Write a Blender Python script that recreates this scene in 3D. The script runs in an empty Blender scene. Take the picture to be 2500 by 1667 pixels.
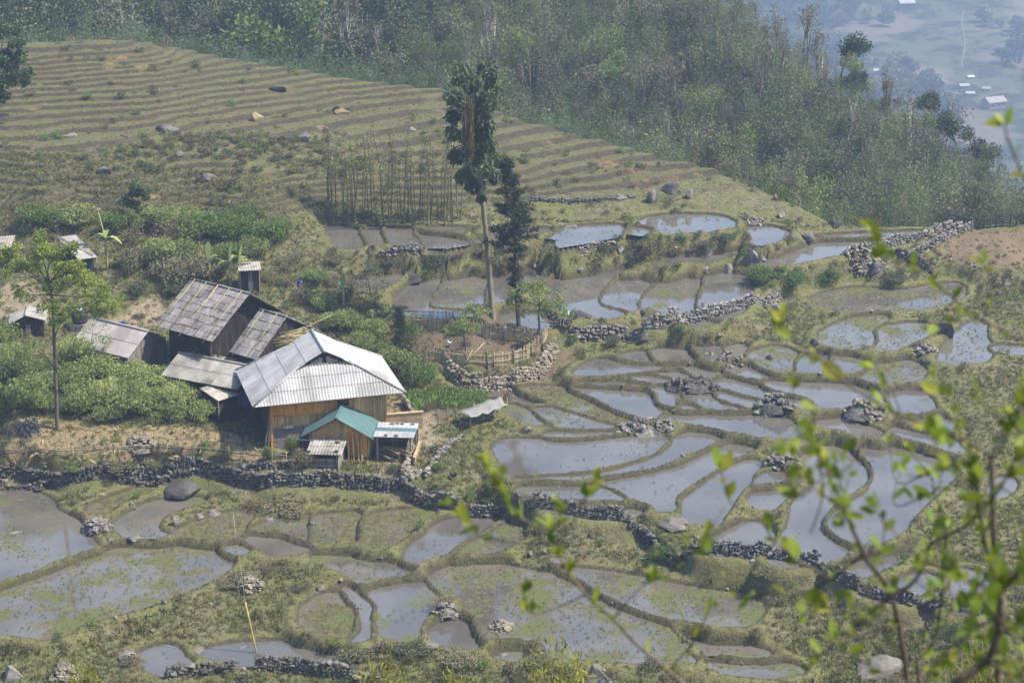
import bpy, bmesh, math, random
import numpy as np
from mathutils import Vector, Matrix, Euler
R = math.radians
scene = bpy.context.scene
# ---------------------------------------------------------------- camera, sky, sun, exposure
PITCH = R(19.0); FPX = 1250.0 / math.tan(R(14.0)); CAMZ = 45.0
cam = bpy.data.cameras.new("camera"); camo = bpy.data.objects.new("camera", cam)
scene.collection.objects.link(camo); scene.camera = camo
camo.location = (0, 0, CAMZ); camo.rotation_euler = (R(90) - PITCH, 0, 0)
cam.sensor_width = 36.0; cam.lens = 18.0 / math.tan(R(14.0))
cam.clip_start = 0.05; cam.clip_end = 9000
cam.dof.use_dof = True; cam.dof.focus_distance = 128; cam.dof.aperture_fstop = 7.5
SUN_AZ, SUN_EL = R(96), R(55)          # azimuth from +Y towards +X
world = bpy.data.worlds.new("World"); scene.world = world; world.use_nodes = True
wn = world.node_tree; wn.nodes.clear()
sky = wn.nodes.new("ShaderNodeTexSky"); sky.sky_type = 'NISHITA'; sky.sun_disc = False
sky.sun_elevation = SUN_EL; sky.sun_rotation = SUN_AZ; sky.air_density = 1.2; sky.dust_density = 1.4; sky.ozone_density = 1.6
bg = wn.nodes.new("ShaderNodeBackground"); bg.inputs[1].default_value = 0.15
wo = wn.nodes.new("ShaderNodeOutputWorld")
wn.links.new(sky.outputs[0], bg.inputs[0]); wn.links.new(bg.outputs[0], wo.inputs[0])
sl = bpy.data.lights.new("sun", 'SUN'); sl.energy = 5.0; sl.angle = R(0.6); sl.color = (1.0, 0.91, 0.77)
so = bpy.data.objects.new("sun", sl); scene.collection.objects.link(so)
sdir = Vector((math.sin(SUN_AZ) * math.cos(SUN_EL), math.cos(SUN_AZ) * math.cos(SUN_EL), math.sin(SUN_EL)))
so.rotation_euler = sdir.to_track_quat('Z', 'Y').to_euler(); so.location = (60, 60, 120)
vs = scene.view_settings; vs.view_transform = 'Standard'; vs.look = 'None'; vs.gamma = 1.0; vs.use_curve_mapping = False
vs.exposure = 0.82
scene.cycles.max_bounces = 6; scene.cycles.diffuse_bounces = 2; scene.cycles.glossy_bounces = 2
scene.cycles.transmission_bounces = 3; scene.cycles.transparent_max_bounces = 6; scene.cycles.volume_bounces = 0
scene.cycles.use_denoising = True; scene.cycles.caustics_reflective = False; scene.cycles.caustics_refractive = False

# ---------------------------------------------------------------- helpers
rng = np.random.default_rng(7); random.seed(7)
COL = scene.collection
def tag(o, label=None, cat=None, group=None, kind=None):
    if label: o["label"] = label
    if cat: o["category"] = cat
    if group: o["group"] = group
    if kind: o["kind"] = kind
    return o
def mesh_from(name, V, F, mat=None, attrs=None, smooth=False):
    me = bpy.data.meshes.new(name)
    V = np.asarray(V, dtype=np.float32).reshape(-1, 3)
    if isinstance(F, np.ndarray):
        n, k = F.shape
        me.vertices.add(len(V)); me.vertices.foreach_set("co", V.ravel())
        me.loops.add(n * k); me.loops.foreach_set("vertex_index", F.astype(np.int32).ravel())
        me.polygons.add(n)
        me.polygons.foreach_set("loop_start", np.arange(0, n * k, k, dtype=np.int32))
        me.update(calc_edges=True)
    else:
        me.from_pydata(V.tolist(), [], F); me.update()
    if smooth:
        me.polygons.foreach_set("use_smooth", np.ones(len(me.polygons), dtype=bool))
    for k_, arr in (attrs or {}).items():
        arr = np.asarray(arr, dtype=np.float32)
        if arr.ndim == 1:
            a = me.attributes.new(k_, 'FLOAT', 'POINT'); a.data.foreach_set("value", arr)
        else:
            a = me.attributes.new(k_, 'FLOAT_COLOR', 'POINT'); a.data.foreach_set("color", arr.ravel())
    if mat: me.materials.append(mat)
    return me
def obj(name, me, parent=None, loc=(0, 0, 0), rot=(0, 0, 0), scale=(1, 1, 1)):
    o = bpy.data.objects.new(name, me); COL.objects.link(o)
    if parent is not None: o.parent = parent
    o.location = loc; o.rotation_euler = rot; o.scale = scale
    return o
def empty(name, loc=(0, 0, 0), rz=0.0):
    o = bpy.data.objects.new(name, None); COL.objects.link(o); o.location = loc; o.rotation_euler = (0, 0, rz)
    o.empty_display_size = 0.3
    return o
def copy_tree(o, parent=None):
    c = o.copy(); COL.objects.link(c); c.parent = parent
    for ch in o.children: copy_tree(ch, c)
    return c
class MB:
    """collects simple shapes into one mesh"""
    def __init__(s): s.v = []; s.f = []; s.n = 0
    def add(s, V, F):
        V = np.asarray(V, float).reshape(-1, 3); s.v.append(V)
        s.f += [tuple(int(i) + s.n for i in f) for f in F]; s.n += len(V); return s
    def box(s, c, size, rot=None, taper=1.0):
        x, y, z = [a / 2 for a in size]
        V = np.array([(-x, -y, -z), (x, -y, -z), (x, y, -z), (-x, y, -z), (-x * taper, -y * taper, z), (x * taper, -y * taper, z), (x * taper, y * taper, z), (-x * taper, y * taper, z)])
        if rot is not None: V = V @ np.array(rot.to_3x3() if hasattr(rot, 'to_3x3') else rot).T
        return s.add(V + np.array(c), [(0, 3, 2, 1), (4, 5, 6, 7), (0, 1, 5, 4), (1, 2, 6, 5), (2, 3, 7, 6), (3, 0, 4, 7)])
    def tube(s, P, r, n=7, cap=True):
        P = np.asarray(P, float); k = len(P); r = np.broadcast_to(np.asarray(r, float), (k,))
        T = np.gradient(P, axis=0); T /= np.linalg.norm(T, axis=1)[:, None] + 1e-9
        up = np.array((0, 0, 1.0)) if abs(T[0][2]) < .9 else np.array((1.0, 0, 0))
        V = []; u = np.cross(T[0], up); u /= np.linalg.norm(u)
        for i in range(k):
            u = u - T[i] * np.dot(u, T[i]); u /= np.linalg.norm(u) + 1e-9; w = np.cross(T[i], u)
            for j in range(n):
                a = 2 * math.pi * j / n; V.append(P[i] + r[i] * (math.cos(a) * u + math.sin(a) * w))
        F = []
        for i in range(k - 1):
            for j in range(n):
                F.append((i * n + j, i * n + (j + 1) % n, (i + 1) * n + (j + 1) % n, (i + 1) * n + j))
        if cap: F += [tuple(range(n - 1, -1, -1)), tuple(range((k - 1) * n, k * n))]
        return s.add(V, F)
    def mesh(s, name, mat, smooth=False):
        return mesh_from(name, np.concatenate(s.v) if s.v else np.zeros((0, 3)), s.f, mat, smooth=smooth)
    def build(s, name, mat, parent=None, smooth=False, **k):
        return obj(name, s.mesh(name, mat, smooth), parent, **k)
# ---- materials
def NT(name):
    m = bpy.data.materials.new(name); m.use_nodes = True; nt = m.node_tree; nt.nodes.clear()
    out = nt.nodes.new("ShaderNodeOutputMaterial")
    return m, nt, out
def nd(nt, typ, ins=None, **props):
    n = nt.nodes.new(typ)
    for k, v in props.items(): setattr(n, k, v)
    for k, v in (ins or {}).items():
        s = n.inputs[k]
        if isinstance(v, bpy.types.NodeSocket): nt.links.new(v, s)
        else: s.default_value = v
    return n
def c4(c): return (c[0], c[1], c[2], 1.0)
def mixc(nt, fac, a, b, blend='MIX'):
    n = nt.nodes.new("ShaderNodeMix"); n.data_type = 'RGBA'; n.blend_type = blend; n.clamp_factor = True
    for idx, v in ((0, fac), (6, a), (7, b)):
        if isinstance(v, bpy.types.NodeSocket): nt.links.new(v, n.inputs[idx])
        else: n.inputs[idx].default_value = c4(v) if isinstance(v, tuple) and len(v) == 3 else v
    return n.outputs[2]
def mth(nt, op, a, b=None, clamp=False):
    n = nt.nodes.new("ShaderNodeMath"); n.operation = op; n.use_clamp = clamp
    for i, v in ((0, a), (1, b)):
        if v is None: continue
        if isinstance(v, bpy.types.NodeSocket): nt.links.new(v, n.inputs[i])
        else: n.inputs[i].default_value = v
    return n.outputs[0]
def ramp(nt, fac, lo, hi, a=0.0, b=1.0):
    n = nt.nodes.new("ShaderNodeMapRange"); n.interpolation_type = 'SMOOTHSTEP'
    nt.links.new(fac, n.inputs[0]); n.inputs[1].default_value = lo; n.inputs[2].default_value = hi
    n.inputs[3].default_value = a; n.inputs[4].default_value = b
    return n.outputs[0]
def noise(nt, vec, scale, detail=4.0, rough=0.55):
    n = nd(nt, "ShaderNodeTexNoise", {"Scale": scale, "Detail": detail, "Roughness": rough})
    if vec is not None: nt.links.new(vec, n.inputs["Vector"])
    return n.outputs[0]
def attr(nt, name):
    return nd(nt, "ShaderNodeAttribute", attribute_name=name)
def surf_mat(name, cols, scale=3.0, rough=0.85, bump=0.3, bscale=None, stretch=(1, 1, 1), spec=0.25, rnd=0.25, world_space=False, metallic=0.0):
    """two or three tones mixed by noise, brightness varied per object"""
    m, nt, out = NT(name)
    tc = nd(nt, "ShaderNodeTexCoord"); vec = tc.outputs["Object"]
    oi = nd(nt, "ShaderNodeObjectInfo")
    if world_space: vec = nd(nt, "ShaderNodeNewGeometry").outputs["Position"]
    else:
        off = nd(nt, "ShaderNodeVectorMath", {0: vec}, operation='ADD')
        sc_ = nd(nt, "ShaderNodeVectorMath", {0: oi.outputs["Location"], 1: (0.37, 0.73, 0.51)}, operation='MULTIPLY'); nt.links.new(sc_.outputs[0], off.inputs[1]); vec = off.outputs[0]
    mp = nd(nt, "ShaderNodeMapping", {"Vector": vec, "Scale": stretch}); vec = mp.outputs[0]
    n1 = noise(nt, vec, scale, 6, .6); c = mixc(nt, ramp(nt, n1, .35, .65), cols[0], cols[1])
    if len(cols) > 2: c = mixc(nt, ramp(nt, noise(nt, vec, scale * .37, 5, .6), .5, .68), c, cols[2])
    if rnd:
        k = mth(nt, 'MULTIPLY_ADD', oi.outputs["Random"], 2 * rnd); nt.nodes[-1].inputs[2].default_value = 1 - rnd
        hsv = nd(nt, "ShaderNodeHueSaturation", {"Color": c, "Value": k}); c = hsv.outputs[0]
    b = nd(nt, "ShaderNodeBsdfPrincipled", {"Base Color": c, "Roughness": rough, "Specular IOR Level": spec, "Metallic": metallic})
    if bump:
        bn = nd(nt, "ShaderNodeBump", {"Strength": bump, "Distance": 0.05, "Height": noise(nt, vec, bscale or scale * 3, 5, .6)}); nt.links.new(bn.outputs[0], b.inputs["Normal"])
    nt.links.new(b.outputs[0], out.inputs[0]); return m
def leaf_mat(name, a, b, c=None, trans=0.3, rnd=0.2, gloss=0.12):
    """a/b tones by the per-leaf 'tint' attribute"""
    m, nt, out = NT(name)
    t = attr(nt, "tint").outputs["Fac"]; col = mixc(nt, t, a, b)
    oi = nd(nt, "ShaderNodeObjectInfo")
    if c is not None: col = mixc(nt, ramp(nt, oi.outputs["Random"], .35, .95), col, mixc(nt, .65, col, c))
    k = mth(nt, 'MULTIPLY_ADD', oi.outputs["Random"], 2 * rnd); nt.nodes[-1].inputs[2].default_value = 1 - rnd
    col = nd(nt, "ShaderNodeHueSaturation", {"Color": col, "Value": k}).outputs[0]
    d = nd(nt, "ShaderNodeBsdfPrincipled", {"Base Color": col, "Roughness": .55, "Specular IOR Level": gloss})
    tr = nd(nt, "ShaderNodeBsdfTranslucent", {"Color": col})
    mx = nd(nt, "ShaderNodeMixShader", {0: trans, 1: d.outputs[0], 2: tr.outputs[0]})
    nt.links.new(mx.outputs[0], out.inputs[0]); return m
# ---- value noise on arrays
def vnoise(x, y, seed=0):
    xi = np.floor(x).astype(np.int64); yi = np.floor(y).astype(np.int64); fx = x - xi; fy = y - yi
    fx = fx * fx * (3 - 2 * fx); fy = fy * fy * (3 - 2 * fy)
    def h(a, b):
        n = (a * 374761393 + b * 668265263 + seed * 1442695041) & 0xFFFFFFFF
        n = ((n ^ (n >> 13)) * 1274126177) & 0xFFFFFFFF
        return ((n ^ (n >> 16)) & 0xFFFF) / 65535.0
    return (h(xi, yi) * (1 - fx) + h(xi + 1, yi) * fx) * (1 - fy) + (h(xi, yi + 1) * (1 - fx) + h(xi + 1, yi + 1) * fx) * fy
def fbm(x, y, seed=0, oct=4):
    s = 0; a = .5; t = 0
    for i in range(oct):
        s = s + a * (vnoise(x, y, seed + i * 17) - .5); t += a; x = x * 2.03 + 11.3; y = y * 2.03 + 7.7; a *= .5
    return s / t
def sstep(a, b, x):
    t = np.clip((x - a) / (b - a), 0, 1); return t * t * (3 - 2 * t)
# ---- photograph rays -> world points (only to find where on the ground a thing stands)
def ray(px, py):
    u = (px - 1250.0) / FPX; v = (833.5 - py) / FPX
    return np.array((u, math.cos(PITCH) + v * math.sin(PITCH), -math.sin(PITCH) + v * math.cos(PITCH)))
def on_z(px, py, z):
    d = ray(px, py); t = (z - CAMZ) / d[2]; return np.array((d[0] * t, d[1] * t, z))
def at_y(px, py, y):
    d = ray(px, py); t = y / d[1]; return np.array((d[0] * t, y, CAMZ + d[2] * t))
# ---------------------------------------------------------------- ground: one sheet, heights from surveyed points
def smooth_poly(P, closed=True, n=4):
    P = np.asarray(P, float); k = len(P); out = []
    for i in range(k if closed else k - 1):
        p0 = P[(i - 1) % k] if closed or i > 0 else P[0]; p1 = P[i]; p2 = P[(i + 1) % k]
        p3 = P[(i + 2) % k] if closed or i + 2 < k else P[-1]
        for j in range(n):
            t = j / n
            out.append(.5 * (2 * p1 + (p2 - p0) * t + (2 * p0 - 5 * p1 + 4 * p2 - p3) * t * t + (3 * p1 - p0 - 3 * p2 + p3) * t ** 3))
    if not closed: out.append(P[-1])
    return np.array(out)
CREST_PX = [(-150, 95, 13.3), (100, 102, 13.1), (330, 100, 12.9), (420, 118, 12.2), (560, 140, 11.5), (700, 165, 10.9), (850, 190, 10.3), (1080, 220, 9.4), (1190, 262, 8.8), (1300, 302, 8.1), (1462, 343, 7.2), (1560, 370, 6.5), (1690, 400, 5.9), (1810, 440, 5.3), (1900, 485, 4.7), (2030, 543, 4.0), (2240, 553, 3.7), (2500, 548, 3.6)]
CTRL = [
 # bottom strip
 (0,1667,-3.1),(400,1667,-3.1),(800,1667,-3.1),(1250,1667,-3.1),(1700,1667,-3.1),(2100,1667,-3.2),(2500,1667,-3.2),
 (0,1600,-2.8),(380,1612,-2.8),(650,1595,-2.75),(900,1600,-2.7),(1270,1590,-2.7),(1750,1600,-2.8),(2200,1610,-2.8),(2500,1620,-2.9),
 (0,1480,-2.2),(200,1440,-2.15),(450,1390,-2.1),(800,1490,-2.3),(960,1490,-2.3),(1110,1545,-2.5),(1300,1470,-2.25),(1600,1450,-2.1),(1800,1490,-2.2),(2200,1560,-2.4),(2500,1600,-2.6),
 (60,1320,-1.85),(350,1300,-1.8),(520,1295,-1.8),(680,1330,-1.9),(820,1295,-1.75),(960,1300,-1.75),(1080,1320,-1.8),(1190,1320,-1.75),(1400,1360,-1.85),(1700,1430,-2.0),(950,1390,-2.0),
 (0,1195,-1.6),(250,1205,-1.6),(500,1190,-1.45),(640,1205,-1.2),(760,1202,-1.12),(1000,1208,-1.12),(1130,1250,-1.45),(1290,1280,-1.6),(1480,1318,-1.65),(1616,1392,-1.8),(1830,1420,-1.85),(2017,1470,-1.95),(2200,1530,-2.1),(2374,1555,-2.15),(2500,1580,-2.25),
 # above the long wall
 (0,1160,-0.9),(250,1168,-0.9),(500,1160,-0.8),(760,1165,-0.4),
 (0,1110,0.2),(200,1100,0.3),(400,1090,0.3),(600,1100,0.2),(740,1130,-.2),(900,1150,-.25),(990,1160,-.3),(1050,1130,0.0),(1000,1050,0.2),(1100,1190,-0.5),
 (0,1020,1.0),(250,1010,0.9),(480,1000,0.8),(620,1060,0.3),(660,900,1.0),(850,1000,0.35),(980,960,0.4),(1080,1000,0.4),(1100,950,0.4),(1180,1060,0.0),
 (0,880,2.2),(200,860,2.2),(350,850,2.0),(480,870,1.7),(620,840,2.0),(750,790,2.2),(900,850,1.0),
 (40,810,2.6),(150,780,2.9),(330,760,2.9),(500,740,3.0),(700,720,2.8),(60,700,3.9),(250,680,4.0),(600,660,3.7),(780,680,3.1),(850,640,3.4),
 (0,620,5.0),(180,620,4.9),(400,620,4.7),(560,610,4.5),(740,600,4.3),
 # enclosure
 (1000,800,1.5),(1100,830,1.45),(1230,810,1.5),(1180,850,1.4),(1060,870,1.25),(1300,790,1.6),(1170,920,0.3),(1050,930,0.4),(1300,890,0.5),(1370,860,0.6),(940,760,1.9),
 # right flooded fields
 (1300,1100,-0.25),(1450,1110,-0.25),(1550,1130,-0.3),(1580,1200,-0.45),(1430,1210,-0.45),(1440,1250,-0.6),(1330,1230,-0.5),(1240,1190,-0.45),(1240,1110,-0.15),
 (1400,1020,0.05),(1520,985,0.2),(1700,1040,0.05),(1850,1040,0.1),(1600,960,0.35),(1580,930,0.45),(1550,895,0.65),(1700,905,0.6),(1820,945,0.5),(2000,965,0.55),(1720,985,0.35),(1640,870,0.8),(1880,880,0.9),
 (2080,1045,0.2),(2250,1035,0.35),(2260,1075,0.15),(2040,1200,-0.35),(2200,1200,-0.25),(2120,1100,-0.1),(1750,1200,-0.55),(1800,1320,-0.75),(2000,1340,-0.5),(2130,1370,-0.65),(2190,1430,-1.0),(2370,1450,-1.05),(2300,1500,-1.1),(2500,1520,-1.15),(2450,1190,-0.4),(2400,1100,0.2),(1890,1210,-0.7),(1600,1290,-0.75),(2500,1300,-0.7),
 (2180,730,1.8),(2070,810,1.45),(2220,820,1.4),(2360,850,1.25),(2460,850,1.3),(2180,910,1.0),(1980,890,1.0),(2350,930,0.95),(2230,990,0.7),(2450,1000,0.7),(2450,740,1.9),(1900,800,1.3),(1800,850,1.0),(1950,740,1.6),
 # below and above the retaining wall
 (1350,850,0.65),(1500,845,0.8),(1640,820,1.0),(1800,770,1.3),(1950,690,1.7),(2060,680,1.9),
 (1010,745,2.0),(1130,720,2.1),(1240,700,2.15),(1420,740,2.05),(1520,725,2.1),(1640,750,2.1),(1770,735,2.15),(1300,785,1.9),(1600,790,1.95),(1700,800,1.9),
 (900,690,2.6),(980,665,2.9),(1100,660,2.7),(1200,648,2.9),(1400,640,2.8),(1550,640,3.0),(1700,640,2.9),(1830,640,3.0),
 (1200,633,3.2),(1330,607,3.5),(1600,650,2.9),(1720,630,3.1),(1930,630,3.25),(2100,600,3.3),(2210,575,3.5),(2000,650,2.5),(2150,640,2.4),
 (840,585,4.1),(980,582,4.1),(1100,595,4.0),(1270,580,4.05),(1430,575,4.1),(1570,564,4.3),(1680,548,4.7),(1870,575,4.2),(950,625,3.5),(1480,610,3.6),(1620,600,3.7),
 (2300,600,3.1),(2450,600,3.0),(2350,640,2.7),(2500,640,2.6),(2300,660,2.0),(2480,670,2.2),
 # terraced hill
 (500,535,5.30),(800,522,5.30),(1100,512,5.30),(1300,492,5.30),(1500,472,5.30),(1700,452,5.30),(560,515,5.90),(800,492,5.90),(1100,480,5.90),(1300,455,5.90),(1500,430,5.90),(300,520,6.60),(560,490,6.60),(800,455,6.60),(1100,440,6.60),(1276,425,6.60),(1451,385,6.60),(100,490,7.60),(300,470,7.60),(557,440,7.60),(800,410,7.60),(1050,390,7.60),(1250,345,7.60),(100,405,8.90),(300,382,8.90),(560,345,8.90),(800,300,8.90),(1000,270,8.90),(0,345,9.60),(180,318,9.60),(446,286,9.60),(607,264,9.60),(839,228,9.60),(0,264,10.45),(200,256,10.45),(393,246,10.45),(643,211,10.45),(71,200,11.50),(250,188,11.50),(430,165,11.50),(80,150,12.50),(250,140,12.50),(380,128,12.50),
 (0,560,5.6),(200,550,5.6),(0,500,7.1),(0,540,6.1),(0,420,8.5),(1650,500,4.95),(1830,500,4.7),(1750,455,5.25),(1500,500,4.9),
]
def dist_line(x, y, P):
    """distance to polyline, and the side (positive = beyond, towards +y)"""
    best = np.full(x.shape, 1e9); side = np.zeros(x.shape)
    for (ax, ay), (bx, by) in zip(P[:-1], P[1:]):
        dx, dy = bx - ax, by - ay; L = dx * dx + dy * dy + 1e-9
        t = np.clip(((x - ax) * dx + (y - ay) * dy) / L, 0, 1); d = np.hypot(x - ax - t * dx, y - ay - t * dy)
        m = d < best; best = np.where(m, d, best); side = np.where(m, np.sign((y - ay) * dx - (x - ax) * dy), side)
    return best, side
# steps held up by walls and banks: pixel polyline of the foot with its height
WALL_LONG = [(-60,1172,-1.6),(0,1172,-1.6),(39,1170,-1.6),(97,1180,-1.6),(145,1190,-1.6),(226,1190,-1.6),(291,1186,-1.6),(355,1177,-1.6),(404,1174,-1.55),(480,1172,-1.4),(560,1178,-1.2),(640,1190,-1.05),(760,1193,-1.05),(830,1191,-1.05),(901,1193,-1.05),(973,1196,-1.05),(1016,1214,-1.1),(1080,1228,-1.2),(1126,1241,-1.35),(1169,1250,-1.5),(1210,1254,-1.6),(1241,1258,-1.6),(1287,1273,-1.6),(1366,1280,-1.6),(1401,1293,-1.62),(1480,1309,-1.65),(1566,1324,-1.7),(1595,1352,-1.75),(1640,1384,-1.8),(1740,1400,-1.82),(1831,1410,-1.85),(1946,1428,-1.9),(2017,1461,-1.95),(2106,1493,-2.0),(2196,1521,-2.05),(2267,1530,-2.1),(2374,1546,-2.15),(2500,1571,-2.2),(2560,1580,-2.2)]
WALL_UP = [(-40,1140,-.6),(0,1142,-.6),(100,1146,-.6),(180,1148,-.6),(355,1143,-.55),(485,1140,-.5),(614,1152,-.5),(740,1160,-.5)]
WALL_RET = [(1330,838,.65),(1400,842,.7),(1470,838,.75),(1530,835,.8),(1600,838,.8),(1660,826,.9),(1740,806,1.0),(1800,788,1.1),(1870,766,1.2),(1905,742,1.3),(1950,720,1.5),(2010,700,1.7),(2080,682,1.9)]
WALL_ENC = [(1075,905,.5),(1087,914,.45),(1124,930,.35),(1160,932,.35),(1226,926,.4),(1266,920,.4),(1307,907,.45),(1340,885,.55),(1362,856,.7)]
BANK_UP = [(960,690,2.3),(1080,668,2.2),(1190,656,2.3),(1300,640,2.4),(1420,650,2.3),(1540,640,2.4),(1640,665,2.3),(1760,660,2.3),(1840,655,2.4)]
BANK_TOP = [(840,625,3.2),(960,618,3.3),(1080,628,3.2),(1200,612,3.3),(1330,600,3.4),(1420,602,3.4),(1540,590,3.5),(1640,600,3.5),(1760,600,3.5)]
BANK_RIGHT = [(1990,690,1.8),(2060,690,1.8),(2150,700,1.8),(2240,690,1.9),(2290,682,1.9),(2370,690,1.9),(2440,684,1.95),(2540,680,2.0)]
wline = {}; STEPS = []
for nm, P, h, fade in [("long", WALL_LONG, .8, 7.), ("up", WALL_UP, .45, 5.), ("ret", WALL_RET, 1.1, 8.), ("enc", WALL_ENC, .95, 8.), ("b1", BANK_UP, .6, 5.), ("b2", BANK_TOP, .6, 5.), ("b3", BANK_RIGHT, .75, 8.)]:
    W = np.array([on_z(*p) for p in P]); wline[nm] = W; STEPS.append((W, h, fade))
def steps(x, y):
    out = np.zeros(x.shape)
    for W, h, fade in STEPS:
        m = (x > W[:, 0].min() - 1) & (x < W[:, 0].max() + 1) & (y > W[:, 1].min() - 3) & (y < W[:, 1].max() + fade + 1)
        if not m.any(): continue
        xm, ym = x[m], y[m]; d, s = dist_line(xm, ym, W[:, :2]); sd = d * s
        e = np.where((xm > W[0, 0]) & (xm < W[-1, 0]), sstep(0, 2.0, np.minimum(xm - W[0, 0], W[-1, 0] - xm)), 0)
        out[m] += h * e * sstep(.1, .36, sd) * (1 - sstep(fade * .3, fade, sd))
    return out
_ctrl = np.array([on_z(px, py, z) for px, py, z in CTRL] + [on_z(*c) for c in CREST_PX] + [np.array(p, float) for p in [(-75, 88, -3), (-75, 105, -1.2), (-80, 125, 3), (-85, 150, 10), (-85, 175, 14), (75, 88, -3.4), (75, 105, -1.4), (80, 122, 1), (85, 140, 3)]])
def _phi(r): return np.sqrt(r * r + 1.5)
class Fit:
    def __init__(s, C, lam):
        s.c = C; n = len(C); A = _phi(np.linalg.norm(C[:, None, :2] - C[None, :, :2], axis=2)); P = np.c_[np.ones(n), C[:, :2] / 50]
        M = np.block([[A - np.diag(lam * np.ones(n)), P], [P.T, np.zeros((3, 3))]])
        s.w = np.linalg.solve(M, np.r_[C[:, 2] - steps(C[:, 0], C[:, 1]), 0, 0, 0])
    def smooth(s, x, y):
        sh = x.shape; x = x.ravel(); y = y.ravel(); o = np.empty(len(x)); n = len(s.c)
        for i in range(0, len(x), 20000):
            xs = x[i:i + 20000]; ys = y[i:i + 20000]; r = np.hypot(xs[:, None] - s.c[None, :, 0], ys[:, None] - s.c[None, :, 1])
            o[i:i + 20000] = _phi(r) @ s.w[:n] + s.w[n] + (xs * s.w[n + 1] + ys * s.w[n + 2]) / 50
        return o.reshape(sh)
    def __call__(s, x, y): return s.smooth(x, y) + steps(x, y)
base_S = Fit(_ctrl, .35)
def S_at(P):
    """where the photograph's rays meet the base ground"""
    out = []
    for px, py in P:
        d = ray(px, py); t = np.linspace(75, 200, 500); h = CAMZ + d[2] * t - base_S(d[0] * t, d[1] * t); k = int(np.argmax(h < 0)) or len(t) - 1
        tt = t[k - 1] + (t[k] - t[k - 1]) * h[k - 1] / (h[k - 1] - h[k] + 1e-9); out.append(d * tt + (0, 0, CAMZ))
    return np.array(out)
cr = np.array([on_z(*c) for c in CREST_PX]); cr = np.vstack([(-140, 190, 16), cr, (90, 146, 2.5), (200, 150, -3)]); cr = cr[np.argsort(cr[:, 0])]
_tx = np.array([-2000, 1500, 1650, 1750, 1850, 2000, 2150, 2300, 2500, 2700, 4000]); TA = (_tx - 1250) / FPX / .975
RY = np.array([300, 300, 250, 228, 221, 213, 205, 198, 186, 178, 170.]); RZ = np.array([25.6, 25.6, 12.2, 6.5, 3.7, 0.2, -1.9, -4.4, -6.3, -8.5, -14])
def outer(x, y):
    """ravine, wooded spur and the far valley"""
    a = x / np.maximum(y, 20.0); ry = np.interp(a, TA, RY); rz = np.interp(a, TA, RZ)
    t = (y - 182) / (ry - 182); f = np.where(y < 182, -6.2 + (y - 182) * .1, -6.2 + (rz + 6.2) * np.clip(t, 0, 1))
    drop = np.where(x > -20, .9, .15)
    f = np.where(y > ry, rz - drop * (y - ry), f) + 1.2 * fbm(x / 14, y / 14, 3) * sstep(170, 190, y)
    yy = np.minimum(y, 2600)
    far = -176 + .085 * (yy - 1000) + 70 * fbm(x / 420, y / 420, 5) + 16 * fbm(x / 90, y / 90, 6) + np.clip(-x - 60, 0, 400) * .3
    return np.maximum(f, far)
NEAR_Y = np.array([-400, -60, 0, 4, 10, 25, 40, 60, 78, 92]); NEAR_Z = np.array([66, 58, 43.3, 40.6, 37.2, 29.0, 20.3, 8.0, -5.5, -5.5])
def inside(x, y, P):
    r = np.zeros(x.shape, bool); k = len(P)
    for i in range(k):
        ax, ay = P[i]; bx, by = P[(i + 1) % k]
        c = (ay > y) != (by > y)
        if by != ay: r ^= c & (x < (bx - ax) * (y - ay) / (by - ay) + ax)
    return r
def sgrid(lo, hi, step, far_lo, far_hi, g):
    a = list(np.arange(lo, hi, step)); s = step; v = lo; L = []
    while v > far_lo: s *= g; v -= s; L.append(v)
    s = step; v = a[-1]; U = []
    while v < far_hi: s *= g; v += s; U.append(v)
    return np.array(L[::-1] + a + U)
GX = sgrid(-50, 57, .18, -2400, 2600, 1.09); GY = sgrid(86, 141, .2, -300, 141, 1.07); GY = np.r_[GY[GY < 140.9], np.arange(141, 172.5, .115)]; GY = np.r_[GY, sgrid(172.5, 173, .25, 172, 3400, 1.07)]; GY = np.unique(GY)
XX, YY = np.meshgrid(GX, GY)
fine = (XX > -62) & (XX < 70) & (YY > 78) & (YY < 182)
cry = np.interp(XX, cr[:, 0], cr[:, 1]) + 1.2 * fbm(XX / 3, XX * 0 + 3, 9)
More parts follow.
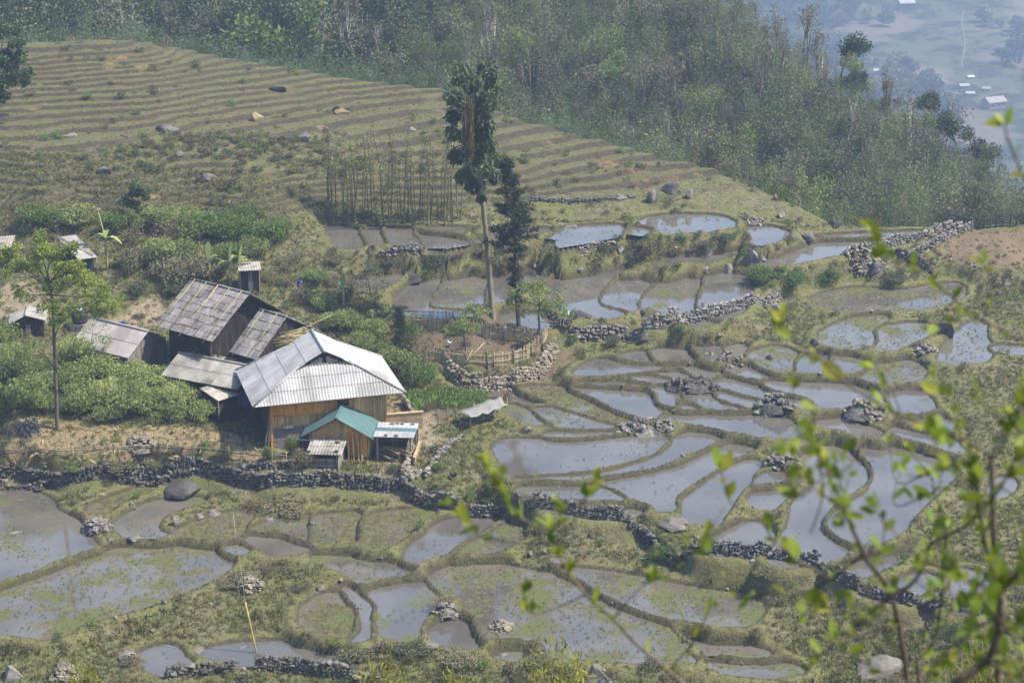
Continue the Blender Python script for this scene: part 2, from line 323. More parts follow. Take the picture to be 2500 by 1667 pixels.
# ---- flooded fields traced from the photograph: (weed cover 0..1, outline)
PADDY = [
(.0,[(810,558),(857,562),(873,575),(882,600),(851,609),(835,600)]),(.0,[(896,561),(926,564),(934,582),(932,600),(905,595)]),
(.05,[(941,561),(987,562),(1016,582),(1018,602),(973,598),(944,579)]),(.0,[(1025,575),(1105,579),(1141,596),(1137,604),(1059,607),(1034,589)]),
(.1,[(1044,561),(1110,558),(1180,562),(1182,571),(1116,573)]),(.0,[(1123,578),(1190,576),(1260,563),(1326,561),(1337,577),(1312,584),(1240,595),(1182,597),(1148,591)]),
(.0,[(1355,566),(1437,555),(1501,552),(1516,564),(1501,573),(1416,593),(1359,598)]),(.1,[(1537,566),(1562,557),(1601,559),(1605,564),(1566,571)]),
(.3,[(1573,545),(1600,532),(1680,527),(1750,530),(1780,545),(1770,560),(1720,568),(1640,570),(1590,562)]),
(.0,[(1835,555),(1881,557),(1910,568),(1906,579),(1874,596),(1839,602),(1846,582)]),
(.0,[(2006,589),(2124,589),(2210,582),(2242,579),(2206,593),(2124,607),(1964,636),(1910,645),(1860,646),(1889,632),(1981,607)]),
(.0,[(1996,580),(2100,574),(2231,568),(2239,573),(2189,578),(2017,585)]),
(.1,[(1112,645),(1187,632),(1330,606),(1345,612),(1200,642),(1120,652)]),(.1,[(1545,652),(1600,640),(1660,628),(1740,618),(1800,608),(1815,618),(1750,632),(1670,646),(1600,656)]),
(.05,[(975,704),(1030,689),(1076,675),(1076,693),(1051,721),(1041,743),(1059,757),(1134,763),(1134,772),(1001,772),(985,754)]),
(.1,[(850,700),(905,680),(970,672),(975,690),(900,708)]),
(.12,[(1101,675),(1187,664),(1191,679),(1166,721),(1166,739),(1130,754),(1080,748),(1062,745),(1080,711)]),
(.1,[(1223,675),(1362,650),(1330,671),(1273,704),(1223,736),(1209,721)]),
(.08,[(1359,689),(1409,675),(1526,654),(1530,657),(1473,693),(1451,718),(1444,736),(1459,750),(1508,761),(1494,775),(1416,771),(1384,779),(1370,750),(1350,714)]),
(.1,[(1234,779),(1276,764),(1348,786),(1380,785),(1323,802),(1301,796)]),
(.05,[(1544,671),(1626,664),(1580,700),(1562,718),(1548,743),(1548,757),(1508,750),(1484,739),(1491,718),(1519,689)]),
(.12,[(1637,686),(1670,670),(1695,672),(1700,690),(1690,725),(1687,745),(1700,765),(1725,782),(1740,790),(1700,795),(1660,788),(1600,765),(1574,752),(1576,730),(1599,705)]),
(.04,[(1742,675),(1842,661),(1846,671),(1817,718),(1803,757),(1778,771),(1746,779),(1714,764),(1710,743),(1731,707)]),
(.1,[(1576,771),(1640,788),(1644,799),(1600,802),(1590,787)]),
(.45,[(1999,729),(2089,707),(2196,714),(2267,703),(2331,696),(2339,721),(2303,739),(2231,754),(2089,761),(2035,754)]),
(.45,[(2014,821),(2053,793),(2135,771),(2156,779),(2124,800),(2128,832),(2106,846),(2064,850),(2028,839)]),
(.5,[(2153,807),(2196,796),(2239,793),(2281,804),(2231,829),(2160,857),(2156,832)]),
(.4,[(2310,882),(2321,846),(2374,793),(2392,793),(2392,821),(2406,846),(2399,875),(2381,884)]),(.2,[(2430,848),(2500,851),(2540,856),(2500,863),(2435,857)]),
(.1,[(1956,889),(1967,875),(2003,871),(2014,886),(1996,904),(1967,907)]),(.5,[(1839,871),(1889,850),(1931,864),(1924,893),(1917,907),(1874,904)]),
(.5,[(2117,914),(2160,893),(2217,886),(2246,904),(2231,925),(2174,932),(2124,929)]),(.3,[(2045,875),(2103,886),(2096,905),(2050,900)]),
(.1,[(1785,854),(1806,845),(1800,864),(1808,882),(1790,874)]),(.1,[(1706,854),(1746,850),(1758,880),(1726,882)]),
(.1,[(1523,871),(1566,864),(1587,880),(1584,885),(1530,879)]),(.05,[(1598,864),(1637,854),(1670,862),(1700,881),(1660,883),(1610,881)]),
(.0,[(1419,914),(1437,896),(1469,882),(1530,890),(1591,896),(1670,892),(1762,909),(1740,922),(1690,917),(1670,903),(1598,905),(1530,911),(1473,916)]),
(.0,[(1767,897),(1810,893),(1874,918),(1860,925),(1810,925),(1778,909)]),
(.0,[(1530,924),(1591,921),(1634,929),(1630,938),(1591,936)]),(.0,[(1600,913),(1660,911),(1690,924),(1665,933),(1640,922)]),
(.0,[(1587,947),(1626,946),(1634,961),(1670,986),(1662,1000),(1618,986),(1611,961)]),(.0,[(1416,938),(1509,935),(1575,941),(1583,947),(1509,943)]),
(.0,[(1394,952),(1437,949),(1544,956),(1580,963),(1587,975),(1594,989),(1633,1007),(1598,1018),(1544,1016),(1501,1000),(1451,975)]),
(.0,[(1756,936),(1778,922),(1831,934),(1860,955),(1931,972),(1967,981),(1960,993),(1853,975),(1803,960)]),
(.0,[(1871,934),(1946,938),(2053,943),(2096,948),(2135,971),(2146,993),(2035,998),(1971,973),(1910,960)]),
(.0,[(1767,961),(1810,970),(1849,979),(1831,996),(1803,989),(1756,973)]),(.05,[(1685,975),(1714,961),(1760,984),(1810,998),(1803,1006),(1731,1000),(1696,984)]),(.05,[(1640,985),(1665,985),(1710,1001),(1660,1005)]),
(.0,[(1620,1018),(1660,1015),(1731,1012),(1839,1015),(1910,1025),(1924,1039),(1949,1046),(1946,1066),(1874,1063),(1803,1054),(1731,1036),(1681,1029)]),
(.0,[(2014,1032),(2053,1018),(2081,1014),(2089,1036),(2153,1064),(2153,1080),(2089,1066),(2039,1054)]),(.05,[(2210,1025),(2274,1018),(2314,1036),(2296,1048),(2246,1043)]),
(.0,[(2192,1049),(2267,1059),(2303,1070),(2339,1100),(2267,1089),(2196,1070)]),(.05,[(2178,968),(2231,957),(2253,971),(2267,1009),(2210,1014),(2189,996)]),
(.0,[(1967,1128),(2030,1080),(2060,1082),(2089,1118),(2117,1153),(2089,1189),(2035,1225),(2003,1257),(2006,1293),(2046,1325),(2064,1340),(2017,1364),(1946,1378),(1903,1375),(1899,1350),(1931,1307),(1949,1261),(1956,1228),(2010,1178)]),
(.0,[(2085,1085),(2140,1088),(2200,1090),(2267,1108),(2314,1143),(2303,1175),(2267,1203),(2224,1246),(2196,1282),(2192,1311),(2139,1330),(2064,1321),(2026,1293),(2024,1275),(2066,1242),(2132,1206),(2146,1168),(2118,1120)]),
(.05,[(1671,1225),(1703,1204),(1778,1150),(1839,1130),(1824,1164),(1781,1214),(1753,1257),(1731,1278),(1689,1271),(1674,1246)]),
(.0,[(1846,1211),(1889,1193),(1924,1186),(1903,1218),(1874,1239),(1849,1232)]),(.0,[(1735,1346),(1760,1318),(1831,1282),(1867,1293),(1871,1318),(1839,1353),(1814,1357)]),
(.0,[(2060,1411),(2106,1371),(2160,1353),(2217,1330),(2196,1353),(2135,1389)]),(.1,[(2117,1450),(2178,1436),(2246,1407),(2267,1418),(2217,1457),(2160,1464)]),
(.1,[(2346,1411),(2374,1400),(2403,1446),(2396,1482),(2339,1493)]),(.0,[(2431,1196),(2449,1171),(2464,1182),(2439,1211)]),(.3,[(1872,1160),(1930,1166),(1920,1178),(1862,1180)]),
(.02,[(1235,1080),(1287,1077),(1355,1082),(1437,1078),(1573,1062),(1620,1077),(1606,1092),(1585,1110),(1500,1138),(1430,1149),(1330,1155),(1250,1158),(1240,1130),(1225,1100)]),
(.02,[(1269,1171),(1437,1160),(1594,1120),(1655,1080),(1690,1062),(1745,1070),(1735,1083),(1665,1114),(1591,1138),(1437,1168),(1330,1175)]),
(.02,[(1450,1180),(1600,1158),(1680,1130),(1750,1099),(1800,1088),(1825,1096),(1785,1113),(1715,1157),(1662,1192),(1645,1213),(1641,1241),(1601,1240),(1544,1215),(1509,1195),(1470,1184)]),
(.05,[(1290,1186),(1437,1191),(1491,1201),(1520,1220),(1509,1228),(1437,1223),(1359,1216),(1294,1205)]),
(.02,[(1312,1234),(1366,1238),(1437,1238),(1530,1241),(1580,1251),(1509,1261),(1455,1262),(1401,1257),(1359,1250)]),
(.35,[(1319,995),(1366,1007),(1437,1027),(1494,1043),(1498,1049),(1416,1047),(1366,1037),(1330,1018)]),
(.75,[(1276,951),(1359,950),(1430,974),(1491,1006),(1544,1025),(1509,1032),(1401,1000),(1330,975)]),
(.2,[(1241,993),(1266,1000),(1309,1025),(1319,1036),(1290,1025),(1250,1007)]),(.15,[(1191,950),(1234,957),(1294,979),(1319,990),(1312,1000),(1259,973),(1223,966)]),
(.05,[(1348,1061),(1401,1058),(1544,1051),(1509,1062),(1366,1069)]),
(.25,[(-40,1210),(0,1207),(54,1203),(111,1225),(125,1250),(175,1275),(186,1296),(207,1318),(220,1340),(186,1350),(107,1387),(36,1405),(-20,1410),(-50,1330)]),
(.5,[(-60,1480),(0,1453),(71,1420),(171,1381),(250,1357),(336,1338),(429,1333),(475,1337),(529,1354),(554,1371),(536,1393),(482,1425),(393,1461),(286,1493),(196,1518),(150,1546),(107,1553),(36,1543),(-40,1536)]),
(.3,[(389,1228),(485,1222),(429,1240),(379,1264),(368,1282),(371,1300),(407,1314),(357,1318),(307,1296),(300,1275),(340,1250)]),
(.75,[(236,1239),(339,1197),(357,1197),(275,1227),(250,1250)]),(.7,[(443,1298),(529,1266),(607,1250),(586,1278),(577,1300),(571,1311),(500,1316),(457,1314)]),
(.05,[(607,1318),(679,1316),(718,1328),(735,1343),(707,1352),(675,1353),(661,1339)]),(.1,[(554,1341),(586,1338),(586,1350),(557,1350)]),
(.75,[(634,1290),(735,1263),(742,1317),(690,1300)]),(.8,[(774,1270),(835,1260),(863,1260),(860,1318),(830,1332),(776,1325)]),
(.7,[(904,1268),(980,1252),(1045,1250),(1017,1271),(955,1320),(912,1341),(900,1321)]),
(.1,[(1016,1338),(1059,1307),(1075,1286),(1187,1253),(1209,1256),(1165,1289),(1126,1311),(1059,1364),(1016,1371),(1007,1361)]),
(.5,[(1120,1355),(1180,1321),(1216,1309),(1251,1282),(1294,1288),(1216,1336),(1151,1351)]),
(.35,[(780,1360),(830,1364),(901,1374),(973,1391),(1012,1403),(1004,1409),(948,1412),(901,1423),(851,1393),(800,1375)]),
(.25,[(909,1439),(1010,1416),(1040,1434),(1070,1464),(1026,1496),(1005,1528),(1001,1557),(948,1546),(941,1507),(941,1475)]),
(.1,[(837,1439),(862,1457),(887,1482),(884,1550),(873,1553),(876,1493),(850,1465)]),(.75,[(760,1480),(824,1449),(845,1470),(864,1495),(860,1548),(800,1548),(755,1520)]),
(.02,[(1062,1550),(1087,1528),(1141,1520),(1151,1527),(1165,1561),(1160,1576),(1109,1571)]),
(.5,[(1051,1395),(1116,1378),(1173,1378),(1294,1399),(1401,1424),(1450,1463),(1560,1513),(1645,1552),(1695,1590),(1650,1612),(1437,1605),(1330,1580),(1259,1566),(1183,1553),(1161,1507),(1145,1443),(1084,1450)]),
(.5,[(1387,1395),(1509,1406),(1670,1438),(1785,1452),(1850,1466),(1843,1493),(1803,1523),(1680,1510),(1572,1488),(1472,1444),(1415,1413)]),
(.3,[(1212,1587),(1273,1580),(1326,1591),(1294,1602),(1230,1602)]),(.4,[(1670,1557),(1731,1581),(1821,1585),(1874,1607),(1803,1612),(1700,1596)]),(.4,[(1665,1618),(1749,1612),(1874,1621),(1946,1638),(1839,1646),(1731,1630)]),
(.05,[(357,1600),(386,1586),(414,1584),(432,1607),(446,1618),(429,1636),(393,1639),(364,1621)]),
(.15,[(504,1593),(571,1580),(625,1577),(679,1574),(700,1588),(786,1605),(840,1620),(835,1626),(714,1608),(643,1603),(607,1619),(536,1605)]),
]
# ---- flooded fields get one level each; the ground is then fitted through their rims
paddies = []
for weed, P in PADDY:
    P = smooth_poly(P, True, 3); lv = float(np.median(S_at(P[::4])[:, 2])) - .06
    paddies.append((weed, np.array([on_z(px, py, lv) for px, py in P]), lv))
rim = np.vstack([W[::4] for _, W, _ in paddies]) + (0, 0, .08)
dmin = np.min(np.hypot(_ctrl[:, None, 0] - rim[None, :, 0], _ctrl[:, None, 1] - rim[None, :, 1]), axis=1)
keep = dmin > 1.1
for _, W, _ in paddies: keep &= ~inside(_ctrl[:, 0], _ctrl[:, 1], W[:, :2])
base_S = Fit(np.vstack([_ctrl[keep], rim]), np.r_[np.full(keep.sum(), .35), np.full(len(rim), .15)])
yS = np.clip(np.minimum(YY, cry), 80, 200); xS = np.clip(XX, -110, 110)
cgx = np.arange(-112, 113, .9); cgy = np.arange(79, 202, .9); _cx, _cy = np.meshgrid(cgx, cgy); _cz = base_S.smooth(_cx, _cy)
def bil(G, gx, gy, x, y):
    i = np.clip(((x - gx[0]) / (gx[1] - gx[0])).astype(int), 1, len(gx) - 3); j = np.clip(((y - gy[0]) / (gy[1] - gy[0])).astype(int), 1, len(gy) - 3)
    fx = (x - gx[i]) / (gx[1] - gx[0]); fy = (y - gy[j]) / (gy[1] - gy[0])
    def w4(f): return [(-f + 2 * f * f - f ** 3) / 2, (2 - 5 * f * f + 3 * f ** 3) / 2, (f + 4 * f * f - 3 * f ** 3) / 2, (f ** 3 - f * f) / 2]
    wx, wy = w4(fx), w4(fy); o = 0
    for b in range(4):
        o = o + wy[b] * sum(wx[a] * G[j + b - 1, i + a - 1] for a in range(4))
    return o
Z = bil(_cz, cgx, cgy, xS, yS) + steps(xS, yS)
# terraces on the hill
amp = sstep(4.9, 5.7, Z) * fine
_r = on_z(560, 360, 8.7); _r2 = on_z(200, 430, 8.0); _rb = np.maximum(np.exp(-((XX - _r[0]) / 9) ** 2 - ((YY - _r[1]) / 3.5) ** 2), np.exp(-((XX - _r2[0]) / 9) ** 2 - ((YY - _r2[1]) / 4) ** 2))
rough = np.clip(sstep(.12, .3, fbm(XX / 13, YY / 9, 21, 3) + .45 * _rb) * sstep(6.5, 7.5, Z) * (1 - sstep(10, 10.8, Z)), 0, 1)
TZ = np.array([4.0, 4.9, 8.3, 9.0, 14.0, 30.0]); TQ = np.r_[0, np.cumsum(np.diff(TZ) / np.array([.44, .38, .30, .25, .26]))]
q0 = np.interp(Z, TZ, TQ); wp = .9 * fbm(XX / 13, YY / 9, 31, 3) + (.42 + .6 * rough) * fbm(XX / 3.0, YY / 1.8, 32, 4); q = q0 + wp
fq = q - np.floor(q); st = np.floor(q) + np.where(fq < .66, fq * .06 / .66, .06 + .94 * sstep(.64, .97, fq))
ZT = np.interp(st - wp, TQ, TZ) + .05
w_t = amp * (1 - .55 * rough)
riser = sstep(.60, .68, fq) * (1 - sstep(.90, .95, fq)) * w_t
Z = Z * (1 - w_t) + ZT * w_t
# behind the crest
sb = np.maximum(YY - cry, 0)
Z = np.where(YY > cry, Z - .7 * sb - .2 * np.minimum(sb, 1), Z)
out_z = outer(XX, YY)
Z = np.where((YY > cry), np.maximum(Z, out_z), Z)
nz = np.interp(YY, NEAR_Y, NEAR_Z) + 1.0 * fbm(XX / 9, YY / 9, 41) * sstep(5, 15, np.abs(YY)) + np.minimum(np.abs(XX), 70) ** 1.2 * .03
wN = 1 - sstep(78, 90, YY); Z = Z * (1 - wN) + nz * wN
side = sstep(60, 130, np.abs(XX)) * (YY < 250); Z = Z + side * (XX < 0) * 8
rough_z = .24 * fbm(XX / 2.2, YY / 2.2, 51, 4) + .22 * fbm(XX / .7, YY / .7, 52, 3)
Z = Z + rough_z * fine * (1 - .4 * w_t)

d1 = np.full(Z.shape, 9.0); d2 = np.full(Z.shape, 9.0); i1 = np.zeros(Z.shape, int); i2 = np.zeros(Z.shape, int)
jit = .22 * fbm(XX / .9, YY / .9, 61, 3) + .1 * fbm(XX / .4, YY / .4, 62, 2); EXP = .5; ZO = Z.copy()
for k, (weed, W, lv) in enumerate(paddies):
    xa, xb = np.searchsorted(GX, (W[:, 0].min() - 2.5, W[:, 0].max() + 2.5)); ya, yb = np.searchsorted(GY, (W[:, 1].min() - 2.5, W[:, 1].max() + 2.5))
    sl_ = (slice(ya, yb), slice(xa, xb)); x = XX[sl_]; y = YY[sl_]
    d, _ = dist_line(x, y, np.vstack([W[:, :2], W[:1, :2]])); d = np.where(inside(x, y, W[:, :2]), -d, d)
    n1 = d < d1[sl_]; n2 = ~n1 & (d < d2[sl_])
    d2[sl_] = np.where(n1, d1[sl_], np.where(n2, d, d2[sl_])); i2[sl_] = np.where(n1, i1[sl_], np.where(n2, k, i2[sl_])); d1[sl_] = np.where(n1, d, d1[sl_]); i1[sl_] = np.where(n1, k, i1[sl_])
    d = d - EXP; ow = 1 - sstep(.42, 1.1, d); bank = Z[sl_] * (1 - ow) + (lv + .15 + .35 * jit[sl_]) * ow
    ZO[sl_] = np.where(d < 1.1, np.where(ZO[sl_] == Z[sl_], bank, np.maximum(ZO[sl_], bank)), ZO[sl_])
LV = np.array([p[2] for p in paddies]); l1 = LV[i1]; l2 = LV[i2]; far2 = d2 > 2.4
# distance to the shore: fields reach out until a bund is left, wider where the next field lies higher
hw1 = .125 + np.where(far2, 0, .5 * np.clip(l2 - l1 - .15, 0, 1.5)); hw2 = .125 + .5 * np.clip(l1 - l2 - .15, 0, 1.5)
near_w = np.maximum(d1 - EXP, hw1 - (d2 - d1) * .5) + .8 * jit; near_w = np.where(d1 > 3, 9, near_w)
nw2 = np.where(far2, 9, np.maximum(d2 - EXP, hw2 + (d2 - d1) * .5))
ZO = np.where(near_w < 2, np.minimum(ZO, l1 + .14 + .5 * jit + 1.8 * np.maximum(near_w, 0)), ZO); ZO = np.where(nw2 < 2, np.minimum(ZO, l2 + .14 + 1.8 * np.maximum(nw2, 0)), ZO)
Z = np.where(near_w < .05, np.minimum(ZO, l1 + .12 - .34 * sstep(.05, -.16, near_w)), ZO)
wet = (1 - sstep(0.02, .3, near_w + .5 * jit))
def ground(x, y):
    x = np.asarray(x, float); y = np.asarray(y, float)
    i = np.clip(np.searchsorted(GX, x) - 1, 0, len(GX) - 2); j = np.clip(np.searchsorted(GY, y) - 1, 0, len(GY) - 2)
    fx = (x - GX[i]) / (GX[i + 1] - GX[i]); fy = (y - GY[j]) / (GY[j + 1] - GY[j])
    return (Z[j, i] * (1 - fx) + Z[j, i + 1] * fx) * (1 - fy) + (Z[j + 1, i] * (1 - fx) + Z[j + 1, i + 1] * fx) * fy
def at(px, py, t0=60.0, t1=420.0):
    """point of the ground seen at a photograph pixel"""
    d = ray(px, py); t = np.arange(t0, t1, .12)
    h = CAMZ + d[2] * t - ground(d[0] * t, d[1] * t); k = np.argmax(h < 0)
    if h[k] >= 0: k = len(t) - 1
    tt = t[k]; return np.array((d[0] * tt, d[1] * tt, float(ground(d[0] * tt, d[1] * tt))))
def px_m(p):
    """photograph pixels per metre at a point"""
    return FPX / max(p[1] * math.cos(PITCH) + (CAMZ - p[2]) * math.sin(PITCH), 1)
# ---- soil cover masks (what the ground is made of)
SOIL = [  # weight of bare tan earth, red earth, straw : pixel outline
 ('red', [(2285,572),(2400,562),(2560,560),(2560,650),(2440,655),(2330,650),(2300,625)]),
 ('brown', [(1000,790),(1130,765),(1330,790),(1320,860),(1180,895),(1060,880),(990,850)]),
 ('tan', [(950,975),(1010,985),(1060,1010),(1080,1050),(1070,1090),(1010,1130),(990,1170),(930,1160),(930,1060)]),
 ('straw', [(-40,1040),(200,1035),(420,1040),(560,1060),(640,1090),(700,1130),(640,1140),(480,1130),(200,1130),(-40,1130)]),
 ('red', [(1310,905),(1350,870),(1400,855),(1420,880),(1360,915),(1280,945),(1200,955)]),
 ('brown', [(1020,1000),(1100,995),(1130,1030),(1060,1040)]), ('tan', [(-20,700),(60,690),(120,740),(130,790),(60,780),(-20,790)]),
 ('tan', [(330,745),(400,740),(410,800),(340,800),(270,790)]),
]
soil = {k: np.zeros_like(Z) for k in ('red', 'brown', 'tan', 'straw')}
jit2 = fbm(XX / 2.0, YY / 2.0, 71, 4)
for k, P in SOIL:
    W = S_at(smooth_poly(P, True, 2)); m = fine & (XX > W[:, 0].min() - 2) & (XX < W[:, 0].max() + 2) & (YY > W[:, 1].min() - 2) & (YY < W[:, 1].max() + 2)
    d, _ = dist_line(XX[m], YY[m], np.vstack([W[:, :2], W[:1, :2]])); d = np.where(inside(XX[m], YY[m], W[:, :2]), -d, d) + 2.2 * jit2[m]
    soil[k][m] = np.maximum(soil[k][m], 1 - sstep(-.6, .5, d))
orange = riser * sstep(.1, .26, fbm(XX / 3.2, YY / 2.2, 81, 3)) * (1 - sstep(0, 9, np.abs(YY - cry))) * sstep(-30, -14, XX)
orange = np.maximum(orange, riser * sstep(.24, .34, fbm(XX / 2.5, YY / 2.0, 82, 3)) * .8)
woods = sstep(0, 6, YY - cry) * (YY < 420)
farm = sstep(420, 520, YY)
a1 = np.stack([riser, np.maximum(soil['red'] , 0), soil['brown'], wet], -1).reshape(-1, 4)
a2 = np.stack([np.maximum(soil['tan'], orange * 0), soil['straw'], orange, woods], -1).reshape(-1, 4)
# ---- ground material
m, nt, out = NT("ground_cover")
pos = nd(nt, "ShaderNodeNewGeometry").outputs["Position"]
nA = noise(nt, pos, .35, 5, .6); nB = noise(nt, pos, 2.2, 6, .65); nC = noise(nt, pos, 9.0, 4, .7)
s1 = nd(nt, "ShaderNodeSeparateColor", {0: attr(nt, "cover_a").outputs["Color"]}); s2 = nd(nt, "ShaderNodeSeparateColor", {0: attr(nt, "cover_b").outputs["Color"]})
al1 = attr(nt, "cover_a").outputs["Alpha"]; al2 = attr(nt, "cover_b").outputs["Alpha"]
grass = mixc(nt, ramp(nt, nB, .35, .62), (.088, .084, .04), (.175, .16, .09))
grass = mixc(nt, ramp(nt, nA, .42, .62), grass, mixc(nt, nC, (.095, .108, .036), (.16, .165, .065)))
grass = mixc(nt, ramp(nt, nC, .55, .75), grass, (.22, .2, .125))
grass = mixc(nt, attr(nt, 'bund').outputs['Fac'], grass, mixc(nt, nC, (.115, .115, .042), (.215, .205, .085)))
grass = mixc(nt, mth(nt, 'MULTIPLY', attr(nt, 'dry').outputs['Fac'], ramp(nt, nA, .38, .6, .95, .45)), grass, mixc(nt, nC, (.078, .076, .035), (.138, .13, .064)))
ris = mixc(nt, ramp(nt, nC, .3, .6), (.036, .032, .021), (.08, .07, .046))  # terrace faces: dark growth, with extra shade put into the colour
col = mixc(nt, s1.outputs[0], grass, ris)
col = mixc(nt, mth(nt, 'MULTIPLY', s2.outputs[2], ramp(nt, nB, .35, .55)), col, mixc(nt, nC, (.24, .145, .065), (.3, .215, .12)))
col = mixc(nt, mth(nt, 'MULTIPLY', s1.outputs[1], ramp(nt, nB, .3, .55, .45, 1)), col, mixc(nt, nC, (.14, .098, .062), (.215, .16, .105)))
col = mixc(nt, mth(nt, 'MULTIPLY', s1.outputs[2], .9), col, mixc(nt, nC, (.085, .062, .045), (.17, .125, .09)))
col = mixc(nt, mth(nt, 'MULTIPLY', s2.outputs[0], ramp(nt, nB, .35, .6, .5, 1)), col, mixc(nt, nC, (.2, .155, .11), (.36, .29, .2)))
col = mixc(nt, mth(nt, 'MULTIPLY', s2.outputs[1], ramp(nt, nB, .35, .55, .2, 1)), col, mixc(nt, nC, (.16, .125, .075), (.36, .28, .16)))
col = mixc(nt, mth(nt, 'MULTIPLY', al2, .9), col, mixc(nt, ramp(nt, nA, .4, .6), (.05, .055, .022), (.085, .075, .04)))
sy = nd(nt, "ShaderNodeSeparateXYZ", {0: pos}).outputs[1]; fm = ramp(nt, sy, 430, 520)
f1 = noise(nt, pos, .02, 6, .6); f2 = noise(nt, pos, .06, 6, .7); f3 = noise(nt, pos, .3, 4, .7)
farc = mixc(nt, ramp(nt, f2, .45, .55), (.02, .033, .015), (.085, .095, .05)); farc = mixc(nt, ramp(nt, f1, .5, .62), farc, mixc(nt, f3, (.12, .108, .075), (.2, .15, .105)))
farc = mixc(nt, ramp(nt, f3, .5, .7), farc, (.06, .075, .035)); col = mixc(nt, fm, col, farc)
col = mixc(nt, mth(nt, 'MULTIPLY', al1, .75), col, (.05, .043, .03))
b = nd(nt, "ShaderNodeBsdfPrincipled", {"Base Color": col, "Roughness": .9, "Specular IOR Level": .15})
hh = mth(nt, 'ADD', mth(nt, 'MULTIPLY', nB, 1.0), mth(nt, 'MULTIPLY', nC, .6))
bn = nd(nt, "ShaderNodeBump", {"Strength": .9, "Distance": .25, "Height": hh}); nt.links.new(bn.outputs[0], b.inputs["Normal"])
nt.links.new(b.outputs[0], out.inputs[0]); GROUND_MAT = m
ny, nx = Z.shape; idx = np.arange(ny * nx).reshape(ny, nx)
F = np.stack([idx[:-1, :-1], idx[:-1, 1:], idx[1:, 1:], idx[1:, :-1]], -1).reshape(-1, 4)
me = mesh_from("ground", np.stack([XX, YY, Z], -1).reshape(-1, 3), F, GROUND_MAT, {"cover_a": a1, "cover_b": a2, "bund": (sstep(.1, .2, near_w) * (1 - sstep(.4, .8, near_w)) * .75).ravel(), "dry": (w_t * (1 - .5 * rough)).ravel()}, smooth=True)
tag(obj("ground", me), kind="structure")
# ---- water
def water_mat(name, weed):
    m, nt, out = NT(name)
    pos = nd(nt, "ShaderNodeNewGeometry").outputs["Position"]
    n1 = noise(nt, pos, .25, 4, .55); mud = mixc(nt, ramp(nt, n1, .35, .65), (.08, .074, .065), (.115, .107, .095))
    w = nd(nt, "ShaderNodeBsdfPrincipled", {"Base Color": mud, "Roughness": .06, "IOR": 1.6, "Specular IOR Level": .7})
    rip = nd(nt, "ShaderNodeBump", {"Strength": .05, "Distance": .02, "Height": noise(nt, pos, 5.0, 2, .5)}); nt.links.new(rip.outputs[0], w.inputs["Normal"])
    a = noise(nt, pos, .42, 3, .5); bb = noise(nt, pos, 3.0, 4, .65); cc = noise(nt, pos, 14., 3, .6)
    f = mth(nt, 'ADD', mth(nt, 'MULTIPLY', a, .55), mth(nt, 'MULTIPLY', bb, .45))
    th = .66 - .30 * weed
    mask = ramp(nt, mth(nt, 'ADD', f, mth(nt, 'MULTIPLY', mth(nt, 'SUBTRACT', cc, .5), .22)), th - .012, th + .02)
    gcol = mixc(nt, ramp(nt, bb, .4, .65), (.07, .065, .033), (.14, .13, .06)); gcol = mixc(nt, ramp(nt, a, .52, .64), gcol, (.10, .112, .042))
    g = nd(nt, "ShaderNodeBsdfPrincipled", {"Base Color": gcol, "Roughness": .85, "Specular IOR Level": .15})
    gb = nd(nt, "ShaderNodeBump", {"Strength": .8, "Distance": .12, "Height": cc}); nt.links.new(gb.outputs[0], g.inputs["Normal"])
    mx = nd(nt, "ShaderNodeMixShader", {0: mask, 1: w.outputs[0], 2: g.outputs[0]}); nt.links.new(mx.outputs[0], out.inputs[0])
    return m
WM = [(.12, water_mat("paddy_water_clear", 0.0)), (.42, water_mat("paddy_water_weedy", .34)), (.66, water_mat("paddy_water_muddy", .52)), (2, water_mat("paddy_water_overgrown", .74))]
cmin = np.minimum.reduce([near_w[:-1, :-1], near_w[:-1, 1:], near_w[1:, :-1], near_w[1:, 1:]]); ci = i1[:-1, :-1]
for k, (weed, W, lv) in enumerate(paddies):
    xa, xb = np.searchsorted(GX, (W[:, 0].min() - 1, W[:, 0].max() + 1)); ya, yb = np.searchsorted(GY, (W[:, 1].min() - 1, W[:, 1].max() + 1))
    sub = (cmin[ya:yb, xa:xb] < .06) & (ci[ya:yb, xa:xb] == k); jj, ii = np.nonzero(sub); jj += ya; ii += xa
    if len(jj) < 4: continue
    q_ = np.stack([jj * nx + ii, jj * nx + ii + 1, (jj + 1) * nx + ii + 1, (jj + 1) * nx + ii], 1); u_, inv = np.unique(q_.ravel(), return_inverse=True)
    V = np.stack([XX.ravel()[u_], YY.ravel()[u_], np.full(len(u_), lv)], 1)
    me = mesh_from("paddy_water", V, inv.reshape(-1, 4), next(mm for t_, mm in WM if weed < t_)); tag(obj("paddy_water", me), kind="structure")
# ---------------------------------------------------------------- plants: shared pieces
BARK = surf_mat("bark_grey", [(.10, .085, .07), (.2, .175, .15)], 6, .9, .5, stretch=(1, 1, .3), rnd=.2)
BARK_PALE = surf_mat("bark_pale", [(.38, .35, .31), (.52, .49, .45), (.2, .17, .14)], 5, .85, .3, stretch=(1, 1, .25), rnd=.15)
BARK_TALL = surf_mat("bark_mossy", [(.16, .14, .09), (.25, .22, .16), (.12, .13, .06)], 3, .9, .5, stretch=(1, 1, .3), rnd=0)
L_BRIGHT = leaf_mat("leaf_bright", (0.16, 0.22, 0.06), (0.30, 0.36, 0.13), (0.31, 0.32, 0.12), .35)
L_LIME = leaf_mat("leaf_lime", (0.150, 0.225, 0.037), (0.338, 0.388, 0.075), None, .35)
L_MID = leaf_mat("leaf_mid", (0.083, 0.143, 0.033), (0.195, 0.270, 0.075), (0.225, 0.225, 0.090), .3)
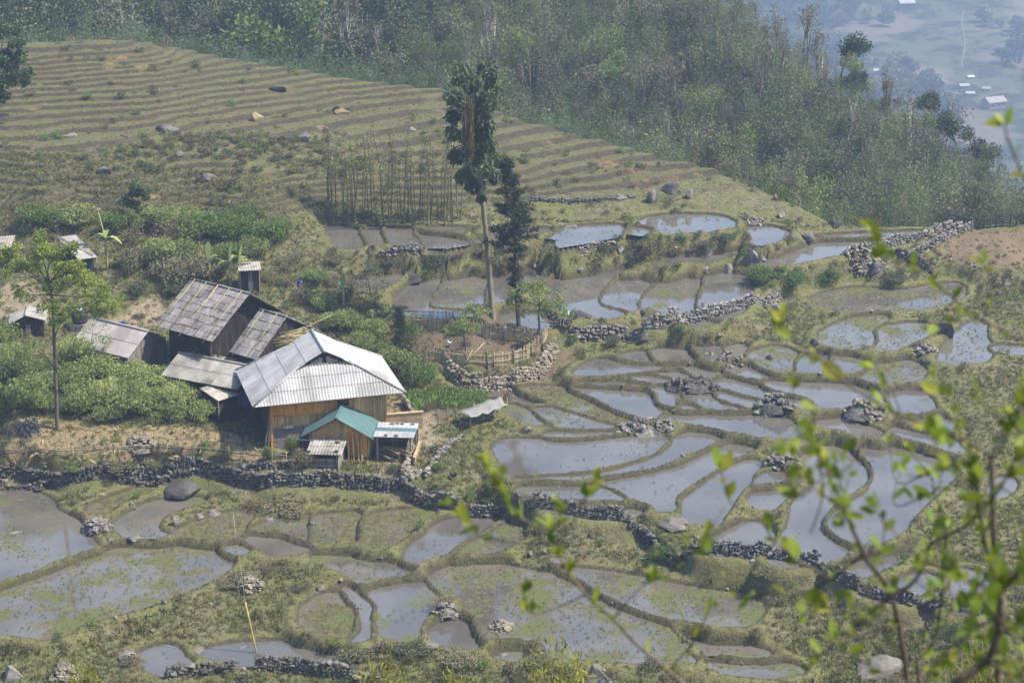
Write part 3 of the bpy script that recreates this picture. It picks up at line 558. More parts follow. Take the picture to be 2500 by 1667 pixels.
L_DARK = leaf_mat("leaf_dark", (0.037, 0.061, 0.024), (0.102, 0.136, 0.054), None, .2, gloss=.3)
L_NEEDLE = leaf_mat("leaf_needle", (0.026, 0.042, 0.022), (0.072, 0.093, 0.048), None, .1)
L_DRY = leaf_mat("leaf_dry", (0.13, 0.11, 0.066), (0.21, 0.178, 0.105), (0.14, 0.15, 0.075), .3)
L_BAMBOO = leaf_mat("leaf_bamboo", (0.105, 0.15, 0.062), (0.18, 0.235, 0.10), (0.22, 0.21, 0.115), .35, rnd=.3)
L_WOOD = leaf_mat("leaf_wood", (0.075, 0.10, 0.05), (0.15, 0.17, 0.088), (0.21, 0.17, 0.11), .25, rnd=.3)
L_FRINGE = leaf_mat("leaf_fringe", (.07, .115, .055), (.17, .225, .11), (.13, .17, .10), .3, rnd=.25)
L_GRASS = leaf_mat("leaf_grass", (0.12, 0.135, 0.042), (0.26, 0.25, 0.11), (0.31, 0.265, 0.145), .35, rnd=.25)
L_GARDEN = leaf_mat("leaf_garden", (0.10, 0.17, 0.035), (0.19, 0.28, 0.07), None, .3)
L_FRONT = leaf_mat("leaf_front", (0.13, 0.21, 0.02), (0.26, 0.33, 0.045), (0.25, 0.21, 0.035), .42, rnd=.3, gloss=.3)
def unit(v): return v / (np.linalg.norm(v, axis=-1, keepdims=True) + 1e-9)
def leaves(P, size, width, g, dirs=None, bias=(0, 0, .2), wild=1.0, tint=None):
    """one diamond-shaped leaf at every point"""
    n = len(P); d = unit((dirs if dirs is not None else 0) + g.normal(size=(n, 3)) * wild + np.array(bias)); s = size * g.uniform(.6, 1.3, (n, 1))
    w = unit(np.cross(d, g.normal(size=(n, 3)))); nrm = np.cross(d, w)
    V = np.stack([P, P + d * s * .5 + w * s * width + nrm * s * .08, P + d * s, P + d * s * .5 - w * s * width + nrm * s * .08], 1).reshape(-1, 3)
    t = g.uniform(0, 1, n) if tint is None else np.clip(tint + g.uniform(-.25, .25, n), 0, 1)
    return V, np.arange(n * 4).reshape(n, 4), np.repeat(t, 4)
def leaf_mesh(name, parts, mat):
    V = []; F = []; T = []; k = 0
    for v, f, t in parts: V.append(v); F.append(f + k); T.append(t); k += len(v)
    return mesh_from(name, np.concatenate(V), np.concatenate(F), mat, {"tint": np.concatenate(T)})
def blob(n, c, r, g, shell=.55):
    p = unit(g.normal(size=(n, 3))); q = shell + (1 - shell) * g.uniform(0, 1, (n, 1)) ** .7
    return np.array(c) + p * q * np.array(r)
def crown_mesh(name, clumps, per, size, width, mat, seed, bias=(0, 0, .2), out=.6, shell=.45):
    g = np.random.default_rng(seed); parts = []
    for cx, cy, cz, r in clumps:
        n = max(30, int(per * r * r * 2.2)); rr = (r, r, r * .75) if np.isscalar(r) else r
        P = blob(n, (cx, cy, cz), rr, g, shell); d = unit(P - np.array((cx, cy, cz))) * out
        parts.append(leaves(P, size, width, g, d, bias, 1.0, g.uniform(.1, .9)))
    return leaf_mesh(name, parts, mat)
def limbs(mb, g, p, d, length, r, level, tips, bend=.25, kids=(2, 4), spread=.7, lift=.15, sides=5, segs=4, shrink=.68):
    P = [p]; dd = unit(np.array(d, float)); step = length / segs; pts = [np.array(p, float)]
    for i in range(segs):
        dd = unit(dd + g.normal(size=3) * bend * .5 + np.array((0, 0, lift * .3))); pts.append(pts[-1] + dd * step)
    mb.tube(pts, np.linspace(r, r * (.5 if level else .25), segs + 1), sides, cap=False)
    if level == 0: tips.append((pts[-1], dd)); tips.append((pts[-2], dd)); return
    for k in range(g.integers(kids[0], kids[1] + 1)):
        i = g.integers(max(1, segs // 2), segs + 1); a = unit(np.cross(dd, g.normal(size=3)))
        limbs(mb, g, pts[i], unit(dd + a * spread + np.array((0, 0, lift))), length * shrink * g.uniform(.8, 1.15), r * .5, level - 1, tips, bend, kids, spread, lift, max(3, sides - 1), max(3, segs - 1), shrink)
    limbs(mb, g, pts[-1], dd, length * shrink, r * .5, level - 1, tips, bend, kids, spread, lift, max(3, sides - 1), max(3, segs - 1), shrink)
def round_tree(seed, h, trunk_h, cr, n_cl, mat, bark, per=240, size=.16, width=.3, r0=.09, levels=2, twiggy=0):
    """(trunk mesh, crown mesh) of a branching tree of height h"""
    g = np.random.default_rng(seed); mb = MB(); tips = []
    limbs(mb, g, (0, 0, -.15), (g.normal() * .08, g.normal() * .08, 1), trunk_h + .15, r0, levels, tips, .2, (2, 3), .75, .25, 6, 5, max(.35, min(.75, (h - trunk_h) / max(trunk_h, .5) * .55)))
    T = np.array([t[0] for t in tips]); zmax = T[:, 2].max(); sc = (h - cr * .35) / zmax
    rad = np.percentile(np.hypot(T[:, 0], T[:, 1]), 85) + 1e-6; hx = cr * 1.05 / rad
    fx = lambda v: v * np.stack([1 + (hx - 1) * np.clip((v[:, 2] - trunk_h * .8) / (h * .3), 0, 1)] * 2 + [np.full(len(v), sc)], 1)
    mb.v = [fx(v) for v in mb.v]; T = fx(T)
    sel = T[g.permutation(len(T))[:n_cl]]
    cl = [(p[0], p[1], p[2], cr * g.uniform(.24, .5)) for p in sel]
    crown = crown_mesh("crown", cl, per, size, width, mat, seed + 1)
    return mb.mesh("trunk", bark, True), crown
def shrub(seed, w, h, mat, n_cl=9, per=260, size=.15, width=.3, bark=None, cl0=.22, cl1=.36):
    g = np.random.default_rng(seed); mb = MB(); cl = []
    for k in range(n_cl):
        a = g.uniform(0, 6.28); q = math.sqrt(g.uniform(0, 1)) * w * .36; z = h * g.uniform(.35, .82) * (1 - .4 * q / (w * .5))
        x, y = math.cos(a) * q, math.sin(a) * q; cl.append((x, y, z, g.uniform(cl0, cl1) * min(w, h * 1.3)))
        mid = np.array((x * .45, y * .45, z * .55)); mb.tube([(x * .1, y * .1, -.1), mid, (x, y, z)], [.03, .02, .008], 4, False)
    return mb.mesh("stem", bark or BARK, True), crown_mesh("foliage", cl, per, size, width, mat, seed + 1)
def place(kind, meshes, loc, label, cat, s=1.0, rz=None, group=None, names=("trunk", "crown"), sz=None):
    o = empty(kind, loc, random.uniform(0, 6.28) if rz is None else rz); o.scale = (s, s, s if sz is None else sz)
    for nm, me in zip(names, meshes): obj(nm, me, o)
    return tag(o, label, cat, group)
# scatter of uncountable growth: a point cloud carrying instances
def scatter(name, pts, rots, scales, meshes, kind="stuff", label=None, cat=None):
    col = bpy.data.collections.new(name + "_kinds")
    for k, me in enumerate(meshes):
        col.objects.link(bpy.data.objects.new("%s_kind_%02d" % (name, k), me))
    me = bpy.data.meshes.new(name); me.vertices.add(len(pts)); me.vertices.foreach_set("co", np.asarray(pts, np.float32).ravel())
    a = me.attributes.new("rot", 'FLOAT_VECTOR', 'POINT'); a.data.foreach_set("vector", np.asarray(rots, np.float32).ravel())
    a = me.attributes.new("sc", 'FLOAT_VECTOR', 'POINT'); a.data.foreach_set("vector", np.asarray(scales, np.float32).ravel())
    a = me.attributes.new("pick", 'INT', 'POINT'); a.data.foreach_set("value", rng.integers(0, len(meshes), len(pts)).astype(np.int32))
    ng = bpy.data.node_groups.new(name, 'GeometryNodeTree')
    ng.interface.new_socket("Geometry", in_out='INPUT', socket_type='NodeSocketGeometry'); ng.interface.new_socket("Geometry", in_out='OUTPUT', socket_type='NodeSocketGeometry')
    gi = ng.nodes.new("NodeGroupInput"); go = ng.nodes.new("NodeGroupOutput")
    ci = ng.nodes.new("GeometryNodeCollectionInfo"); ci.inputs["Collection"].default_value = col; ci.inputs["Separate Children"].default_value = True; ci.inputs["Reset Children"].default_value = True
    ip = ng.nodes.new("GeometryNodeInstanceOnPoints"); ip.inputs["Pick Instance"].default_value = True
    def na(nm, ty):
        n = ng.nodes.new("GeometryNodeInputNamedAttribute"); n.data_type = ty; n.inputs[0].default_value = nm
        return next(s for s in n.outputs if s.enabled)
    L = ng.links.new
    L(gi.outputs[0], ip.inputs["Points"]); L(ci.outputs[0], ip.inputs["Instance"]); L(na("pick", 'INT'), ip.inputs["Instance Index"])
    er = ng.nodes.new("FunctionNodeEulerToRotation"); L(na("rot", 'FLOAT_VECTOR'), er.inputs[0]); L(er.outputs[0], ip.inputs["Rotation"])
    L(na("sc", 'FLOAT_VECTOR'), ip.inputs["Scale"]); L(ip.outputs[0], go.inputs[0])
    o = obj(name, me); md = o.modifiers.new("scatter", 'NODES'); md.node_group = ng
    return tag(o, label, cat, kind=kind)
# ---------------------------------------------------------------- woods on the spur
def plume(seed, h=6.0, n=10, mat=None, lf=120):
    """a clump of feathery bamboo"""
    g = np.random.default_rng(seed); parts = []
    for k in range(n):
        a = g.uniform(0, 6.28); q = g.uniform(.1, .8); lean = g.uniform(.05, .22); hh = h * g.uniform(.65, 1.0)
        t = g.uniform(.22, 1.0, lf) ** .8; x = math.cos(a) * (q + lean * hh * t ** 2.2); y = math.sin(a) * (q + lean * hh * t ** 2.2); z = hh * t - .5 * lean * hh * t ** 4
        P = np.stack([x, y, z], 1) + g.normal(size=(lf, 3)) * (.12 + .28 * (1 - np.abs(t - .55)))[:, None]
        parts.append(leaves(P, .21, .16, g, np.array((math.cos(a) * .4, math.sin(a) * .4, .2)), (0, 0, .25), .8, g.uniform(.2, .9)))
    return leaf_mesh("bamboo_clump", parts, mat or L_BAMBOO)
def wood_tree(seed, h, r, mat, n_cl=11, per=85, size=.19):
    g = np.random.default_rng(seed); cl = []
    for k in range(n_cl):
        a = g.uniform(0, 6.28); q = math.sqrt(g.uniform(0, 1)) * r * .75; z = h * g.uniform(.35, .95) * (1 - .18 * q / r); cl.append((math.cos(a) * q, math.sin(a) * q, z, r * g.uniform(.3, .55)))
    return crown_mesh("wood_tree", cl, per, size, .32, mat, seed)
def bare_tree(seed, h, mat=None, leaf=None, lf=120):
    g = np.random.default_rng(seed); mb = MB(); tips = []
    limbs(mb, g, (0, 0, -.3), (g.normal() * .06, g.normal() * .06, 1), h * .5, h * .016, 2, tips, .22, (3, 4), .55, .35, 4, 5, .55)
    T = np.array([t[0] for t in tips]); k = h / T[:, 2].max(); mb.v = [v * np.array((1, 1, k)) for v in mb.v]; T[:, 2] *= k
    tm = mb.mesh("trunk", mat or BARK, False)
    P = T[g.integers(0, len(T), lf)] + g.normal(size=(lf, 3)) * h * .05
    return tm, leaf_mesh("foliage", [leaves(P, .24, .25, g)], leaf or L_DRY)
WOOD = [plume(100 + k, 5.4, 9) for k in range(5)] + [wood_tree(130 + k, 5.2, 1.8, L_WOOD) for k in range(4)] + [wood_tree(150, 5.8, 1.6, L_MID), wood_tree(152, 4.6, 1.9, L_DRY, 8, 26)] + [plume(160 + k, 6.2, 8, L_MID) for k in range(2)]
tw = []
for k in range(3):
    t_, f_ = bare_tree(170 + k, 6.5, BARK, L_DRY, 150); tw.append(f_); tw.append(t_)
def join_meshes(name, mes):
    V = []; F = []; T = []; MI = []; mats = []; k = 0
    for me in mes:
        n = len(me.vertices); co = np.empty(n * 3, np.float32); me.vertices.foreach_get("co", co); V.append(co.reshape(-1, 3))
        mi = len(mats); mats.append(me.materials[0])
        for p in me.polygons: F.append([v + k for v in p.vertices]); MI.append(mi)
        tt = np.zeros(n, np.float32)
        if "tint" in me.attributes: me.attributes["tint"].data.foreach_get("value", tt)
        T.append(tt); k += n
    o = mesh_from(name, np.concatenate(V), F, None, {"tint": np.concatenate(T)})
    for m_ in mats: o.materials.append(m_)
    o.polygons.foreach_set("material_index", np.array(MI, np.int32)); return o
WOOD += [join_meshes("thin_tree", tw[2 * k:2 * k + 2]) for k in range(3)]
g = np.random.default_rng(11); pts = []
N = 18000; yy = g.uniform(150, 300, N); aa = g.uniform(-.36, .40, N); xx = aa * yy; cyy = np.interp(xx, cr[:, 0], cr[:, 1])
ry = np.interp(aa, TA, RY)
keepm = (yy > cyy + 3.0) & (yy < np.minimum(ry + 5, 262)) & (g.uniform(0, 1, N) < np.clip((yy / 262) ** 1.0, 0, 1))
xx, yy = xx[keepm], yy[keepm]
# thin out to an even spacing
order = g.permutation(len(xx)); cell = {}; sel = []
for i in order:
    k = (int(xx[i] // 1.15), int(yy[i] // 1.35))
    if k in cell: continue
    cell[k] = 1; sel.append(i)
xx, yy = xx[sel], yy[sel]; zz = ground(xx, yy); n = len(xx)
sc = g.uniform(.65, 1.15, n) * (1 - .35 * (1 - sstep(2, 9, yy - np.interp(xx, cr[:, 0], cr[:, 1]))))
dens = fbm(xx / 12, yy / 12, 77, 3); sc *= 1 + .5 * dens
near_ridge = sstep(-18, -2, yy - np.interp(xx / yy, TA, RY)); sc *= 1 - .5 * near_ridge
rot_ = np.stack([g.normal(0, .06, n), g.normal(0, .06, n), g.uniform(0, 6.28, n)], 1); scl = np.stack([sc, sc, sc * g.uniform(1.0, 1.55, n)], 1); P_ = np.stack([xx, yy, zz - .2], 1)
fringe = (yy < np.interp(xx, cr[:, 0], cr[:, 1]) + 11 + 5 * dens) & (xx < 14); shadew = ~fringe & (xx < -9 + 14 * dens) & (yy > 176)
rest = ~fringe & ~shadew
scatter("bamboo_thicket", P_[fringe], rot_[fringe], scl[fringe] * .85, [plume(180 + k, 5.0, 11, L_FRINGE) for k in range(4)], label="feathery bluish green bamboo thicket fringing the back of the terraces", cat="bamboo")
scatter("shaded_wood", P_[shadew], rot_[shadew], scl[shadew] * 1.15, [wood_tree(190 + k, 5.6, 2.0, L_DARK, 11, 60, .24) for k in range(3)] + [plume(196, 5.6, 9, L_DARK), WOOD[6]], label="dense wood at the upper left behind the hill, leaves coloured dark for shade", cat="woodland")  # wood on the shadow side: shade put into darker leaf colour
scatter("woodland", P_[rest], rot_[rest], scl[rest], WOOD, label="bamboo and mixed woodland covering the slope at upper right", cat="woodland")
# ---------------------------------------------------------------- buildings
M_WHITE = surf_mat("roof_white_sheet", [(.29, .29, .30), (.37, .37, .38), (.23, .228, .222)], 1.2, .6, .12, rnd=.11, spec=.35)
M_TEAL = surf_mat("roof_teal_sheet", [(.07, .135, .14), (.085, .158, .16), (.062, .118, .122)], 2.0, .45, .05, rnd=.03, spec=.4)
M_CORR = surf_mat("roof_grey_sheet", [(.22, .21, .19), (.33, .315, .29), (.14, .125, .105)], 1.6, .75, .2, rnd=.16)
M_CORR_OLD = surf_mat("roof_old_sheet", [(.24, .22, .185), (.36, .34, .29), (.10, .09, .07)], 1.8, .85, .3, rnd=.25)
M_PINK = surf_mat("roof_pinkish_sheet", [(.29, .26, .25), (.37, .34, .33), (.2, .18, .17)], 1.0, .7, .2, rnd=.08)
M_SHINGLE = surf_mat("roof_weathered_wood", [(.155, .145, .145), (.265, .25, .25), (.085, .078, .072)], 2.2, .9, .6, 14, stretch=(3.0, 1, 1), rnd=.25)
M_ORANGE = surf_mat("wood_orange", [(.58, .25, .055), (.66, .34, .1), (.4, .18, .05)], 3, .65, .2, stretch=(4, 4, .35), rnd=.14)
M_PLANK = surf_mat("wood_brown", [(.42, .275, .125), (.55, .39, .2), (.2, .14, .08)], 3, .8, .3, stretch=(5, 5, .35), rnd=.3)
M_DARKW = surf_mat("wood_dark", [(.02, .017, .014), (.045, .037, .03), (.075, .064, .053)], 3, .9, .4, stretch=(4, 4, .4), rnd=.3)  # dark wood; deep shade below eaves is also put into the tone
M_GREYW = surf_mat("wood_grey", [(.15, .135, .115), (.25, .23, .2), (.09, .08, .07)], 3, .9, .4, stretch=(4, 4, .5), rnd=.25)
M_BAMB = surf_mat("bamboo_pole", [(.32, .25, .13), (.42, .35, .2), (.2, .16, .09)], 4, .6, .15, stretch=(1, 1, 1), rnd=.2)
M_BAMBG = surf_mat("bamboo_greenish", [(.25, .23, .11), (.34, .31, .16)], 4, .6, .15, rnd=.2)
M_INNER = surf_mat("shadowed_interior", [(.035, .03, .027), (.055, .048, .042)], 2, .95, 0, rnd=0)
M_PLASTER = surf_mat("earth_plaster", [(.37, .27, .155), (.44, .34, .215), (.28, .2, .12)], 2, .9, .3, rnd=.05)
M_BRICKG = surf_mat("grey_block", [(.17, .15, .145), (.24, .215, .21)], 4, .9, .3, rnd=.12)
M_TARP = surf_mat("blue_tarp", [(.10, .13, .48), (.15, .19, .6), (.05, .07, .28)], 3, .45, .4, rnd=.05, spec=.4)
M_BLUE = surf_mat("blue_plastic", [(.02, .06, .33), (.03, .08, .42)], 3, .4, 0, rnd=.1, spec=.4)
M_BLACKP = surf_mat("black_plastic", [(.018, .018, .02), (.04, .04, .045)], 3, .3, 0, rnd=0, spec=.5)
def frame(loc, rz): return Matrix.Translation(Vector(loc)) @ Matrix.Rotation(rz, 4, 'Z')
def sheets(parent, O, U, Vv, u0, u1, vlim, rows, cols, mat, period=.18, amp=.022, name="roof_sheet", over=.1, thick=.012, ragged=0.0, seed=1, samples=4):
    """corrugated or flat sheets laid in overlapping courses; O eave point, U along the eave, Vv up the slope"""
    g = np.random.default_rng(seed); O = np.array(O, float); U = unit(np.array(U, float)); Vv = unit(np.array(Vv, float)); N = unit(np.cross(U, Vv))
    if N[2] < 0: N = -N
    out = []
    for r in range(len(rows) - 1):
        for c in range(cols):
            a = u0 + (u1 - u0) * c / cols; b_ = u0 + (u1 - u0) * (c + 1) / cols + (.03 if c < cols - 1 else 0)
            us = np.linspace(a, b_, max(2, int(round((b_ - a) / period * samples)) + 1)) if amp else np.linspace(a, b_, 4)
            top = []; sag = g.uniform(-1, 1) * ragged; dz = g.uniform(0, 1) * ragged * .25
            for u in us:
                lo, hi = vlim(u); v0 = max(lo, rows[r]); v1 = min(hi, rows[r + 1] + (over if r < len(rows) - 2 else 0))
                if r > 0: v0 += sag * .4
                if v1 <= v0 + .01: continue
                h = amp * math.cos(2 * math.pi * u / period) if amp else 0.0
                top.append((O + U * u + Vv * v0 + N * (h + .012 + .014 * (r > 0) + dz), O + U * u + Vv * v1 + N * (h + dz * .3)))
            if len(top) < 2: continue
            P = np.array(top); k = len(P); lo_, hi_ = P[:, 0], P[:, 1]; V = np.concatenate([lo_, hi_, lo_ - N * thick, hi_ - N * thick, lo_, lo_ - N * thick, [lo_[0], hi_[0], hi_[0] - N * thick, lo_[0] - N * thick, lo_[-1], hi_[-1], hi_[-1] - N * thick, lo_[-1] - N * thick]]); F = []
            for i in range(k - 1):
                F += [(i, i + 1, k + i + 1, k + i), (2 * k + i, 3 * k + i, 3 * k + i + 1, 2 * k + i + 1), (4 * k + i, 5 * k + i, 5 * k + i + 1, 4 * k + i + 1)]
            F += [tuple(range(6 * k, 6 * k + 4)), tuple(range(6 * k + 4, 6 * k + 8))]
            out.append(obj(name, mesh_from(name, V, F, mat, smooth=bool(amp)), parent))
    return out
def planks(parent, A, B, z0, ztop, mat, w=.2, t=.04, name="plank", seed=1, gap=.006, skip=None):
    """upright boards from A to B (2-D points in the parent's frame); ztop is a height or a function of the position 0..1"""
    g = np.random.default_rng(seed); A = np.array(A, float); B = np.array(B, float); L = np.linalg.norm(B - A); n = max(1, int(L / w)); d = (B - A) / L
    ang = math.atan2(d[1], d[0]); Rm = np.array(Matrix.Rotation(ang, 3, 'Z'))
    for i in range(n):
        f = (i + .5) / n; zt = ztop(f) if callable(ztop) else ztop
        if skip and skip(f): continue
        zt += g.uniform(-.03, .03); zb = z0 + g.uniform(-.03, .03)
        if zt - zb < .08: continue
        c = A + d * L * f; mb = MB(); mb.box((0, 0, 0), (L / n - gap, t * g.uniform(.7, 1.2), zt - zb), Rm)
        mb.build(name, mat, parent, loc=(c[0], c[1], (zt + zb) / 2))
def pole(parent, a, b, r, mat=None, name="pole", n=6, bend=0.0, segs=1):
    a = np.array(a, float); b = np.array(b, float); mid = (a + b) / 2
    P = [a + (b - a) * t - mid + np.array((0, 0, -bend * 4 * t * (1 - t))) for t in np.linspace(0, 1, segs + 1)]
    mb = MB(); mb.tube(P, np.linspace(r, r * .75, segs + 1), n); return mb.build(name, mat or M_BAMB, parent, smooth=True, loc=tuple(mid))
def bar(parent, a, b, w, h, mat, name):
    a = np.array(a, float); b = np.array(b, float); d = b - a; L = np.linalg.norm(d); q = Vector(d).to_track_quat('X', 'Z').to_matrix()
    mb = MB(); mb.box((0, 0, 0), (L, w, h), q); return mb.build(name, mat, parent, loc=tuple((a + b) / 2))
# ---- large house with the white hipped roof
HC = np.array((-11.41, 114.3)); HR = R(16)
hz0 = -.25
house = empty("wooden_house", (HC[0], HC[1], hz0), HR)
tag(house, "large wooden house with white corrugated hipped roof and orange plank front", "house")
ZE, ZG, ZR = 3.4, 5.1, 5.95; EX, EY, GX_, GY_ = 4.5, 3.25, 1.5, 1.85
body = MB(); body.box((0, .1, 1.55), (6.5, 4.9, 3.6)); body.build("inner_walls", M_INNER, house)
sl_len = math.hypot(EX, ZR - ZE); kx = EX / sl_len
def side_lim(yv):   # u = y along the eave
    a = abs(yv)
    lo = 0.0 if a <= EY else 9
    return lo, (sl_len if a <= GY_ + .15 else (EY - a) / (EY - GY_) * (EX - GX_) / kx)
for sgn in (1, -1):
    Oe = (sgn * EX, 0, ZE); Vv = (-sgn * EX, 0, ZR - ZE)
    sheets(house, Oe, (0, 1, 0), Vv, -EY, EY, side_lim, [0, 1.3, 2.6, 3.9, sl_len], 6, M_WHITE, seed=3 + sgn)
fl = math.hypot(EY - GY_, ZG - ZE)
def front_lim(u):
    a = abs(u); return 0.0, fl if a < GX_ else max(0, (EX - a) / (EX - GX_) * fl)
for sgn in (-1, 1):
    sheets(house, (0, sgn * EY, ZE), (1, 0, 0), (0, -sgn * (EY - GY_), ZG - ZE), -EX, EX, front_lim, [0, .8, 1.55, fl], 10, M_WHITE, seed=9 + sgn)
    gb = MB(); yb = sgn * (GY_ - .12); gb.add([(-GX_, yb, ZG - .05), (GX_, yb, ZG - .05), (0, yb, ZR - .05), (-GX_, yb - sgn * .08, ZG - .05), (GX_, yb - sgn * .08, ZG - .05), (0, yb - sgn * .08, ZR - .05)], [(0, 1, 2), (3, 5, 4), (0, 3, 4, 1), (1, 4, 5, 2), (2, 5, 3, 0)])
    gab = gb.build("gablet", M_INNER, house)
    planks(gab, (-GX_ + .25, yb - .07 if sgn < 0 else yb + .07), (GX_ - .25, yb - .07 if sgn < 0 else yb + .07), ZG - .02, lambda f: ZG + .62 * (1 - abs(2 * f - 1)) ** 1.0 - .08, M_CORR, .22, .03, "board", 5, skip=lambda f: abs(f - .5) < .06 or (f < .22) or (f > .8))
    bar(gab, (-GX_, yb + sgn * .1, ZG + .03), (GX_, yb + sgn * .1, ZG + .03), .08, .09, M_GREYW, "tie_beam")
# ridge and hip caps
rc = MB()
def cap(a, b, w=.16, up=.05):
    a = np.array(a, float); b = np.array(b, float); mbx = MB(); mbx.tube([a + (0, 0, up), (a + b) / 2 + (0, 0, up), b + (0, 0, up)], w * .5, 8); return mbx.build("ridge_cap", M_WHITE, house, smooth=True)
cap((0, -GY_ - .18, ZR), (0, GY_ + .18, ZR), .2, .0)
for sx in (1, -1):
    for sy in (1, -1): cap((sx * EX, sy * EY, ZE), (sx * GX_, sy * GY_, ZG), .13, .02)
# walls
WX, WY = 3.38, -2.62
planks(house, (-WX, WY), (-.15, WY), 1.75, 2.45, M_PLANK, .24, .05, seed=11)
planks(house, (-WX, WY), (-.15, WY), 2.5, 3.55, M_ORANGE, .8, .05, "panel", seed=12)
planks(house, (-.05, WY), (1.55, WY), 2.45, 3.55, M_ORANGE, .8, .05, "panel", seed=13)
planks(house, (-.05, WY), (1.55, WY), .3, 2.4, M_PLANK, .22, .05, seed=14)
planks(house, (1.6, WY), (WX, WY), .2, 3.5, M_PLANK, .17, .05, seed=15)
planks(house, (WX, WY), (WX, 2.5), .2, 3.5, M_PLANK, .2, .05, seed=16)
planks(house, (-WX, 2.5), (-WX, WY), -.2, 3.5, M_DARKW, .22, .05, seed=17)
blk = MB(); blk.box((-1.75, WY - .02, .62), (3.1, .08, 2.2)); brw = blk.build("block_wall", M_BRICKG, house)
for r_ in range(13):
    for c_ in range(8):
        b3 = MB(); b3.box((0, 0, 0), (.375, .03, .15)); bo = b3.build("brick", M_BRICKG, brw, loc=(-3.1 + .39 * c_ + (.18 if r_ % 2 else 0), WY - .07, -.3 + .168 * r_))
for x_, z_ in ((-WX, -.3), (-.1, .2), (1.57, .2), (WX, .2)): bar(house, (x_, WY - .05, z_), (x_, WY - .05, 3.5), .13, .13, M_PLANK if x_ > -3 else M_ORANGE, "post")
bar(house, (-WX, WY - .07, 2.47), (1.55, WY - .07, 2.47), .06, .07, M_ORANGE, "rail"); bar(house, (-WX, WY - .07, 1.72), (-.1, WY - .07, 1.72), .08, .09, M_GREYW, "rail")
wi = MB(); wi.box((.85, WY - .04, 2.92), (.72, .06, .42)); win = wi.build("window", M_INNER, house)
for a_, b_ in (((.47, 2.7), (1.23, 2.7)), ((.47, 3.14), (1.23, 3.14)), ((.47, 2.7), (.47, 3.14)), ((1.23, 2.7), (1.23, 3.14))): bar(win, (a_[0], WY - .09, a_[1]), (b_[0], WY - .09, b_[1]), .05, .05, M_ORANGE, "window_frame")
bx = MB(); bx.box((-2.45, WY - .14, 1.86), (.62, .22, .24)); bx.build("wall_box", M_GREYW, house)
bar(house, (-4.0, WY - .3, -.2), (-3.42, WY - .05, 2.9), .06, .06, M_GREYW, "leaning_board"); bar(house, (-3.8, WY - .6, -.2), (-3.45, WY - .05, 2.2), .05, .05, M_GREYW, "leaning_board")
# ---- lean annex with the teal roof
ax0, ay0, arz = -10.05, 109.6, R(-5)
ann = empty("annex_house", (ax0, ay0, -.6), arz); tag(ann, "small plank annex with teal metal gable roof in front of the white-roofed house", "annex")
AZ = .55; RZ_, EZ_, AW, AL = 2.66 + AZ, 1.42 + AZ, 2.12, 2.75
sl2 = math.hypot(AW, RZ_ - EZ_)
for sgn in (-1, 1):
    sheets(ann, (sgn * AW, 0, EZ_), (0, 1, 0), (-sgn * AW, 0, RZ_ - EZ_), 0, AL, lambda u: (0, sl2), [0, sl2], 3, M_TEAL, period=.25, amp=.008, seed=20 + sgn)
cp_ = MB(); cp_.box((0, AL / 2 - .02, RZ_ + .03), (.16, AL + .08, .05)); cp_.build("ridge_cap", M_TEAL, ann)
sheets(ann, (-AW - .04, AL - .25, EZ_ - .02), (0, 1, 0), (AW, 0, RZ_ - EZ_), .2, .62, lambda u: (0, sl2 + .05), [0, sl2 + .05], 1, M_CORR, seed=24)
ib = MB(); ib.box((0, 1.5, .75), (3.2, 2.2, 2.1)); ib.build("inner_walls", M_INNER, ann)
def gab_h(f): return EZ_ + (RZ_ - EZ_) * (1 - abs(2 * f - 1)) * .86 + .1
planks(ann, (-1.7, .35), (.55, .35), 1.35, lambda f: gab_h(f * .66), M_PLANK, .2, .04, seed=31)
planks(ann, (.55, .33), (1.7, .33), .75, lambda f: gab_h(.66 + f * .34), M_ORANGE, .3, .04, "panel", seed=32)
planks(ann, (.55, .34), (1.75, .34), -.1, .72, M_PLANK, .2, .05, seed=33); planks(ann, (1.75, .35), (1.75, 2.6), -.1, EZ_ + .15, M_PLANK, .18, .05, seed=34)
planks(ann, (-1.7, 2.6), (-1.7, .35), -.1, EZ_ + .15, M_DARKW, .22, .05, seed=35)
for x_ in (.85, 1.15, 1.42, 1.62): bar(ann, (x_ - .12, -.1, -.1), (x_ - .3, .3, EZ_ + .3), .09, .04, M_PLANK, "leaning_board")
bar(ann, (-2.35, -.1, EZ_ - .12), (-1.35, -.1, EZ_ - .12), .05, .05, M_TEAL, "roof_beam"); bar(ann, (.5, .28, .74), (1.9, .28, .74), .05, .06, M_TEAL, "roof_beam")
# small porch roof and pen below it
por = empty("animal_pen", (ax0 + .3, ay0, -.87), arz); tag(por, "grey slatted pen with a small rusty corrugated roof before the teal annex", "pen")
pl_ = math.hypot(1.35, .42)
sheets(por, (-1.9, -1.25, 1.72), (1, 0, 0), (.12, 1.35, .42), 0, 2.05, lambda u: (0, pl_), [0, .75, pl_], 3, M_CORR, seed=41)
for x_, y_ in ((-1.75, -1.15), (-.1, -1.2), (-1.62, 0), (0.02, 0)): bar(por, (x_, y_, -.25), (x_, y_, 1.76 + (.38 if y_ > -.5 else 0)), .11, .11, M_GREYW, "post")
for k in range(9): bar(por, (-1.75, -1.16 - .01 * (k % 2), .0 + .17 * k), (-.1, -1.2 - .01 * (k % 2), .02 + .17 * k), .03, .13, M_GREYW, "slat")
for k in range(8): bar(por, (-1.75, -1.1, .05 + .19 * k), (-1.64, .05, .05 + .19 * k), .03, .13, M_GREYW, "slat")
for k in range(8): bar(por, (-.08, -1.15, .05 + .19 * k), (.02, .05, .05 + .19 * k), .03, .13, M_GREYW, "slat")
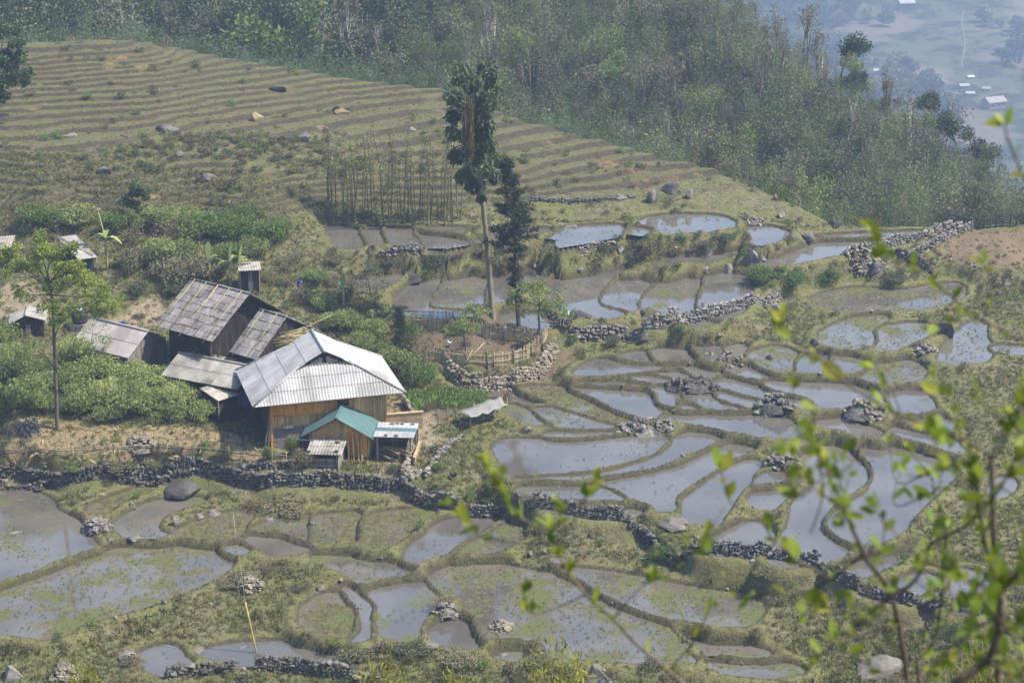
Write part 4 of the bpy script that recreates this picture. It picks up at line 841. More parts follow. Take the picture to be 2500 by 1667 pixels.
for x_ in (-1.35, -.75): pole(por, (x_, -1.3, -.25), (x_ - .05, -1.22, .95), .02)
ib = MB(); ib.box((-.85, -.45, .4), (1.3, .9, 1.0)); ib.build("dark_inside", M_INNER, por)
for x_, y_, z_ in ((-1.75, -1.1, 1.83), (-.15, -1.0, 1.87), (-.2, -.2, 2.12)):
    st_ = MB(); st_.box((x_, y_, z_ + .03), (.22, .18, .1)); st_.build("roof_weight", M_GREYW, por)
# flat shed roof to the right with white and teal strips
shd = empty("woodshed", (ax0 - .1, ay0, -.45), arz); tag(shd, "low shed roofed with white and teal flat sheets, firewood stacked beneath", "shed")
zz_ = 1.95
for k, (y0_, y1_, mt) in enumerate([(.15, .95, M_WHITE), (.95, 1.6, M_TEAL), (1.6, 2.3, M_WHITE)]):
    sheets(shd, (2.18, y0_, zz_ + .012 * k), (1, 0, 0), (0.0, 1, .03), 0, 2.35, lambda u, L_=y1_ - y0_ + .08: (0, L_), [0, y1_ - y0_ + .08], 1, mt, period=.25, amp=.008, seed=50 + k)
for x_, y_ in ((2.4, .25), (4.3, .3), (4.35, 2.2), (2.45, 2.2)): bar(shd, (x_, y_, -.3), (x_, y_, zz_ - .02), .1, .1, M_GREYW, "post")
for x_, y_ in ((2.9, .3), (3.5, .28), (3.0, 2.1), (3.6, 2.15), (4.2, 2.1), (3.3, 2.2)):
    st_ = MB(); st_.box((x_, y_, zz_ + .08), (.2, .14, .09)); st_.build("roof_weight", M_GREYW, shd)
gfw = np.random.default_rng(5)
for k in range(46):
    y_ = gfw.uniform(.4, 1.2); x_ = gfw.uniform(2.3, 3.6); pole(shd, (x_ - .1, y_, .3 + .02 * k), (x_ + gfw.uniform(.5, .9), y_ - gfw.uniform(.1, .5), .1 + .022 * k), .03, M_PLANK if k % 3 else M_GREYW, "firewood")
pw = MB(); pw.box((3.2, 2.45, .7), (2.6, .14, 1.9)); pw.build("plaster_wall", M_PLASTER, shd)
pw = MB(); pw.box((4.55, 1.2, .3), (.14, 2.5, 1.1)); pw.build("plaster_wall", M_PLASTER, shd)
# courtyard wall behind
cw = empty("plaster_wall", (-7.09, 113.8, -.15), R(12)); tag(cw, "tan earth-plastered wall between the big house and the stone edge", "wall")
mbw = MB(); mbw.box((.55, 0, .55), (2.5, .18, 1.7)); mbw.build("wall_face", M_PLASTER, cw); bar(cw, (-.75, -.02, 1.44), (1.85, -.02, 1.44), .22, .06, M_PLASTER, "coping")
# ---- generic gabled building
M_SHADEW = surf_mat('wood_eave_shade', [(.014, .012, .01), (.03, .025, .021), (.06, .05, .042)], 3, .9, .4, stretch=(4, 4, .4), rnd=.35)  # near-black planks: shade under the eaves put into the wood colour
def gabled(name, label, cat, mid, ang, length, half, zr, ze, zg, mat, rows=2, cols=4, amp=.022, period=.18, wall=M_DARKW, end=.35, halfR=None, zeR=None, ragged=0.0, seed=1, poles=0, plank_w=.22, open_front=False, over=.1, rname="roof_sheet"):
    """ridge along local x; +x end is the gable seen; local -y slope faces the camera"""
    o = empty(name, (mid[0], mid[1], zg), ang); tag(o, label, cat); halfR = halfR or half; zeR = ze if zeR is None else zeR
    zr -= zg; ze -= zg; zeR -= zg; H = length / 2
    for sg, hf, zz2 in ((-1, half, ze), (1, halfR, zeR)):
        L = math.hypot(hf, zr - zz2)
        sheets(o, (0, sg * hf, zz2), (1, 0, 0), (0, -sg * hf, zr - zz2), -H, H, lambda u, L=L: (0, L), list(np.linspace(0, L, rows + 1)), cols, mat, period, amp, rname, over, ragged=ragged, seed=seed + sg)
        if poles and sg < 0:
            for k in range(poles):
                x = -H + (k + .35) / poles * length; ex = random.uniform(.0, .3)
                nv = np.array((0, -(zr - zz2), -hf)) / L
                pole(o, (x, 0, zr + .08), (x + .05, sg * hf * (1.03 + ex * .35), zr + .08 - (zr - zz2) * (1.03 + ex * .35)), .035, M_BAMBG)
    rcap = MB(); rcap.tube([(-H, 0, zr + .03), (0, 0, zr + .035), (H, 0, zr + .03)], .07, 7); rcap.build("ridge_cap", mat, o, smooth=True)
    ib = MB(); ib.box((-.1, (halfR - half) * .45, (min(ze, zeR) - .05) / 2 - .15), (length - 2 * end - .1, (half + halfR) * .80, min(ze, zeR) + .2)); ib.build("inner_walls", M_INNER, o)
    def gh(f):
        y = -half * .86 + f * (half + halfR) * .86; return zr - .1 - (abs(y) / half * (zr - ze) if y < 0 else y / halfR * (zr - zeR))
    if not open_front: planks(o, (H - end, -half * .86), (H - end, halfR * .86), -.2, gh, wall, plank_w, .04, seed=seed + 5)
    planks(o, (-H + end, -half * .84), (H - end, -half * .84), -.2, ze - .02 + (zr - ze) * .12, wall, plank_w, .04, seed=seed + 6)
    return o
oh = gabled("old_farmhouse", "old farmhouse with large weathered grey shingle roof held by bamboo poles", "house", (-18.15, 121.9), R(-37.2), 5.1, 3.35, 6.65, 4.45, 2.0, M_SHINGLE, rows=7, cols=9, amp=.016, period=.11, ragged=.13, seed=61, poles=5, wall=M_SHADEW, end=.75, over=.16, halfR=3.2, zeR=4.5)
gh2 = gabled("farmhouse_wing", "lower gabled wing of the old farmhouse with dark plank gable", "house wing", (-14.62, 119.3), R(-37.2), 2.3, 2.75, 5.75, 3.75, 1.7, M_SHINGLE, rows=5, cols=4, amp=.016, period=.11, ragged=.13, seed=71, poles=2, end=.25, over=.16, halfR=3.0, zeR=4.0, wall=M_SHADEW)
lowh = gabled("long_shed", "low shed with smooth pinkish grey sheet roof behind the green shrubs", "shed", (-24.6, 121.9), R(-33), 4.9, 1.9, 4.15, 2.95, 1.9, M_PINK, rows=2, cols=4, amp=.01, seed=81, wall=M_GREYW, halfR=2.2, zeR=3.0)
low2 = gabled("corrugated_shed", "long low shed with stained white and grey corrugated roof beside the old farmhouse", "shed", (-18.0, 117.7), R(-27), 5.6, 1.9, 3.3, 2.45, 1.2, M_CORR, rows=2, cols=6, seed=91, wall=M_SHADEW, halfR=1.7, zeR=2.85)
for k in range(9):
    st_ = MB(); st_.box((-2.2 + .5 * k, .75 + .1 * math.sin(k * 2.3), 1.97), (.24, .2, .1)); st_.build("roof_weight", M_GREYW, low2)
# single-slope roofs on posts
def lean_to(name, label, cat, pxs, zs, zg, mat, rows, cols, seed=1, wallmat=M_INNER, posts=True, period=.18, amp=.024):
    """pixel corners: left-eave, right-eave (near edge), then the far edge left"""
    A, B, Cc = [on_z(p[0], p[1], z) for p, z in zip(pxs, zs)]
    o = empty(name, (A[0], A[1], zg)); tag(o, label, cat); off = np.array((A[0], A[1], zg)); a, b, c = A - off, B - off, Cc - off
    W = np.linalg.norm(b - a); L = np.linalg.norm(c - a)
    sheets(o, a, b - a, c - a, 0, W, lambda u: (0, L), list(np.linspace(0, L, rows + 1)), cols, mat, period, amp, seed=seed)
    d = b + (c - a)
    if posts:
        for p in (a, b, c, d):
            q = p + ((a + b + c + d) / 4 - p) * .08; pole(o, (q[0], q[1], -.3), (q[0], q[1], q[2] - .03), .05, M_GREYW, "post")
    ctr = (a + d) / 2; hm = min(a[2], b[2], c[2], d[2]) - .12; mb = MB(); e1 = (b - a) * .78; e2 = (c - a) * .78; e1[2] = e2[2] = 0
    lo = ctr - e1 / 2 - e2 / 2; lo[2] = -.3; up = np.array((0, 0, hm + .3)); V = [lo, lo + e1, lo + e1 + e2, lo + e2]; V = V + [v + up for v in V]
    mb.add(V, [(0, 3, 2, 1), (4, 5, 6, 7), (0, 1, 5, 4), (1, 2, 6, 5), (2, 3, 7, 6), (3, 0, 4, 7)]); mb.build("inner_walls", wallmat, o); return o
kl = lean_to("lean_to_roof", "corrugated grey lean-to roof with a yellow bamboo pole, below the old farmhouse gable", "lean-to", [(620, 842), (742, 814), (603, 822)], (4.1, 4.1, 4.4), 1.5, M_CORR, 1, 5, seed=101)
pole(kl, tuple(on_z(612, 836, 4.3) - np.array(kl.location)), tuple(on_z(735, 806, 4.3) - np.array(kl.location)), .045, surf_mat("yellow_bamboo", [(.42, .27, .06), (.5, .35, .1)], 4, .5, .1, rnd=0), "pole")
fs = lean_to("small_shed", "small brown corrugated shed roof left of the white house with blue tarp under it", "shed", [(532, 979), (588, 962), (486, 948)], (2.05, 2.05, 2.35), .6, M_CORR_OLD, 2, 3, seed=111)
tp = MB(); a_, b_ = on_z(540, 1004, 1.0), on_z(610, 992, 1.0); n_ = 10
V = []; F_ = []
for i in range(n_ + 1):
    for j in range(6):
        p = a_ + (b_ - a_) * i / n_; V.append((p[0] + .05 * math.sin(i * 1.7 + j), p[1] + .06 * math.sin(i * 2.1) + .25 * j / 5, p[2] + .95 * j / 5))
for i in range(n_):
    for j in range(5): F_.append((i * 6 + j, (i + 1) * 6 + j, (i + 1) * 6 + j + 1, i * 6 + j + 1))
tme = mesh_from("tarpaulin", np.array(V) - a_, F_, M_TARP, smooth=True); to_ = obj("tarpaulin", tme, loc=tuple(a_)); md = to_.modifiers.new("thickness", 'SOLIDIFY'); md.thickness = .02
tag(to_, "blue tarpaulin hung under the small shed roof beside the white house", "tarpaulin")
# hut and roofs on the left edge
hp = at(62, 826); hut = gabled("small_hut", "tiny dark hut with pale sheet roof at the left edge", "hut", (hp[0], hp[1] + .9), R(-82), 2.1, 1.15, hp[2] + 1.55, hp[2] + .95, hp[2] - .1, M_CORR, rows=1, cols=3, amp=.012, seed=121, halfR=1.25, zeR=hp[2] + 1.15, wall=M_DARKW, end=.2)
dr = MB(); dr.box((.9, .1, .5), (.05, .35, .95)); dr.build("door_post", M_GREYW, hut)
lean_to("shed_roof", "corrugated shed roof cut off by the left edge of the picture", "shed", [(-40, 612), (28, 606), (-30, 580)], (6.0, 6.0, 6.4), 4.9, M_CORR_OLD, 1, 4, seed=131)
wr = lean_to("white_shed", "pale sheet-roofed shed behind the lime-green tree on the left", "shed", [(192, 634), (238, 628), (139, 579)], (5.6, 5.6, 6.3), 4.7, M_CORR, 2, 3, seed=141, amp=.012)
pole(wr, tuple(on_z(139, 576, 6.4) - np.array(wr.location)), tuple(on_z(228, 622, 5.75) - np.array(wr.location)), .05, M_BAMB, "pole")
# outhouse
op = at(612, 716); out_h = empty("outhouse", (op[0], op[1], op[2]), R(10)); tag(out_h, "narrow outhouse with dark doorway and corrugated roof above the old farmhouse", "outhouse")
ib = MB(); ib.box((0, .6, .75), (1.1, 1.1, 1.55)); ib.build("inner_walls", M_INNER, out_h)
planks(out_h, (.62, -.05), (.62, 1.2), -.1, 1.65, M_PLASTER, .3, .05, "board", seed=3); planks(out_h, (-.62, 1.2), (-.62, -.05), -.1, 1.6, M_GREYW, .3, .05, "board", seed=4); planks(out_h, (-.12, -.06), (.16, -.06), -.1, 1.5, M_GREYW, .28, .04, "door", seed=6)
sheets(out_h, (-.75, -.25, 1.66), (1, 0, 0), (0, 1.6, .15), 0, 1.5, lambda u: (0, 1.6), [0, 1.6], 2, M_CORR, seed=7)
# water tank
tkp = at(196, 800); tk = empty("water_tank", tuple(tkp)); tag(tk, "round black plastic water tank behind the shrubs on the left", "water tank")
prof = [(.0, 0), (.5, 0), (.53, .08), (.53, .3), (.5, .33), (.53, .36), (.53, .62), (.48, .72), (.3, .86), (.0, .88)]
mb = MB(); n_ = 20; V = [(r_ * math.cos(6.2832 * j / n_), r_ * math.sin(6.2832 * j / n_), z_ + .35) for r_, z_ in prof for j in range(n_)]
mb.add(V, [(i * n_ + j, i * n_ + (j + 1) % n_, (i + 1) * n_ + (j + 1) % n_, (i + 1) * n_ + j) for i in range(len(prof) - 1) for j in range(n_)]); mb.build("tank_body", M_BLACKP, tk, smooth=True)
mb = MB(); mb.tube([(0, 0, 1.2), (0, 0, 1.27)], .2, 14); mb.build("lid", surf_mat("grey_lid", [(.3, .31, .33), (.38, .39, .41)], 2, .4, 0, rnd=0), tk)
mb = MB(); mb.box((0, 0, .1), (1.1, 1.1, .5)); mb.build("plinth", M_BRICKG, tk)
# ---------------------------------------------------------------- stones, walls, fences
M_STONE = surf_mat("stone_grey", [(.125, .118, .106), (.24, .225, .205), (.07, .066, .06)], 5, .9, .5, rnd=.35)
M_STONE_T = surf_mat("stone_tan", [(.17, .148, .112), (.28, .248, .195), (.105, .092, .072)], 5, .9, .5, rnd=.3)
M_STONE_D = surf_mat("stone_dark", [(.07, .066, .06), (.165, .156, .143), (.038, .038, .033)], 5, .9, .5, rnd=.4)
M_ROCK = surf_mat("boulder_grey", [(.10, .094, .088), (.22, .208, .195), (.055, .052, .048)], 2.2, .9, .7, 7, rnd=.15)
M_ROCK_P = surf_mat("boulder_pale", [(.11, .10, .09), (.19, .176, .16), (.065, .06, .053)], 2.5, .9, .6, 7, rnd=.15)
M_ROCK_O = surf_mat("boulder_ochre", [(.17, .125, .065), (.23, .18, .11), (.1, .078, .05)], 2.5, .9, .6, 7, rnd=.1)
def hull(seed, n=13, flat=1.0):
    g = np.random.default_rng(seed); P = unit(g.normal(size=(n, 3))) * g.uniform(.75, 1.1, (n, 1)) * .5 * np.array((1, 1, flat))
    bm = bmesh.new(); [bm.verts.new(p) for p in P]; r = bmesh.ops.convex_hull(bm, input=bm.verts); bmesh.ops.delete(bm, geom=[v for v in bm.verts if not v.link_faces], context='VERTS')
    V = np.array([v.co[:] for v in bm.verts]); bm.verts.index_update(); F = [tuple(v.index for v in f.verts) for f in bm.faces]; bm.free(); return V, F
HULLS = [hull(200 + k, 12 + k % 4) for k in range(9)]
def stone_meshes(mat): return [mesh_from("stone", V, F, mat) for V, F in HULLS]
ST_G, ST_T, ST_D = stone_meshes(M_STONE), stone_meshes(M_STONE_T), stone_meshes(M_STONE_D)
def stones(parent, items, kinds, limit=300):
    """items: (centre, size xyz, rotz) in world; the parent is an unrotated empty; past the limit the rest is one mesh"""
    O = np.array(parent.location); items = sorted(items, key=lambda t: -t[1][0] * t[1][2] * px_m(t[0]) ** 2)
    for c, s_, rz in items[:limit]:
        obj("stone", random.choice(kinds), parent, tuple(np.array(c) - O), (random.uniform(-.2, .2), random.uniform(-.2, .2), rz), tuple(np.array(s_) * 1.22))
    if len(items) > limit:
        mb = MB()
        for c, s_, rz in items[limit:]:
            V, F = random.choice(HULLS); Rm = np.array(Euler((random.uniform(-.2, .2), random.uniform(-.2, .2), rz)).to_matrix()); mb.add((V * np.array(s_) * 1.22) @ Rm.T + np.array(c) - O, F)
        f_ = mb.build("small_stones", kinds[0].materials[0], parent); f_["kind"] = "stuff"
def stone_wall(label, W, height, kinds, sw=.27, sh=.17, depth=.3, seed=1, limit=300, batter=.12):
    g = np.random.default_rng(seed); W = np.asarray(W)[:, :2]; seg = np.hypot(*(W[1:] - W[:-1]).T); cum = np.r_[0, np.cumsum(seg)]; L = cum[-1]
    mid = W[len(W) // 2]; o = empty("stone_wall", (mid[0], mid[1], float(ground(*mid)))); tag(o, label, "stone wall"); items = []
    hmax = height if np.isscalar(height) else max(height(t) for t in np.linspace(0, 1, 20))
    for r in range(int(hmax / sh) + 1):
        u = g.uniform(0, sw)
        while u < L:
            w = sw * g.choice([.55, .8, 1.1, 1.6, 2.1], p=[.2, .3, .25, .18, .07]) * g.uniform(.85, 1.15); f = (u + w / 2) / L; hh = height if np.isscalar(height) else height(min(f, 1)); hh *= 1 + .25 * math.sin(u * .7) * math.sin(u * .23 + 1)
            if r * sh < hh:
                i = min(np.searchsorted(cum, min(u + w / 2, L - 1e-6)) - 1, len(seg) - 1); i = max(i, 0); d = (W[i + 1] - W[i]) / seg[i]; p = W[i] + d * (u + w / 2 - cum[i]); nrm = np.array((-d[1], d[0]))
                q = p + nrm * (batter * r * sh + .05 + g.normal() * .03); fz = float(ground(*(p - nrm * .12)))
                items.append(((q[0], q[1], fz + r * sh + sh * .4 + g.normal() * .02), (w, depth * g.uniform(.7, 1.2), sh * g.uniform(.8, 1.6)), math.atan2(d[1], d[0]) + g.normal() * .15))
            u += w * .93
    stones(o, items, kinds, limit); return o
def resample(W, a, b):
    W = np.asarray(W); c = np.r_[0, np.cumsum(np.hypot(*(W[1:, :2] - W[:-1, :2]).T))]; t = np.linspace(a * c[-1], b * c[-1], 60); return np.stack([np.interp(t, c, W[:, k]) for k in range(2)], 1)
def px_line(P): return np.array([at(px, py)[:2] for px, py in P])
WL = wline["long"]; xs_ = WL[:, 0]
def part_of(W, xa, xb): m_ = [(xa <= p[0] <= xb) for p in W]; return W[np.array(m_)]
xp = lambda px, py, z: on_z(px, py, z)[0]
stone_wall("long dark dry-stone wall below the houses, left stretch beside the biggest boulder", part_of(WL, -60, xp(480, 1172, -1.4) + .1), .95, ST_D, seed=1)
stone_wall("dark dry-stone wall running under the white-roofed house", part_of(WL, xp(480, 1172, -1.4) - .1, xp(973, 1196, -1.05) + .1), .95, ST_D, seed=2)
stone_wall("dark dry-stone wall curving down right of the house yard", part_of(WL, xp(973, 1196, -1.05) - .1, xp(1401, 1293, -1.6) + .1), 1.0, ST_D, seed=3)
stone_wall("broken dry-stone wall in the middle with a pale slab above it", part_of(WL, xp(1401, 1293, -1.6) - .1, xp(1640, 1384, -1.8) + .1), .75, ST_D, seed=4)
stone_wall("overgrown dry-stone wall seen through the foreground twigs at lower right", part_of(WL, xp(1640, 1384, -1.8) - .1, 40), .85, ST_D, seed=5)
stone_wall("low upper stone wall along the straw-littered garden", wline["up"], .5, ST_D, seed=6)
stone_wall("curved grey retaining wall holding the middle paddies", part_of(wline["ret"], -5, xp(1660, 826, .9) + .1), 1.0, ST_G, sw=.34, sh=.22, seed=7)
stone_wall("retaining wall of small grey stones rising to the right bank", part_of(wline["ret"], xp(1660, 826, .9) - .1, xp(1905, 742, 1.3) + .1), .75, ST_G, seed=8)
stone_wall("pale stone wall under the bamboo fence enclosure", wline["enc"], .95, ST_T, sw=.26, sh=.18, seed=9, batter=.35)
stone_wall("second tier of grey stones above the retaining wall", px_line([(1650, 800), (1720, 790), (1790, 772), (1850, 742), (1890, 705)]), .45, ST_G, sw=.22, sh=.15, seed=10)
stone_wall("grey stone wall along the upper right pond", px_line([(2080, 628), (2140, 612), (2200, 598), (2260, 582), (2300, 570), (2345, 562)]), .7, ST_G, seed=11)
stone_wall("stone wall topping the right edge by the wattle fence", px_line([(2200, 640), (2250, 620), (2290, 600), (2330, 580), (2372, 562)]), .6, ST_G, seed=12)
stone_wall("short dark wall dropping below the ploughed field", px_line([(2185, 618), (2215, 640), (2245, 655), (2270, 668)]), .7, ST_D, seed=13)
stone_wall("low tumbled wall beside the upper left pond", px_line([(918, 640), (960, 632), (1000, 628), (1030, 632)]), .85, ST_G, sw=.3, sh=.2, seed=14)
stone_wall("rubble wall under the upper middle pond", px_line([(1412, 622), (1450, 612), (1500, 604)]), .65, ST_G, seed=15)
stone_wall("dark thick stone wall at the bottom edge", px_line([(612, 1640), (660, 1638), (720, 1640), (790, 1650), (850, 1662), (910, 1680)]), .75, ST_D, seed=16)
stone_wall("tumbled dark stones left of the bottom wall", px_line([(400, 1662), (460, 1655), (520, 1648), (575, 1640)]), .55, ST_D, seed=17)
stone_wall("yard edge of tan stones right of the woodshed", px_line([(985, 1185), (1000, 1150), (1003, 1110), (1010, 1070), (1012, 1035), (1000, 1000), (985, 985)]), .55, ST_T, sw=.25, seed=18)
stone_wall("low stone line of the net frame by the vegetable plot", px_line([(1120, 1045), (1160, 1035), (1195, 1018), (1232, 1000)]), .4, ST_T, sw=.2, sh=.13, seed=19)
stone_wall("low dark stone step across the terraced hill foot", px_line([(1290, 495), (1360, 494), (1430, 494), (1490, 490)]), .3, ST_D, sw=.25, sh=.14, seed=20)
stone_wall("grey rubble path edge above the long wall", px_line([(1040, 1180), (1060, 1140), (1090, 1100), (1130, 1070)]), .3, ST_G, sw=.22, sh=.14, seed=21)
# heaps
def heap(label, px, py, wpx, hpx, kinds, n=90, seed=1, ss=.24, cat="stone heap", name="stone_heap"):
    g = np.random.default_rng(seed); p = at(px, py); s_ = px_m(p); rw = wpx / s_ / 2; h = hpx / s_ * .58; rd = min(rw, 1.3) * .8; o = empty(name, tuple(p)); tag(o, label, cat); it = []
    for k in range(min(300, int(n * 1.7))):
        a = g.uniform(0, 6.28); q = math.sqrt(g.uniform(0, 1)); x = p[0] + math.cos(a) * q * rw; y = p[1] + rd * .3 + math.sin(a) * q * rd; z = float(ground(x, y)) + h * (1 - q ** 1.8) + g.normal() * .03
        w = ss * g.choice([.55, .8, 1.0, 1.5, 2.0], p=[.3, .3, .2, .15, .05]) * g.uniform(.85, 1.15); it.append(((x, y, z), (w, w * g.uniform(.7, 1.1), w * g.uniform(.45, .8)), g.uniform(0, 6.28)))
    core = MB(); n_ = 14; V = [(0, rd * .3, h * .78)]
    for r_, hh in ((.35, .66), (.65, .34), (.9, -.2)): V += [(math.cos(6.2832 * j / n_) * rw * r_, rd * .3 + math.sin(6.2832 * j / n_) * rd * r_, h * hh) for j in range(n_)]
    F = [(0, 1 + j, 1 + (j + 1) % n_) for j in range(n_)] + [(1 + r_ * n_ + j, 1 + (r_ + 1) * n_ + j, 1 + (r_ + 1) * n_ + (j + 1) % n_, 1 + r_ * n_ + (j + 1) % n_) for r_ in range(2) for j in range(n_)]
    core.add(V, F); core.build("heap_core", M_STONE_D, o); stones(o, it, kinds, 300)
heap("rounded heap of small grey stones on a paddy bund, the left of two alike", 1895, 1003, 108, 48, ST_G, 160, 1)
heap("rounded heap of small stones right of its twin between flooded fields", 2112, 1016, 110, 48, ST_T, 150, 2)
heap("stone heap beside the curved bund behind the big leaf", 1915, 1138, 105, 46, ST_G, 130, 3)
heap("long ridge of rubble between two bright blue ponds", 1575, 1062, 150, 30, ST_G, 110, 4)
heap("grey stone heap at the end of a grassy bund on the left", 232, 1296, 74, 44, ST_G, 110, 5)
heap("rubble patch where several bunds meet in the right fields", 1690, 950, 150, 34, ST_D, 110, 6)
heap("heap of pale stones in the straw-littered garden", 345, 1112, 70, 34, ST_T, 80, 7)
heap("heap of grey stones at the foot of the lime-green tree", 70, 1056, 60, 28, ST_G, 60, 8)
heap("stones tumbled down the bank below the large oval paddy", 610, 1440, 70, 50, ST_T, 60, 9)
heap("white rubble beside the muddy field at the bottom", 1225, 1545, 80, 40, ST_T, 60, 10)
heap("dark rubble below the middle bund in the lower field", 1085, 1500, 60, 34, ST_G, 45, 11)
heap("little stone island in a square pond", 1733, 872, 34, 14, ST_T, 24, 12, .2)
heap("scattered rubble around the white slab by the upper bank", 1780, 895, 70, 22, ST_G, 36, 13)
heap("loose pale stones on the bank of the right flooded meadow", 2260, 860, 60, 26, ST_G, 40, 14)
heap("rubble on the upper right bank above the flooded meadow", 2110, 650, 120, 40, ST_T, 110, 15)
heap("stones below the yard path", 1010, 1160, 40, 20, ST_T, 30, 16)
heap("rubble by the boulder ridge on the far pond edge", 1840, 545, 60, 18, ST_T, 40, 17)
heap("pale stones on the slope of the bottom left corner", 160, 1655, 80, 30, ST_T, 50, 18)
# boulders
def boulder_mesh(seed, mat, sharp=.35):
    g = np.random.default_rng(seed); bm = bmesh.new(); bmesh.ops.create_icosphere(bm, subdivisions=3, radius=.5)
    planes = [(unit(g.normal(size=3)), g.uniform(.2, .4)) for _ in range(11)]
    for v in bm.verts:
        p = np.array(v.co)
        for n_, d_ in planes:
            e = p @ n_ - d_
            if e > 0: p = p - n_ * e * (.6 + sharp)
        p = p * (1 + .30 * fbm(np.array([p[0] * 3 + seed]), np.array([p[1] * 3 + p[2] * 2.3]), seed)[0]); v.co = p
    V = np.array([v.co[:] for v in bm.verts]); F = [tuple(v.index for v in f.verts) for f in bm.faces]; bm.free(); return mesh_from("boulder", V, F, mat, smooth=False)
M_ROCK_D = surf_mat('boulder_dark', [(.03, .029, .028), (.085, .08, .076), (.14, .132, .125)], 2.2, .9, .7, 7, rnd=.1); BD = [boulder_mesh(330 + k, M_ROCK_D) for k in range(3)]
BG = [boulder_mesh(300 + k, M_ROCK) for k in range(5)]; BP = [boulder_mesh(310 + k, M_ROCK_P) for k in range(4)]; BO = [boulder_mesh(320 + k, M_ROCK_O) for k in range(2)]
def boulder(px, py, w, h, label, kinds=BG, rz=None, deep=.8, tilt=0.0):
    p = at(px, py); s_ = px_m(p); W_, H_ = w / s_ * 1.12, h / s_ * 1.3
    o = obj("boulder", random.choice(kinds), None, (p[0], p[1] + W_ * .2, p[2] + H_ * .16), (0, tilt, rz if rz is not None else random.uniform(-.5, .5)), (W_, W_ * deep, H_)); return tag(o, label, "boulder")
for a in [
 (738, 348, 42, 32, "round grey boulder with pale foot on the terraced hillside"), (672, 226, 62, 18, "flat dark slab lying on an upper terrace"), (408, 326, 60, 22, "dark overgrown rock in the middle of the terraced hill"),
 (168, 338, 34, 14, "grey rock on the left terraces"), (510, 450, 50, 26, "grey rock half sunk in the lower terraces"), (250, 430, 50, 20, "dark rock on the scrubby lower left slope"), (440, 385, 24, 20, "pale rock below the overgrown rock"),
 (820, 275, 26, 18, "dark rock beside bare orange earth"), (1005, 322, 22, 12, "small pale rock left of the tall tree top"),
 (1640, 476, 56, 40, "large tilted grey slab at the foot of the terraces"), (1592, 496, 40, 42, "pointed grey boulder beside the tilted slab"), (1682, 486, 32, 30, "blocky boulder right of the tilted slab"), (1515, 488, 34, 14, "pale low boulder left of the pointed one"), (1545, 484, 26, 14, "brown low boulder next to the pointed one"),
 (1910, 534, 26, 20, "light boulder on the bank by the far ponds"), (2040, 556, 30, 22, "dark boulder at the wood's edge"), (1382, 560, 60, 12, "long pale slab on the rim of the far pond"), (1560, 556, 22, 14, "brown boulder on the dike of the algae pond"),
 (1662, 592, 40, 24, "pale boulder below the algae pond"), (1690, 622, 40, 18, "tan flat boulder in the muddy ditch"), (1727, 626, 32, 24, "squat grey boulder in the muddy ditch"), (1936, 592, 26, 18, "grey boulder by the curved pond"), (1968, 588, 40, 24, "broad grey boulder left of the upper right pond"),
 (1838, 646, 36, 42, "tall pointed boulder at the ditch end"), (1862, 640, 18, 14, "little pale boulder beside the tall pointed one"), (1784, 674, 46, 34, "big pale boulder above the dividing bund"), (1722, 672, 34, 20, "double boulder on the bank above the paddies"), (1848, 660, 38, 14, "dark slab bridging the ditch"),
 (2145, 672, 52, 30, "broad brown boulder on the right bank"), (2305, 818, 66, 40, "long dark boulder in the right meadow"), (1897, 770, 36, 30, "blocky brown boulder ending the retaining wall"), (1881, 886, 22, 22, "dark boulder standing in a green pond"), (1990, 845, 26, 18, "dark boulder on the right meadow"), (2456, 700, 26, 20, "grey boulder on the upper right meadow"), (2440, 725, 20, 16, "dark boulder under the right bank"),
 (1418, 672, 34, 14, "flat slab in the brown paddy"), (1304, 662, 14, 24, "upright pale stone below the bank"), (1062, 662, 44, 34, "big round boulder on the upper bank"), (1101, 640, 30, 18, "grey boulder above the round one"), (1512, 622, 28, 26, "dark hollow boulder under the upper bank"), (1005, 694, 72, 34, "dark overgrown rock at the pond corner"), (1287, 1058, 24, 22, "pale boulder by the largest pond"), (1130, 720, 20, 10, "flat rock in the shallow pond"), (1420, 776, 60, 14, "dark flat rock island in the pond"), (1570, 772, 18, 18, "dark rock on the wall corner"), (1582, 838, 60, 22, "fallen slabs at the foot of the retaining wall"),
 (452, 1218, 104, 44, "biggest boulder, black and rounded, below the long wall"), (95, 1196, 40, 14, "flat dark boulder in the left bank"), (180, 1232, 24, 14, "grey boulder on the left bank"), (322, 1244, 28, 18, "grey boulder on the green bund"), (36, 1312, 52, 14, "flat rock in the shaded paddy"), (1040, 1592, 64, 24, "pale brown boulder at the bottom centre"), (975, 1470, 30, 14, "tan boulder on the bund of the lower pond"), (1298, 1362, 20, 12, "white rock in the green field"),
 (1460, 1672, 100, 44, "large grey boulder cut by the bottom edge"), (2155, 1660, 116, 52, "large reddish grey boulder at lower right"), (28, 1668, 70, 40, "brown boulder in the bottom left corner"), (440, 1452, 22, 18, "round grey rock under the oval paddy bank"), (400, 1478, 16, 18, "upright stone in the oval paddy bank"), (760, 1282, 14, 12, "white stone above the weedy paddies"), (2215, 1255, 16, 10, "cream stone on the right bund"), (1650, 1296, 80, 24, "pale flat slab above the broken wall"),
]:
    lab = a[4]; kinds = BP if any(k in lab for k in ("pale", "white", "tan ", "light", "cream", "low boulder", "reddish")) else (BD if any(k in lab for k in ("dark", "black")) else BG)
    boulder(a[0], a[1], a[2], a[3], lab, kinds)
for a in [(628, 296, 34, 26, "yellow exposed rock face on the hillside"), (835, 280, 40, 16, "orange earth rock beside the terraces"), (1892, 490, 16, 22, "ochre rock at the end of the terraces")]: boulder(*a, kinds=BO)
